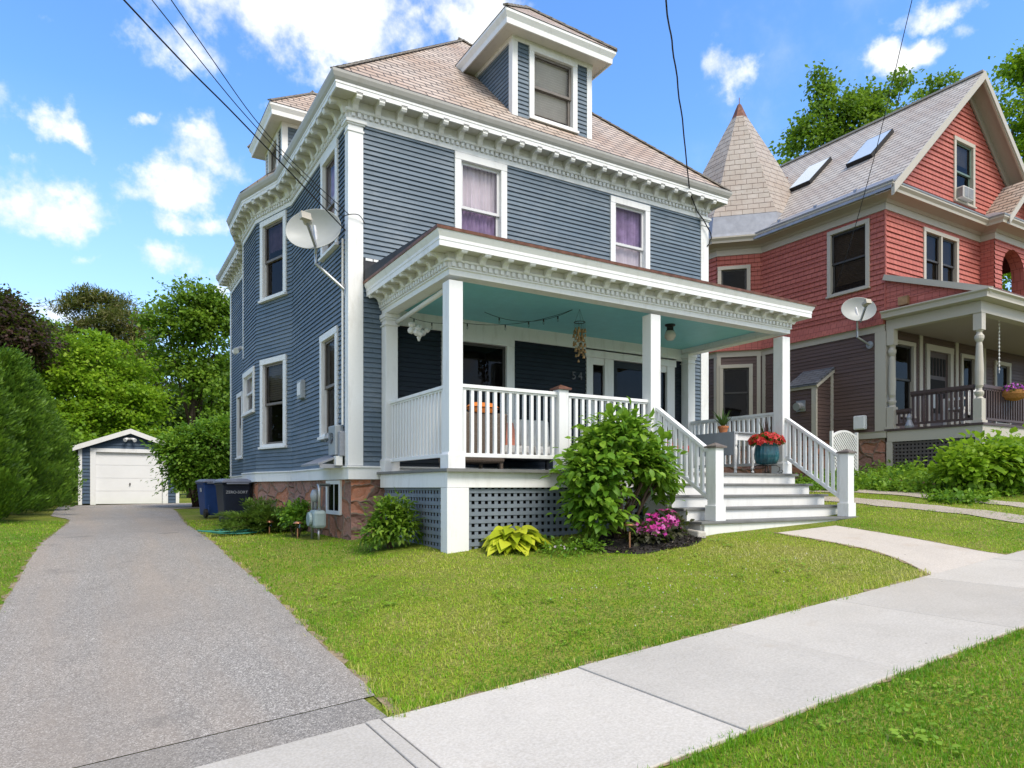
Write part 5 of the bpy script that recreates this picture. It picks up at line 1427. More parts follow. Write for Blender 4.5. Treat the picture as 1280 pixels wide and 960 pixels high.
for x in (lx0, lx1-.045):
    m = MB(); m.box(x, x+.045, ly0, ly0+.045, DZ_, DZ_+.219); m.build('leg', M['iron'], T)
    m = MB(); m.box(x, x+.045, ly1-.045, ly1, DZ_, DZ_+.219); m.build('leg', M['iron'], T)
    m = MB(); m.box(x, x+.045, ly0, ly1-.05, DZ_+.52, DZ_+.56); m.box(x, x+.045, ly0, ly0+.045, DZ_+.281, DZ_+.519); m.build('armrest', M['iron'], T)
for k in range(2):
    a = lx0+.06+k*.62; m = MB(); m.box(a, a+.60, ly0+.02, ly1-.16, DZ_+.285, DZ_+.43); m.build('seat_cushion', M['cushion'], T, bevel=.04)
    m = MB(); m.hexa([(a,ly1-.20,DZ_+.435),(a+.60,ly1-.20,DZ_+.435),(a+.60,ly1-.06,DZ_+.435),(a,ly1-.06,DZ_+.435),(a,ly1-.15,DZ_+.90),(a+.60,ly1-.15,DZ_+.90),(a+.60,ly1-.045,DZ_+.90),(a,ly1-.045,DZ_+.90)]); m.build('back_cushion', M['cushion'], T, bevel=.04)
m = MB(); cush(m, (5.55,9.55,DZ_+.62), (.21,.21,.075), 1.15); tag(m.build('pillow', M['coral'], smooth=True), 'coral square pillow leaning on the pale loveseat cushions', 'pillow', 'warm coloured porch pillows')
# drop-leaf table
tx0, tx1, ty0, ty1, th = 9.27, 9.82, 8.15, 9.02, DZ_+.72
T = thing('drop_leaf_table', ((tx0+tx1)/2,(ty0+ty1)/2,DZ_), 'grey drop-leaf table with white turned legs at the far end of the porch', 'table')
m = MB(); m.box(tx0, tx1, ty0, ty1, th-.025, th); m.build('table_top', M['grey_furn'], T, bevel=.005)
m = MB(); m.hexa([(tx0-.03,ty0,th-.40),(tx0-.01,ty0,th-.40),(tx0-.01,ty1,th-.40),(tx0-.03,ty1,th-.40),(tx0-.022,ty0,th),(tx0-.002,ty0,th),(tx0-.002,ty1,th),(tx0-.022,ty1,th)]); m.build('drop_leaf', M['grey_furn'], T)
m = MB(); m.box(tx0+.05, tx1-.03, ty0+.04, ty0+.06, th-.14, th-.026); m.box(tx0+.05, tx0+.07, ty0+.061, ty1-.05, th-.14, th-.026); m.build('apron', M['white'], T)
for x in (tx0+.06, tx1-.06):
    for y in (ty0+.05, ty1-.07):
        m = MB(); m.lathe((x,y,DZ_), [(.018,0),(.03,.03),(.02,.07),(.032,.10),(.022,.14),(.03,.30),(.034,.42),(.022,.47),(.034,.50),(.034,.58)], 12); m.box(x-.03,x+.03,y-.03,y+.03,DZ_+.58,th-.026); m.build('leg', M['white'], T)
# ------------------------------------------------------------------ leaves
rng = np.random.default_rng(11)
TPL = {
 'diamond': (np.array([(0,0,0),(-.5,.5,.06),(0,1,-.05),(.5,.5,.06)]), np.array([(0,1,2),(0,2,3)])),
 'oval': (np.array([(0,0,0),(-.32,.28,.07),(-.30,.66,.05),(0,1,-.16),(.30,.66,.05),(.32,.28,.07),(0,.30,0),(0,.66,-.03)]),
          np.array([(0,6,1),(0,5,6),(1,6,7),(1,7,2),(5,4,7),(5,7,6),(2,7,3),(7,4,3)])),
 'heart': (np.array([(-.02,0,0),(0,0,0),(.02,0,0),(-.36,.12,.06),(0,.12,0),(.36,.12,.06),(-.5,.34,.07),(0,.34,-.01),(.5,.34,.07),(-.42,.58,.06),(0,.58,-.01),(.42,.58,.06),(-.24,.80,.03),(0,.80,-.01),(.24,.80,.03),(-.01,1,0),(0,1,0),(.01,1,0)]),
   np.array([t for r_ in range(5) for c_ in range(2) for t in ((r_*3+c_, r_*3+c_+1, r_*3+c_+4), (r_*3+c_, r_*3+c_+4, r_*3+c_+3))])),
 'blade': (np.array([(-.5,0,0),(.5,0,0),(-.32,.55,.0),(.32,.55,.0),(0,1,0)]), np.array([(0,1,3),(0,3,2),(2,3,4)])),
}
def unit(a): return a/np.maximum(1e-9, np.linalg.norm(a, axis=1, keepdims=True))
def leaves(P, B, Nn, length, width, tpl='diamond', bend=0):
    """P base points, B pointing direction, Nn face normal hint; returns V,F"""
    v, f = TPL[tpl]; B = unit(B); X = unit(np.cross(B, Nn)); N2 = np.cross(X, B)
    n = len(P); length = np.broadcast_to(length, n); width = np.broadcast_to(width, n)
    V = (P[:,None,:] + v[None,:,0,None]*X[:,None,:]*width[:,None,None] + v[None,:,1,None]*B[:,None,:]*length[:,None,None] + v[None,:,2,None]*N2[:,None,:]*length[:,None,None])
    if bend: V[:,:,2] -= bend*(v[None,:,1]**2)*length[:,None]
    F = f[None,:,:]+(np.arange(n)*len(v))[:,None,None]
    return V.reshape(-1,3), F.reshape(-1,3), len(f)
def join(parts):
    Vs, Fs, T, o = [], [], [], 0
    for V, F, t in parts:
        Vs.append(V); Fs.append(F+o); T.append(t); o += len(V)
    return np.concatenate(Vs), np.concatenate(Fs), np.concatenate(T)
def rdir(n): return unit(rng.normal(size=(n,3)))

LM = {}
LM['maple_bright'] = leafmat('bright_maple_leaves', [(0,(.10,.21,.010)),(.5,(.21,.37,.015)),(1,(.36,.50,.03))], .48)
LM['maple'] = leafmat('maple_leaves', [(0,(.055,.125,.012)),(.5,(.13,.245,.02)),(1,(.27,.39,.04))], .45)
LM['deep'] = leafmat('deep_green_leaves', [(0,(.022,.055,.010)),(.5,(.048,.10,.015)),(1,(.10,.165,.025))], .35)
LM['purple'] = leafmat('purple_leaves', [(0,(.018,.010,.010)),(.5,(.04,.018,.016)),(1,(.085,.035,.03))], .3)
LM['pine'] = leafmat('olive_needles', [(0,(.055,.07,.018)),(.5,(.13,.135,.04)),(1,(.23,.18,.075))], .25)
LM['cedar'] = leafmat('cedar_sprays', [(0,(.022,.060,.008)),(.5,(.065,.145,.012)),(1,(.18,.31,.025))], .35)
LM['bush'] = leafmat('bush_leaves', [(0,(.055,.145,.012)),(.5,(.14,.29,.022)),(1,(.33,.50,.05))], .42)
LM['yew'] = leafmat('yew_needles', [(0,(.028,.065,.014)),(.5,(.075,.145,.024)),(1,(.19,.29,.05))], .3)
LM['hosta'] = leafmat('lime_hosta_leaves', [(0,(.30,.38,.010)),(.5,(.46,.52,.02)),(1,(.60,.62,.045))], .35)
LM['grass'] = leafmat('grass_blades', [(0,(.11,.29,.010)),(.35,(.22,.45,.014)),(.62,(.40,.56,.03)),(.84,(.58,.57,.10)),(1,(.66,.58,.26))], .5)
LM['red'] = leafmat('red_petals', [(0,(.40,.008,.012)),(.6,(.62,.015,.02)),(1,(.72,.08,.08))], .35)
LM['magenta'] = leafmat('magenta_petals', [(0,(.45,.02,.22)),(.6,(.70,.05,.40)),(1,(.80,.28,.62))], .35)
LM['violet'] = leafmat('violet_petals', [(0,(.12,.02,.30)),(.6,(.35,.03,.38)),(1,(.62,.15,.55))], .35)
LM['bronze'] = leafmat('bronze_leaves', [(0,(.02,.022,.012)),(.6,(.045,.045,.02)),(1,(.09,.08,.035))], .25)
LM['aloe'] = leafmat('aloe_leaves', [(0,(.035,.085,.02)),(1,(.09,.17,.04))], .15)
LM['spike'] = leafmat('dark_red_spikes', [(0,(.02,.008,.012)),(1,(.06,.02,.03))], .2)
LM['pale'] = leafmat('pale_flower_petals', [(0,(.42,.26,.36)),(1,(.62,.50,.58))], .3)

def crown_points(lobes, nclump, nleaf, spread, shell=.45, flat=.6):
    """clumps through the crown's volume, thicker towards the outside; returns points, outward dirs, clump tint"""
    L_ = np.array(lobes, float); w = (L_[:,3]*L_[:,4]*L_[:,5])**.67; w /= w.sum()
    k = rng.choice(len(L_), nclump, p=w); d = rdir(nclump); d[:,2] = np.where(d[:,2] < -.5, -d[:,2]*.6, d[:,2])
    rad = shell+(1-shell)*rng.random(nclump)**.6; rad *= 1+.20*rng.normal(size=nclump)
    C = L_[k,:3]+d*L_[k,3:6]*rad[:,None]
    ct = rng.random(nclump)
    n = rng.poisson(nleaf, nclump)+2; idx = np.repeat(np.arange(nclump), n)
    sp = spread*(.6+.8*rng.random(nclump))
    off = rng.normal(size=(len(idx),3))*sp[idx][:,None]; off[:,2] *= flat
    return C[idx]+off, unit(d[idx]+.5*unit(off+1e-6)), ct[idx], C

def tree(name, loc, lobes, mat, leaf, nclump, nleaf, spread, trunk_r, label, cat='tree', group=None, bark='bark', tpl='diamond', shell=.45, flat=.6, droop=.35, aspect=.75, limbs=8, trunk_top=None, lean=(0,0)):
    """lobes relative to the base"""
    x, y, z = loc; lob = [(x+a, y+b, z+c, rx, ry, rz) for a,b,c,rx,ry,rz in lobes]
    T = thing(name, loc, label, cat, group)
    P, D, ct, C = crown_points(lob, nclump, nleaf, spread, shell, flat)
    n = len(P); B = unit(D*.6+rdir(n)*.8+np.array([0,0,-droop])); Nn = unit(np.array([0,0,1.])+.75*rdir(n)+.3*D)
    ln = leaf*(.65+.7*rng.random(n))
    V, F, k = leaves(P, B, Nn, ln, ln*aspect, tpl)
    tint = np.repeat(np.clip(.55*ct+.45*rng.random(n)+.05*rng.normal(size=n), 0, 1), k)
    np_obj('crown', np_mesh('crown', V, F, mat, tint, loc), T)
    m = MB(); zc = max(l[2] for l in lob); top = trunk_top or (zc-z)
    q = random.Random(int(abs(x*100+y*10)))
    tp = []
    for i in range(7):
        t = i/6; tp.append((x+lean[0]*t*t+q.uniform(-1,1)*trunk_r*.6*(t>0), y+lean[1]*t*t+q.uniform(-1,1)*trunk_r*.6*(t>0), z-.1+top*t))
    rr_ = [trunk_r*(1.25 if i == 0 else 1-.13*i) for i in range(7)]
    m.tube(tp, rr_, 9)
    order = sorted(range(len(C)), key=lambda i: q.random())[:limbs]
    for i in list(range(len(lob))): 
        e = Vector(lob[i][:3]); s_ = Vector(tp[q.randint(2,4)]); mid = s_.lerp(e, .5)+Vector((q.uniform(-.2,.2), q.uniform(-.2,.2), .15*(e-s_).length*.5))
        m.tube([s_, mid, e], [trunk_r*.5, trunk_r*.32, trunk_r*.14], 6)
    for i in order:
        e = Vector(C[i]); j = min(range(len(lob)), key=lambda k_: (Vector(lob[k_][:3])-e).length); s_ = Vector(lob[j][:3])
        m.tube([s_, s_.lerp(e,.5)+Vector((q.uniform(-.1,.1),q.uniform(-.1,.1),.08)), e], [trunk_r*.2, trunk_r*.13, trunk_r*.05], 5)
    m.build('trunk', M[bark], T, smooth=True)
    return T

def at(px, py, d): 
    p = pt(px, py, d); return p
def lob_px(base, items):
    """lobes given as (px,py,depth,rx_m,rz_m): measured in the photograph, placed at their own distance"""
    out = []
    for px, py, d, rx, rz in items:
        p = pt(px, py, d); out.append((p.x-base[0], p.y-base[1], p.z-base[2], rx, rx*.9, rz))
    return out
def base_at(px, d):
    p = pt(px, 610, d); return (p.x, p.y, gz(p.x, p.y))

# --- trees beyond the garage
b = base_at(118, 36); tree('maple_tree', b, lob_px(b, [(120,470,36,2.3,1.7),(85,500,35.5,2.0,1.6),(160,510,36,2.0,1.6),(110,540,35,2.4,1.7),(170,560,35.6,1.9,1.5),(65,465,36.5,1.3,1.0),(130,435,36.5,1.3,.8)]),
    LM['maple_bright'], .19, 480, 62, .33, .16, 'bright yellow-green spreading maple behind the garage and cedars', shell=.5, flat=.45)
b = base_at(240, 40); tree('maple_tree', b, lob_px(b, [(235,400,40,2.0,1.6),(265,425,40.5,1.9,1.6),(210,415,39.5,1.5,1.1),(285,400,41,1.6,1.6),(245,375,40,1.3,1.0),(225,460,40,1.7,1.4),(275,480,40.5,1.9,2.0),(290,530,40.5,1.8,1.8)]),
    LM['maple'], .21, 330, 66, .36, .24, 'tall mid-green maple with a bare dark trunk, beside the blue house', trunk_top=8.5, shell=.5, flat=.5)
b = base_at(135, 47); tree('pine_tree', b, lob_px(b, [(108,372,47,1.3,.5),(92,384,47,1.3,.4),(130,385,47.5,1.9,.8),(160,405,47,2.0,1.0),(178,425,47,1.6,.9),(120,415,47.5,2.4,1.1),(180,460,47,2.0,1.5),(150,470,47,2.5,1.6)]),
    LM['pine'], .34, 420, 60, .36, .22, 'olive brown windswept pine standing above the bright maple', tpl='diamond', aspect=.18, droop=.1, shell=.4, flat=.35)
b = base_at(8, 33); tree('maple_tree', b, lob_px(b, [(5,420,33,1.7,1.3),(22,440,33,1.3,1.1),(-30,430,33,1.8,1.6),(8,392,33.5,1.0,.8)]),
    LM['purple'], .18, 360, 60, .30, .15, 'dark purple-leaved maple at the left, above the cedar hedge', flat=.5)
for px, d, lobes, lab in ((60, 55, [(50,440,55,3.0,2.0),(10,470,55,3,3),(95,470,56,3,2.5),(40,420,56,1.8,1.3)], 'pale green far tree between the purple maple and the pine'),
                     (205, 54, [(215,520,54,3.5,3.0),(180,560,53,3.2,2.5),(255,560,54,3.4,3.0),(300,500,55,3.0,4.0)], 'dark far tree filling the gap beneath the pine and tall maple'),
                     (75, 58, [(60,540,58,4.5,4.0),(120,560,57,4.5,3.5),(0,530,58,4.5,4.5),(20,590,56,4,3)], 'dark far tree standing low behind the garage roof'),):
    b = base_at(px, d); tree('broadleaf_tree', b, lob_px(b, lobes), LM['deep'] if 'dark' in lab else LM['maple'], .32, 420, 60, .55, .22, lab, shell=.3)
# a house glimpsed through the trees
# a far wood closing the view all round
nw = 420; aw = rng.uniform(0, 2*PI, nw); rw = rng.uniform(85, 150, nw); hw2 = rng.uniform(3.5, 9, nw); cw_ = np.stack([rw*np.sin(aw), 15+rw*np.cos(aw), np.zeros(nw)], 1)
ok = ~((np.abs(cw_[:,0]) < 400) & (cw_[:,1] < -25)); cw_, hw2 = cw_[ok], hw2[ok]; nw = len(cw_); idx = np.repeat(np.arange(nw), 150); n = len(idx); d_ = rdir(n); d_[:,2] = np.abs(d_[:,2])
P = cw_[idx]+d_*np.stack([hw2*.8, hw2*.8, hw2], 1)[idx]*(.75+.3*rng.random((n,1))); P[:,2] += g(cw_[idx,0], cw_[idx,1])
ln = rng.uniform(.7, 1.5, n); V, F, k = leaves(P, unit(rdir(n)+.6*d_), unit(d_+.6*rdir(n)), ln, ln*.9)
np_obj('far_woods', np_mesh('far_woods', V, F, LM['maple'], np.repeat(np.clip(.5*rng.random(nw)[idx]+.4*rng.random(n),0,1),k)), label='far-off line of green woods round the neighbourhood', cat='woods', kind='stuff')
# --- cedar hedge
def cedar(x, y, h, r, label):
    z = gz(x, y); T = thing('cedar', (x,y,z), label, 'cedar tree', 'cedar hedge along the driveway lawn')
    nc = 620; tc_ = rng.random(nc)**1.1; ac = rng.random(nc)*2*PI; rc = r*(np.clip(1-tc_,0,1)**.6*.92+.06)*(.50+.58*rng.random(nc)); rc *= np.where(tc_ < .06, .8, 1)*(1+.16*np.sin(3*ac+y*2+tc_*5)+.16*np.sin(5*ac-tc_*13+y))
    C = np.stack([x+rc*np.cos(ac), y+rc*np.sin(ac), z+.08+tc_*h*.97], 1); idx = np.repeat(np.arange(nc), 46); n = len(idx)
    D = np.stack([np.cos(ac), np.sin(ac), np.full(nc,1.0)], 1)[idx]; up_ = rng.random(n)
    P = C[idx]+rng.normal(size=(n,3))*np.array([.085,.085,.06])+unit(D)*(up_*.30)[:,None]
    B = unit(D+.45*rdir(n)); Nn = unit(np.stack([np.cos(ac),np.sin(ac),np.zeros(nc)],1)[idx]+.8*rdir(n)); ln = .12*(.6+.8*rng.random(n))
    V, F, k = leaves(P, B, Nn, ln, ln*.34); tuft = np.clip(.55*up_+.45*rng.random(nc)[idx], 0, 1)
    np_obj('foliage', np_mesh('foliage', V, F, LM['cedar'], np.repeat(np.clip(.7*tuft+.3*rng.random(n),0,1),k), (x,y,z)), T)
    m = MB(); m.tube([(x,y,z-.1),(x,y,z+h*.85)], [.08,.02], 7); m.build('trunk', M['bark'], T)
cs_ = [(-2.75,20.4,4.1,1.25,'nearest cedar of the hedge, at the left edge beside the lawn'),(-2.35,22.9,4.3,1.35,'second nearest cedar of the hedge, full and dark'),(-2.30,25.4,4.5,1.40,'cedar third from the front of the hedge, tallest'),
       (-2.30,28.0,4.3,1.4,'cedar fourth from the front of the hedge, darker and broad'),(-2.35,30.8,4.3,1.4,'cedar nearest the garage wall'),(-2.3,34.0,4.4,1.5,'farthest cedar, mostly behind the others next to the garage')]
for a in cs_: cedar(*a)
# --- lilac by the garage
def shrub(name, loc, lobes, mat, leaf, nclump, nleaf, spread, label, cat='shrub', stems=9, stem_r=.018, tpl='oval', aspect=1.0, droop=.25, shell=.55, flat=.8, group=None, wood='stem', up=.9):
    x, y, z = loc; T = thing(name, loc, label, cat, group)
    lob = [(x+a,y+b_,z+c,rx,ry,rz) for a,b_,c,rx,ry,rz in lobes]
    P, D, ct, C = crown_points(lob, nclump, nleaf, spread, shell, flat)
    P[:,2] = np.maximum(P[:,2], g(P[:,0],P[:,1])+.02)
    n = len(P); B = unit(D*.9+rdir(n)*.6+np.array([0,0,-droop])); Nn = unit(np.array([0,0,up])+.5*rdir(n)+.45*D)
    ln = leaf*(.6+.75*rng.random(n)); V, F, k = leaves(P, B, Nn, ln, ln*aspect, tpl)
    np_obj('foliage', np_mesh('foliage', V, F, mat, np.repeat(np.clip(.4*ct+.6*rng.random(n)**1.1,0,1),k), loc), T)
    m = MB(); q = random.Random(int(abs(x*91+y*17)))
    for i in range(stems):
        e = Vector(C[q.randrange(len(C))]); s_ = Vector((x+q.uniform(-.10,.10)*stem_r/.018, y+q.uniform(-.10,.10)*stem_r/.018, z-.05)); mid = s_.lerp(e,.45)+Vector((q.uniform(-.06,.06),q.uniform(-.06,.06),.10*(e-s_).length))
        m.tube([s_, mid, e], [stem_r, stem_r*.7, stem_r*.3], 6)
    m.build('stems', M[wood], T, smooth=True); return T
b = base_at(246, 23.5); b = (b[0], b[1], gz(b[0], b[1]))
shrub('lilac_bush', b, lob_px(b, [(252,592,23.3,.85,.75),(265,562,23.6,.8,.8),(232,570,23.2,.62,.6),(280,600,23.6,.8,.8),(248,545,23.5,.6,.45),(226,596,23.2,.42,.40),(285,550,24,.7,.7),(212,560,23.1,.35,.3)]), LM['bush'], .12, 430, 44, .17, 'rounded green lilac bush between the garage door and blue house', stems=12, stem_r=.035, aspect=.95)
# --- trees behind the red house
b = base_at(1065, 34); tree('maple_tree', b, lob_px(b, [(1040,150,34,1.3,1.2),(1012,180,34,1.2,1.1),(1080,160,34.5,1.5,1.2),(1028,108,34,.55,.9),(1100,128,34.5,.9,.6),(1128,100,34.5,.45,.5),(990,225,33.5,.9,.7),(1070,205,34,2.2,1.5),(1060,128,34,.7,.5)]),
    LM['maple'], .19, 250, 60, .27, .16, 'leafy green tree rising behind the red house roof ridge', trunk_top=14, shell=.5)
b = base_at(1180, 38); tree('maple_tree', b, lob_px(b, [(1165,112,38,.7,.5),(1188,98,38,.6,.4),(1145,130,38,.6,.4),(1180,150,38,1.6,1.0)]), LM['maple'], .18, 60, 50, .22, .12, 'small sparse treetop just showing above the red house ridge', trunk_top=17, shell=.5)
b = base_at(1285, 31); tree('maple_tree', b, lob_px(b, [(1280,90,31,.8,1.0),(1262,150,31,.8,.9),(1290,180,31,1.4,1.6),(1268,215,31,.9,.9),(1310,100,31,1.6,2.0),(1245,120,31,.45,.5),(1275,340,30,2.0,2.0),(1240,330,30.5,1.4,1.6),(1300,260,31,2.0,2.0)]), LM['maple_bright'], .18, 330, 56, .28, .16, 'bright leafy tree to the right of the red gable', trunk_top=15, shell=.5)

# --- the garden
def gp_(x, y): return (x, y, gz(x, y))
# big bush before the porch
b = gp_(5.74, 6.95)
shrub('hydrangea_bush', b, [(0,0,1.02,.52,.46,.36),(-.38,-.05,.85,.38,.38,.34),(.36,.0,.95,.36,.36,.30),(.02,.05,1.40,.26,.26,.20),(.28,.05,1.28,.20,.2,.18),(-.22,0,1.26,.2,.2,.16),(-.52,-.1,.50,.28,.28,.28),(-.42,-.15,.26,.24,.22,.18),(.62,.05,.82,.20,.22,.18),(.70,.0,.62,.14,.16,.12)], LM['bush'], .125, 330, 14, .09, 'big rounded leafy bush in front of the porch rail by the steps', stems=16, stem_r=.024, aspect=.82, shell=.5)
b = gp_(3.28, 8.62)
shrub('peony_bush', b, [(0,0,.32,.20,.20,.24),(.13,-.06,.24,.20,.18,.20),(-.14,.05,.20,.18,.18,.18),(.16,.06,.52,.09,.09,.16),(-.05,0,.45,.10,.10,.12)], LM['maple'], .085, 130, 13, .055, 'dark green peony clump growing against the side lattice of the porch', stems=14, stem_r=.009, aspect=.62)
# yew
def yew(x, y, label):
    z = gz(x,y); T = thing('yew_shrub', (x,y,z), label, 'shrub'); parts = []; m = MB(); q = random.Random(9)
    for i in range(60):
        a = q.uniform(0,2*PI); el = q.uniform(.1,1.1); L_ = q.uniform(.50,.95)*(1.0 if el < .8 else .8); p0 = Vector((x,y,z+.12)); d = Vector((math.cos(a)*math.cos(el)*1.15, math.sin(a)*math.cos(el), math.sin(el)*.85))
        path = [p0+d*L_*t+Vector((0,0,-.12*t*t)) for t in (0,.35,.7,1)]; m.tube(path, [.018,.012,.007,.003], 5)
        n = 300; t = .25+.75*rng.random(n); base = np.array([p0+d*L_*k_+Vector((0,0,-.12*k_*k_)) for k_ in t]); side = rng.normal(size=(n,3))*np.array([.075,.075,.03])*(1.15-t[:,None]*.6)
        P = base+side; B = unit(np.array(d)[None,:]+unit(side+1e-6)*.9+.3*rdir(n)); V, F, k_ = leaves(P, B, unit(np.array([0,0,1.])+.3*rdir(n)), .075*(.7+.6*rng.random(n)), .024)
        parts.append((V, F, np.repeat(np.clip(t*.55+.35*rng.random(n)+.1*q.random(),0,1), k_)))
    V, F, tt = join(parts); np_obj('foliage', np_mesh('foliage', V, F, LM['yew'], tt, (x,y,z)), T); m.build('stems', M['stem'], T)
yew(2.60, 13.15, 'spreading dark green yew against the stone foundation by the bins')
b = gp_(2.78, 11.62); shrub('young_rose_shrub', b, [(0,0,.30,.22,.22,.22),(.1,.05,.42,.15,.15,.14)], LM['bush'], .075, 60, 10, .05, 'small leafy plant in front of the foundation beside the gas meter', stems=9, stem_r=.007, aspect=.8)
# hosta
hx, hy = 4.42, 7.36; hz = gz(hx, hy); T = thing('hosta', (hx,hy,hz), 'lime yellow hosta in front of the grey porch lattice', 'plant'); n = 150
a = rng.random(n)*2*PI; el = rng.uniform(.15,1.3,n); st = rng.uniform(.10,.27,n)*1.0; D = np.stack([np.cos(a)*np.cos(el), np.sin(a)*np.cos(el), np.sin(el)],1)
P = np.array([hx,hy,hz+.02])+D*st[:,None]*np.array([1.25,1.0,1.0]); B = unit(D*np.array([1,1,.15])+np.array([0,-.05,-.05])+.15*rdir(n)); V, F, k = leaves(P, B, unit(np.array([0,-.35,1.])+D*.35+.2*rdir(n)), rng.uniform(.17,.26,n), rng.uniform(.12,.17,n), 'heart', .42)
np_obj('foliage', np_mesh('foliage', V, F, LM['hosta'], np.repeat(rng.random(n),k), (hx,hy,hz), smooth=True), T)
m = MB()
for i in range(40): m.tube([(hx,hy,hz-.02), tuple(P[i])], [.008,.006], 5)
m.build('stems', simple('hosta_stalk', (.25,.30,.04), .6), T)
def flowers(T, name, C, mat, size, npet=5):
    """little five-petalled flowers at C, each facing out"""
    parts = []
    for c in C:
        f = unit(np.array([c[3:6]]))[0]; u = np.cross(f, [0.1,.2,1.]); u /= np.linalg.norm(u); v = np.cross(f, u); s = size*(.7+.6*rng.random()); tt = rng.random()
        ang = np.arange(npet)*2*PI/npet+rng.random(); B = np.cos(ang)[:,None]*u+np.sin(ang)[:,None]*v+f*.35
        V, F, k = leaves(np.repeat(np.array([c[:3]]),npet,0), B, np.repeat(f[None],npet,0), s*.55, s*.5, 'oval'); parts.append((V,F,np.repeat(np.clip(tt+.2*rng.normal(size=npet),0,1),k)))
    V, F, t = join(parts); return np_obj(name, np_mesh(name, V, F, mat, t, WLOC[T.name]), T)
def dome(x, y, z, rx, ry, rz, n, lo=-.2):
    d = rdir(n); d[:,2] = np.abs(d[:,2])*(1-lo)+lo; d = unit(d); P = np.array([x,y,z])+d*np.array([rx,ry,rz])*(.82+.25*rng.random((n,1))); return np.concatenate([P, d+np.array([0,-.3,.2])],1)
for (x, y, r, nf, lab) in ((5.86,6.50,.19,20,'magenta impatiens low in the mulch, nearer the grass'),(6.28,6.66,.20,26,'taller magenta impatiens in the mulch beside the steps')):
    b = gp_(x,y); T = shrub('impatiens_plant', b, [(0,0,.13,r,r,.14)], LM['bronze'], .075, 45, 9, .05, lab, 'flower', stems=7, stem_r=.006, group='magenta flowers by the steps', aspect=.9)
    flowers(T, 'blossoms', dome(x,y,b[2]+.15,r*1.0,r*1.0,.21,int(nf*1.6),.0), LM['magenta'], .095)
# loose bark chips on the bed
n = 5200; a = rng.random(n)*2*PI; q_ = np.sqrt(rng.random(n))*1.02; X_ = 5.98+.88*q_*np.cos(a); Y_ = 6.80+.62*q_*np.sin(a)
V, F, k = leaves(np.stack([X_,Y_,g(X_,Y_)+.012+.045*(1-q_)+.012*rng.random(n)],1), unit(rdir(n)*np.array([1,1,.3])), unit(np.array([0,0,1.])+.5*rdir(n)), .035*(.5+rng.random(n)), .022*(.5+rng.random(n)))
LM['chips'] = leafmat('bark_chips', [(0,(.010,.008,.007)),(.7,(.03,.023,.018)),(1,(.085,.06,.042))], .02)
np_obj('bark_chips', np_mesh('bark_chips', V, F, LM['chips'], np.repeat(rng.random(n),k)), label='dark bark chips spread over the flower bed', cat='mulch', kind='stuff')
# low pale flowers and tufts along the bed edge
b = gp_(4.95,6.75); T = shrub('creeping_phlox', b, [(0,0,.04,.45,.20,.07)], LM['bush'], .05, 70, 10, .05, 'low tuft of small pale pink flowers at the edge of the mulch', 'flower', stems=4, stem_r=.003, aspect=.5)
flowers(T, 'blossoms', dome(b[0],b[1],b[2]+.05,.42,.18,.06,18,.1), LM['pale'], .028)
# planter with red begonias on a wire stand, by the right column
def planter(x, y, base, s, label, group=None, spikes=13, nf=95, pot=True):
    T = thing('flower_pot', (x,y,base), label, 'planter', group)
    m = MB(); m.lathe((x,y,base), [(.10*s,0),(.165*s,.02*s),(.195*s,.09*s),(.205*s,.17*s),(.19*s,.27*s),(.165*s,.345*s),(.178*s,.352*s),(.178*s,.37*s),(.155*s,.37*s),(.15*s,.33*s)], 60, None, (.10, 20, lambda t: max(0, math.sin(PI*min(1,t*1.35)))))
    m.build('pot', bpy.data.materials.get('teal_glaze') or teal_glaze(), T, smooth=True)
    zt = base+.36*s; P = dome(x,y,zt,.24*s,.22*s,.13*s,260,-.25); V, F, k = leaves(P[:,:3], unit(P[:,3:]+.6*rdir(260)), unit(P[:,3:]+.5*rdir(260)), .07*s, .06*s, 'oval')
    np_obj('foliage', np_mesh('foliage', V, F, LM['deep'], np.repeat(rng.random(260),k), (x,y,base)), T)
    flowers(T, 'blossoms', dome(x,y,zt+.01,.28*s,.26*s,.15*s,nf*2,-.15), LM['red'], .085*s)
    a = rng.random(spikes)*2*PI; tl = rng.uniform(.08,.5,spikes); D = np.stack([np.cos(a)*tl,np.sin(a)*tl,np.ones(spikes)],1)
    V, F, k = leaves(np.repeat([[x,y,zt]],spikes,0), D, unit(np.stack([np.cos(a),np.sin(a),np.zeros(spikes)],1)), rng.uniform(.26,.46,spikes)*s, .040*s, 'blade')
    np_obj('spikes', np_mesh('spikes', V, F, LM['spike'], np.repeat(rng.random(spikes),k), (x,y,base)), T); return T
def teal_glaze():
    t = NT('teal_glaze'); t.set(.18, 0, .6); v = t.coord('Object', (1,1,.35)); f = t.noise(v, 9, 5, .65)
    t.color(t.ramp(f, [(.3,(.008,.045,.065)),(.55,(.015,.10,.125)),(.75,(.09,.24,.25))])); return t.mat
fx, fy = 9.46, 7.66
T = thing('plant_stand', (fx,fy,.24), 'black scrolled wire plant stand under the teal flower pot', 'plant stand'); m = MB()
for k in range(16): m.tube([(fx+.15*math.cos(2*PI*k/16),fy+.15*math.sin(2*PI*k/16),.375),(fx+.15*math.cos(2*PI*(k+1)/16),fy+.15*math.sin(2*PI*(k+1)/16),.375)], .007, 6)
m.tube([(fx-.15,fy,.375),(fx+.15,fy,.375)], .006, 6); m.tube([(fx,fy-.15,.375),(fx,fy+.15,.375)], .006, 6); m.build('ring', M['iron'], T)
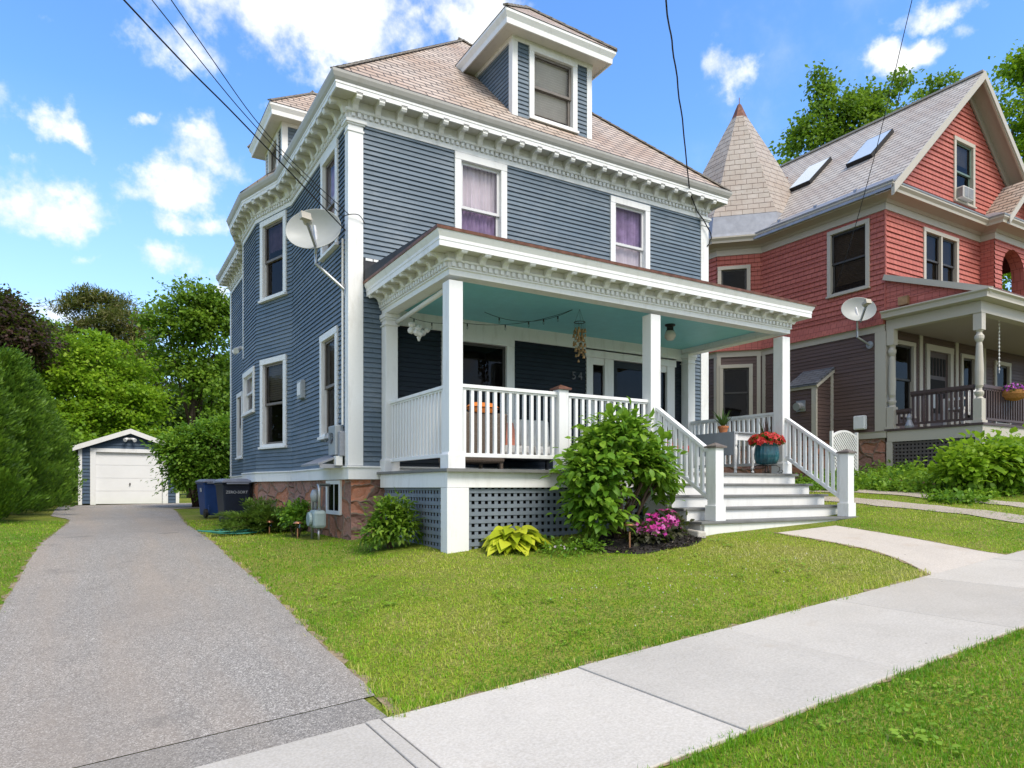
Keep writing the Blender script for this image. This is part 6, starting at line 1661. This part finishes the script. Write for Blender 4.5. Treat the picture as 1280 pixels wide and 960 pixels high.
for k in range(4):
    a_ = PI/4+k*PI/2; m = MB(); pth = [(.15,.375),(.20,.34),(.205,.29),(.17,.26),(.19,.246),(.235,.25),(.25,.28),(.225,.30)]
    m.tube([(fx+r*math.cos(a_),fy+r*math.sin(a_),z) for r, z in pth], .007, 6); m.build('leg', M['iron'], T)
planter(fx, fy, .383, 1.0, 'teal fluted pot of bright red begonias on the wire stand', 'teal pots of red flowers on the porch')
planter(8.02, 8.40, .242, 1.05, 'teal pot of red flowers half hidden behind the left stair rail', 'teal pots of red flowers on the porch', nf=60)
ax_, ay_, azz = 9.42, 8.55, .24+.722
T = thing('potted_aloe', (ax_,ay_,azz), 'spiky green aloe in a terracotta pot on the grey table', 'potted plant')
m = MB(); m.lathe((ax_,ay_,azz), [(.06,0),(.085,.09),(.095,.092),(.095,.125),(.08,.125),(.075,.10)], 20); m.build('pot', M['terracotta'], T, smooth=False)
n = 22; a = rng.random(n)*2*PI; tl = rng.uniform(.1,.9,n); D = np.stack([np.cos(a)*tl,np.sin(a)*tl,np.ones(n)],1); V, F, k = leaves(np.repeat([[ax_,ay_,azz+.11]],n,0)+D*.01, D, unit(np.stack([np.cos(a),np.sin(a),np.zeros(n)],1)), rng.uniform(.22,.44,n), .055, 'blade', .15)
np_obj('leaves', np_mesh('leaves', V, F, LM['aloe'], np.repeat(rng.random(n),k), (ax_,ay_,azz)), T)
# trellis by the red house
trx, tr_y = 14.85, 9.85; tz = gz(trx, tr_y); T = thing('lattice_trellis', (trx,tr_y,tz), 'white arched lattice trellis standing beside the red stone foundation', 'trellis')
m = MB(); hwid, hh = .47, 1.12
for sx in (-1,1): m.box(trx+sx*hwid-.03, trx+sx*hwid+.03, tr_y-.03, tr_y+.03, tz-.05, tz+hh)
arcf = lambda u: hh-.10+.14*(1-u*u)
for i in range(12):
    u0, u1 = -1+i/6, -1+(i+1)/6; m.beam((trx+u0*hwid,tr_y,tz+arcf(u0)-.03),(trx+u1*hwid,tr_y,tz+arcf(u1)-.03), .04, .05)
m.box(trx-hwid+.03, trx+hwid-.03, tr_y-.02, tr_y+.02, tz+.22, tz+.27); m.build('frame', M['white'], T)
m = MB()
for sgn, off in ((1,.004),(-1,-.012)):
    for k in range(-14,24):
        # diagonal strip clipped to the panel
        pts = []
        for i in range(41):
            u = -1+i/20; zz = .27+k*.085+sgn*u*hwid
            if .27 < zz < arcf(u)-.04: pts.append((trx+u*hwid, tr_y+off, tz+zz))
        if len(pts) > 2: m.beam(pts[0], pts[-1], .008, .03, (0,1,0) if False else (0,0,1))
m.build('lattice', M['white'], T)
# big leafy bush and bed before the red porch
b = gp_(14.1, 6.55)
shrub('leafy_bush', b, [(0,0,.45,.62,.62,.40),(.7,.1,.50,.62,.62,.42),(-.55,.1,.30,.48,.45,.30),(.3,-.35,.28,.6,.4,.26),(1.4,.2,.5,.6,.6,.4)], LM['maple_bright'], .125, 380, 22, .12, 'broad bright green leafy bush in front of the red house porch', stems=14, stem_r=.012, aspect=1.0, shell=.5)
P_ = []; 
for (x,y,rx,ry,hh_,n_) in ((14.0,8.6,.9,1.0,.22,60),(13.3,7.6,.5,.9,.14,45),(13.2,6.3,1.2,.45,.12,60),(14.9,8.0,.8,.8,.22,50),(13.9,9.6,.7,.7,.25,50),(15.4,8.7,.4,1.0,.3,40),(12.9,8.8,.5,1.3,.10,45),(15.3,5.5,1.6,.5,.14,60)):
    for _ in range(n_):
        a_ = R.uniform(0,2*PI); r_ = math.sqrt(R.random()); P_.append((x+rx*r_*math.cos(a_), y+ry*r_*math.sin(a_), hh_*R.uniform(.3,1.2)))
P_ = np.array(P_); idx = np.repeat(np.arange(len(P_)), 26); n = len(idx); Q = np.stack([P_[idx,0], P_[idx,1], g(P_[idx,0],P_[idx,1])+P_[idx,2]*rng.random(n)], 1)+rng.normal(size=(n,3))*np.array([.07,.07,.03])
B = unit(rdir(n)+np.array([0,0,.3])); ln = .085*(.6+.8*rng.random(n)); V, F, k = leaves(Q, B, unit(np.array([0,0,1.])+.5*rdir(n)), ln, ln*.8, 'oval'); ct = rng.random(len(P_))
np_obj('ground_cover', np_mesh('ground_cover', V, F, LM['bush'], np.repeat(np.clip(.6*ct[idx]+.4*rng.random(n),0,1),k)), label='mixed green ground cover plants before the red house porch', cat='plants', kind='stuff')
m = MB(); q0 = Vector((14.15,8.9,gz(14.15,8.9)+.06)); q1 = Vector((13.55,6.7,gz(13.55,6.7)+.06)); m.beam(q0, q1, .12, .14); tag(m.build('timber_edging', M['wood']), 'weathered timber edging along the bed by the red house', 'edging')
# basket on the brown railing
bx_, by_, bz_ = 17.30, 7.42, 2.02; T = thing('hanging_basket', (bx_,by_,bz_), 'orange fibre basket of purple flowers on the brown porch railing', 'flower basket')
m = MB(); m.lathe((bx_,by_,bz_-.10), [(.06,0),(.20,.05),(.27,.14),(.28,.22),(.25,.22)], 24); m.build('basket', simple('coir_basket', (.42,.19,.06), .9, .25, 30), T)
flowers(T, 'blossoms', dome(bx_,by_,bz_+.12,.27,.25,.15,90,-.05), LM['violet'], .10)
P = dome(bx_,by_,bz_+.10,.25,.23,.13,140,-.1); V, F, k = leaves(P[:,:3], unit(P[:,3:]+.6*rdir(140)), unit(P[:,3:]+.5*rdir(140)), .08, .06, 'oval'); np_obj('foliage', np_mesh('foliage', V, F, LM['deep'], np.repeat(rng.random(140),k), (bx_,by_,bz_)), T)
# bench behind the brown rail
T = thing('slatted_bench', (17.3,8.3,FZ), 'cream slatted bench behind the brown porch railing', 'bench'); m = MB()
for i in range(14): m.box(16.62+i*.10, 16.68+i*.10, 8.05, 8.075, FZ+.30, FZ+.78)
m.box(16.56, 18.06, 8.04, 8.085, FZ+.781, FZ+.84); m.box(16.56, 18.06, 8.04, 8.085, FZ+.25, FZ+.299); m.build('backrest', M['white_trim'], T)
m = MB(); m.box(16.56, 18.06, 8.09, 8.55, FZ+.38, FZ+.43); m.build('seat', M['white_trim'], T)
for x in (16.56, 17.99):
    m = MB(); m.box(x, x+.07, 8.09, 8.55, FZ+.60, FZ+.65); m.box(x, x+.06, 8.49, 8.55, FZ+.431, FZ+.599); m.build('armrest', M['white_trim'], T)
    for y in (8.10, 8.48): m = MB(); m.box(x, x+.06, y, y+.06, FZ, FZ+.379); m.build('leg', M['white_trim'], T)
m = MB(); c_ = pt(1249, 400, 15.6); 
for i in range(14): m.lathe((c_.x, c_.y, c_.z-.085*i), [(.004,-.04),(.018,-.02),(.018,.0),(.004,.02)], 8)
m.tube([(c_.x,c_.y,FZ+2.4),(c_.x,c_.y,c_.z-1.2)], .006, 5); tag(m.build('rain_chain', M['white_trim']), 'pale beaded chain hanging from the brown porch ceiling', 'chain')
# window air conditioner
T = thing('air_conditioner', (19.5,9.4,7.5), 'white window air conditioner in the red gable window', 'air conditioner')
m = MB(); m.box(19.10, 19.60, 9.34, 9.62, 7.49, 7.80); m.build('housing', M['ac'], T, bevel=.02)
m = MB(); m.box(19.13, 19.33, 9.332, 9.338, 7.52, 7.77); m.box(19.36, 19.57, 9.332, 9.338, 7.52, 7.77); m.build('grille', M['grille'], T)
m = MB(); m.box(19.092, 19.098, 9.37, 9.52, 7.53, 7.76); m.build('side_grille', M['grille'], T)
# ornament on the end of the brown porch
m = MB(); ox, oy = 16.05, 9.02; m.lathe((ox,oy,FZ+.001), [(.09,0),(.10,.05),(.07,.12),(.05,.18),(.06,.24),(.03,.30),(.001,.34)], 14); tag(m.build('stone_ornament', M['gutter']), 'small grey pointed ornament at the end of the brown porch', 'ornament')
# ------------------------------------------------------------------ cables
def cable(P, r, label, group=None, sub=8, wob=0):
    P = [Vector(p) for p in P]; out = []
    for i in range(len(P)-1):
        p0, p1, p2, p3 = P[max(0,i-1)], P[i], P[i+1], P[min(len(P)-1,i+2)]
        for k_ in range(sub):
            t = k_/sub; out.append(.5*((2*p1)+(p2-p0)*t+(2*p0-5*p1+4*p2-p3)*t*t+(3*p1-p0-3*p2+p3)*t**3))
    out.append(P[-1])
    if wob: out = [p+Vector((math.sin(i*1.7)*wob, math.cos(i*1.3)*wob, 0)) for i, p in enumerate(out)]
    m = MB(); m.tube(out, r, 6); o = m.build('overhead_cable', M['wire'], smooth=True); tag(o, label, 'cable', group)
def service(pxs, r, lab):
    Q = [pt(*q) for q in pxs]; d = (Q[0]-Q[1]).normalized(); far = Q[0]+d*6+Vector((0,0,.25)); cable([far]+Q, r, lab, 'overhead service cables')
service([(155,0,6.6),(300,150,8.4),(432,288,10.2)], .009, 'thick cable sloping lowest from the upper left to the house corner')
service([(190,0,6.7),(330,170,8.6),(430,272,10.25)], .0055, 'thin cable in the middle of the three at the upper left')
service([(214,0,6.8),(338,172,8.7),(436,268,10.1)], .0055, 'thin cable highest of the three at the upper left')
cable([pt(800,-420,5.5),pt(820,-160,7.2),pt(832,0,9.0),pt(841,60,10.1),pt(854,160,12.0),pt(864,245,13.6),pt(884,283,13.95),pt(889,297,14.0),pt(883,310,14.05)], .012, 'twisted cable dropping past the front dormer to the right corner of the blue house', 'overhead service cables', 8, .006)
cable([pt(1235,-420,11),pt(1180,-160,12.6),pt(1140,0,14.0),pt(1095,188,15.6),pt(1058,320,16.6),pt(1040,368,17.2)], .008, 'cable running down across the red house roof to its side wall', 'overhead service cables')
cable([(3.16,10.22,3.85),(3.10,10.10,3.95),(3.12,10.02,4.02),(3.3,9.98,4.05),(3.42,10.03,3.95)], .006, 'short loop of wire round the white corner board of the blue house')
# ------------------------------------------------------------------ lawn
def patch(x, y):
    v = .5*np.sin(x*1.3+1.1*np.sin(y*.9))+.5*np.sin(y*1.7+1.3*np.sin(x*.8+2))+.45*np.sin(x*3.1+y*2.3)+.35*np.sin(x*5.7-y*4.1+1)+.3*np.sin(x*9.2+y*7.7)
    return v/2.1
NB = 330000
u = rng.uniform(-.95, .95, NB); d = np.exp(rng.uniform(np.log(2.4), np.log(17), NB)); c_, s_ = math.cos(_Y), math.sin(_Y)
X = (s_+u*c_)*d; Y = (c_-u*s_)*d
ex = .03*np.sin(X*7+Y*3)+.035*np.sin(X*17+Y*13+1)+.025*np.sin(X*41+Y*29)+.02*rng.normal(size=NB)                 # ragged edges
on_sw = (Y > SW0-.01+ex*.7) & (Y < SW1-.015+ex*.8)
on_dr = (X > drvL(Y)-.01+ex) & (X < drvR(Y)+.02+ex*.9) & (Y > SW1-.1)
on_wk = (X > walkL(Y)+.015+ex*.8) & (X < walkR(Y)-.015+ex*.8) & (Y > SW1-.1) & (Y < 6.4)
on_h = ((X > 3.66) & (X < 10.10) & (Y > 7.66)) | ((X > 3.17) & (Y > 10.05) & (X < 10.7)) | ((X > 6.70) & (X < 10.14) & (Y > 6.40) & (Y < 7.7)) | ((X > 2.79) & (Y > 14.9) & (Y < 16.5))
on_m = mulch(X+ex, Y) | (((X-2.85)/.22)**2+((Y-11.3)/1.1)**2 < 1) | (((X-3.35)/.35)**2+((Y-8.7)/.6)**2 < .8)
on_r = rut(X, Y) & (rng.random(NB) < .93) & (Y > 4.05)
on_a = (X > 12.95+.05*Y) & (X > 13.3) & (Y > 7.2)
ok = ~(on_sw | on_dr | on_wk | on_h | on_m | on_r | on_a) & (Y > .62) & (X < 24)
pv = patch(X, Y)
ok &= rng.random(NB) < np.where(pv < -.55, .75, 1.0)
X, Y, d, pv = X[ok], Y[ok], d[ok], pv[ok]; n = len(X)
Z = g(X, Y)
hgt = (.016+.022*rng.random(n))*(1+.25*pv)*(1+.015*d)
edge = (np.abs(Y-SW1) < .12) | (np.abs(Y-SW0) < .12) | (np.abs(X-drvR(Y)) < .1); hgt *= np.where(edge, 1.8, 1)
wid = (.0030+.0022*rng.random(n))*(1+.16*d)
a = rng.random(n)*2*PI; tl = rng.uniform(.2, 1.15, n); D = np.stack([np.cos(a)*tl, np.sin(a)*tl, np.ones(n)], 1)
V, F, k = leaves(np.stack([X,Y,Z-.004],1), D, unit(np.stack([np.cos(a),np.sin(a),.3*np.ones(n)],1)), hgt, wid, 'blade')
dry = .5+.5*np.sin(X*.9+.4*Y+1.3*np.sin(Y*1.1)); left = np.clip((1.8-X)/1.2, 0, 1)
mid_ = np.exp(-((Y-5.6)/.9)**2)*np.clip((X-2)/1.5,0,1)
pb = np.sin(X*.75+1.7*np.sin(Y*.6+1))*np.sin(Y*1.05+1.2*np.sin(X*.9))
tint = np.clip(.33+.34*pv+.26*(dry-.2)*(1-left)+.34*pb+.34*mid_-.08*left-.12*edge+.16*rng.normal(size=n), 0, 1)
near = (np.abs(Y-SW1) < .05) | (np.abs(X-drvR(Y)) < .07)
tint = np.where(near & (rng.random(n) < .35), .9, tint)
tint = np.where(rng.random(n) < .06+.22*np.clip(pv+.4*pb+.45*mid_-.1,0,1)*(1-left), np.clip(.8+.2*rng.random(n),0,1), tint)
np_obj('lawn_grass', np_mesh('lawn_grass', V, F, LM['grass'], np.repeat(tint,k)), label='short mown lawn grass, green with straw coloured patches', cat='grass', kind='stuff')
# weeds and clover patches among the grass
pc = np.array([(R.uniform(-3.2,-1.0), R.uniform(5,16)) for _ in range(16)]+[(R.uniform(1.9,7.6), R.uniform(4.25,7.2)) for _ in range(46)]+[(R.uniform(1.8,2.9), R.uniform(7,12)) for _ in range(14)]+[(R.uniform(3.3,8), R.uniform(1.3,2.45)) for _ in range(22)]+[(R.uniform(9.6,13), R.uniform(4.4,6)) for _ in range(14)])
idx = np.repeat(np.arange(len(pc)), 22); n = len(idx); rad = rng.uniform(.04,.24,len(pc))[idx]; a = rng.random(n)*2*PI; q_ = rad*np.sqrt(rng.random(n)); X_ = pc[idx,0]+q_*np.cos(a); Y_ = pc[idx,1]+q_*np.sin(a)
ok = ~mulch(X_,Y_) & ~((X_ > 6.6) & (Y_ > 6.3)); X_, Y_, a, idx = X_[ok], Y_[ok], a[ok], idx[ok]; n = len(X_)
ln = rng.uniform(.018,.04,len(pc))[idx]*(.7+.6*rng.random(n)); V, F, k = leaves(np.stack([X_,Y_,g(X_,Y_)+.012+.022*rng.random(n)],1), unit(np.stack([np.cos(a),np.sin(a),.35*np.ones(n)],1)), unit(np.array([0,0,1.])+.35*rdir(n)), ln, ln*.95, 'oval')
np_obj('lawn_weeds', np_mesh('lawn_weeds', V, F, LM['bush'], np.repeat(np.clip(.5+.3*rng.random(len(pc))[idx]+.25*rng.random(n),0,1),k)), label='small clover and broadleaf weeds scattered through the lawn', cat='weeds', kind='stuff')
# clover blossoms scattered in the lawn
m = MB(); q = random.Random(21)
for _ in range(75):
    x, y = q.gauss(*q.choice(((5.1,.45),(6.6,.5),(4.2,.4)))), q.gauss(5.0,.35)
    if y < 4.2: continue
    z = gz(x,y)+.045; s = q.uniform(.003,.006); m.lathe((x,y,z), [(.001,-s),(s,-s*.4),(s,.4*s),(.001,s)], 6)
m.build('clover_blossoms', simple('clover_white', (.62,.60,.56), .8), label='tiny white clover blossoms in the front lawn', cat='clover', kind='stuff')
# ------------------------------------------------------------------ sky, sun, camera
F_, H_, YAW = 865.0, 610.0, math.radians(30.8)
cs, sn = math.cos(YAW), math.sin(YAW)
def ray(x, y):
    u = (x-640)/F_; v = (H_-y)/F_
    return Vector((sn+u*cs, cs-u*sn, v))
cam = bpy.data.cameras.new('camera'); co_ = bpy.data.objects.new('camera', cam); COL.objects.link(co_)
cam.sensor_width = 36; cam.lens = F_/1280*36; cam.shift_y = (H_-480)/1280; cam.clip_end = 5000; cam.clip_start = .05
co_.location = (0, 0, 0); co_.rotation_euler = (PI/2, 0, -YAW); SC.camera = co_

SUN_EL, SUN_AZ = 52, 168          # azimuth clockwise from +Y
sun = bpy.data.lights.new('sun', 'SUN'); sun.energy = 1.75; sun.angle = math.radians(24); sun.color = (1, .93, .83)
so = bpy.data.objects.new('sun', sun); COL.objects.link(so)
dirv = Vector((math.sin(math.radians(SUN_AZ))*math.cos(math.radians(SUN_EL)), math.cos(math.radians(SUN_AZ))*math.cos(math.radians(SUN_EL)), math.sin(math.radians(SUN_EL))))
so.rotation_euler = dirv.to_track_quat('Z', 'Y').to_euler()

wd = bpy.data.worlds.new('World'); SC.world = wd; wd.use_nodes = True
nt = wd.node_tree; N = nt.nodes; L = nt.links; bg = N['Background']; bg.inputs['Strength'].default_value = .15
sky = N.new('ShaderNodeTexSky'); sky.sky_type = 'NISHITA'; sky.sun_disc = False
sky.sun_elevation = math.radians(SUN_EL); sky.sun_rotation = math.radians(SUN_AZ); sky.altitude = 300; sky.air_density = 1.0; sky.dust_density = .35; sky.ozone_density = 2.2
def wmath(op, a, b=0., c=None, clamp=False):
    m = N.new('ShaderNodeMath'); m.operation = op; m.use_clamp = clamp
    for s_, v in zip(m.inputs, (a, b) if c is None else (a, b, c)):
        if hasattr(v, 'is_output'): L.new(v, s_)
        else: s_.default_value = v
    return m.outputs[0]
tc = N.new('ShaderNodeTexCoord'); D00 = tc.outputs['Generated']
wn = N.new('ShaderNodeTexNoise'); wn.inputs['Scale'].default_value = 9; wn.inputs['Detail'].default_value = 7; wn.inputs['Roughness'].default_value = .6; L.new(D00, wn.inputs['Vector'])
ws = N.new('ShaderNodeVectorMath'); ws.operation = 'SUBTRACT'; L.new(wn.outputs['Color'], ws.inputs[0]); ws.inputs[1].default_value = (.5,.5,.5)
wk_ = N.new('ShaderNodeVectorMath'); wk_.operation = 'SCALE'; wk_.inputs['Scale'].default_value = .13; L.new(ws.outputs[0], wk_.inputs[0])
wa = N.new('ShaderNodeVectorMath'); wa.operation = 'ADD'; L.new(D00, wa.inputs[0]); L.new(wk_.outputs[0], wa.inputs[1]); D0 = wa.outputs[0]
nz = N.new('ShaderNodeTexNoise'); nz.inputs['Scale'].default_value = 5.5; nz.inputs['Detail'].default_value = 10; nz.inputs['Roughness'].default_value = .58; L.new(D00, nz.inputs['Vector'])
nz2 = N.new('ShaderNodeTexNoise'); nz2.inputs['Scale'].default_value = 16; nz2.inputs['Detail'].default_value = 7; nz2.inputs['Roughness'].default_value = .6; L.new(D00, nz2.inputs['Vector'])
# cumulus banks: each a direction in the sky with a width and a height
banks = [((400,20),150,62,1.0),((590,25),60,50,1.0),((250,60),70,40,.75),((470,55),60,40,.9),((70,165),36,26,.95),((170,155),22,14,.9),((50,255),100,38,.95),((30,225),40,22,.8),((215,232),62,30,1.0),((265,205),60,34,.9),
         ((245,272),56,20,.95),((230,332),78,26,.9),((60,385),110,28,.85),((200,390),110,24,.7),((110,395),150,26,.85),((20,360),90,18,.7),((120,330),60,12,.6),((300,380),90,24,.8),((330,120),40,30,.5),((1175,8),75,26,.85),((1120,80),44,28,.95),((890,92),36,44,.85),((1200,45),40,20,.5),((40,20),50,14,.5),
         ((-150,120),120,60,1.),((-250,300),160,60,1.),((1450,150),120,60,1.),((1700,60),160,80,1.),((700,-250),200,90,1.),((300,-300),160,80,1.)]
tot = None
for (px, py), rx, ry, w in banks:
    d = ray(px, py).normalized()
    rt = Vector((d.y, -d.x, 0)).normalized(); up = rt.cross(d).normalized()
    sc_ = ray(px, py).length
    rx *= 1.18; ry *= 1.15
    cl = (ray(px+rx, py).normalized()-d).length; ch = max(.01, (ray(px, py-ry).normalized()-d).length)
    sub = N.new('ShaderNodeVectorMath'); sub.operation = 'SUBTRACT'; L.new(D0, sub.inputs[0]); sub.inputs[1].default_value = d
    dots = []
    for ax_, sz in ((rt, cl), (up, ch)):
        dt = N.new('ShaderNodeVectorMath'); dt.operation = 'DOT_PRODUCT'; L.new(sub.outputs[0], dt.inputs[0]); dt.inputs[1].default_value = ax_/sz; dots.append(dt.outputs['Value'])
    ln = N.new('ShaderNodeVectorMath'); ln.operation = 'DOT_PRODUCT'; L.new(sub.outputs[0], ln.inputs[0]); L.new(sub.outputs[0], ln.inputs[1])
    far = wmath('MULTIPLY', ln.outputs['Value'], .6)                         # keeps the opposite side of the sky out
    r2 = wmath('ADD', wmath('ADD', wmath('MULTIPLY', dots[0], dots[0]), wmath('MULTIPLY', dots[1], dots[1])), far)
    e = wmath('MULTIPLY', wmath('EXPONENT', wmath('MULTIPLY', r2, -.70)), w)
    tot = e if tot is None else wmath('MAXIMUM', tot, e)
# unseen cloud bank added overhead and behind the camera to whiten the ambient light
bk = N.new('ShaderNodeVectorMath'); bk.operation = 'DOT_PRODUCT'; L.new(D0, bk.inputs[0]); bk.inputs[1].default_value = Vector((-.15,-.62,.77)).normalized()
bm2 = N.new('ShaderNodeMapRange'); L.new(bk.outputs['Value'], bm2.inputs[0]); bm2.inputs[1].default_value = .30; bm2.inputs[2].default_value = .62; bm2.inputs[4].default_value = .95
tot = wmath('MAXIMUM', tot, bm2.outputs[0])
det = wmath('ADD', wmath('MULTIPLY', wmath('SUBTRACT', nz.outputs['Fac'], .5), 1.9), wmath('MULTIPLY', wmath('SUBTRACT', nz2.outputs['Fac'], .5), 1.6))
dens = wmath('ADD', tot, det)
mr = N.new('ShaderNodeMapRange'); mr.interpolation_type = 'SMOOTHSTEP'; L.new(dens, mr.inputs[0]); mr.inputs[1].default_value = .42; mr.inputs[2].default_value = 1.05
wisp = N.new('ShaderNodeMapRange'); wisp.interpolation_type = 'SMOOTHSTEP'; L.new(nz.outputs['Fac'], wisp.inputs[0]); wisp.inputs[1].default_value = .52; wisp.inputs[2].default_value = .95; wisp.inputs[4].default_value = .5
cover = wmath('MAXIMUM', mr.outputs[0], wisp.outputs[0])
shade = N.new('ShaderNodeMapRange'); L.new(wmath('ADD', wmath('MULTIPLY', nz2.outputs['Fac'], .6), wmath('MULTIPLY', nz.outputs['Fac'], .4)), shade.inputs[0]); shade.inputs[1].default_value = .36; shade.inputs[2].default_value = .62; shade.inputs[3].default_value = .25; shade.inputs[4].default_value = 1.05
CLOUD = 4.0
cm = N.new('ShaderNodeMix'); cm.data_type = 'RGBA'; L.new(cover, cm.inputs[0])
hs = N.new('ShaderNodeHueSaturation'); hs.inputs['Saturation'].default_value = 1.2; hs.inputs['Value'].default_value = 1.08; L.new(sky.outputs[0], hs.inputs['Color'])
ct_ = N.new('ShaderNodeMix'); ct_.data_type = 'RGBA'; ct_.blend_type = 'MULTIPLY'; ct_.inputs[0].default_value = 1; L.new(hs.outputs[0], ct_.inputs[6]); ct_.inputs[7].default_value = (.96, .95, 1.02, 1); sz_ = N.new('ShaderNodeSeparateXYZ'); L.new(D00, sz_.inputs[0]); hz_ = N.new('ShaderNodeMapRange'); L.new(sz_.outputs['Z'], hz_.inputs[0]); hz_.inputs[1].default_value = 0; hz_.inputs[2].default_value = .45; hz_.inputs[3].default_value = .6; hz_.inputs[4].default_value = 0
hm_ = N.new('ShaderNodeMix'); hm_.data_type = 'RGBA'; L.new(hz_.outputs[0], hm_.inputs[0]); L.new(ct_.outputs[2], hm_.inputs[6]); hm_.inputs[7].default_value = (2.15, 2.6, 3.1, 1); L.new(hm_.outputs[2], cm.inputs[6])
cc = N.new('ShaderNodeMix'); cc.data_type = 'RGBA'; cc.inputs[6].default_value = (CLOUD*.62, CLOUD*.68, CLOUD*.78, 1); cc.inputs[7].default_value = (CLOUD, CLOUD, CLOUD*.99, 1); L.new(shade.outputs[0], cc.inputs[0])
L.new(cc.outputs[2], cm.inputs[7]); L.new(cm.outputs[2], bg.inputs['Color'])

SC.view_settings.view_transform = 'Standard'; SC.view_settings.look = 'None'; SC.view_settings.exposure = 1.12; SC.view_settings.gamma = 1; SC.view_settings.use_curve_mapping = False
SC.cycles.use_denoising = True
SC.cycles.max_bounces = 8; SC.cycles.transparent_max_bounces = 12
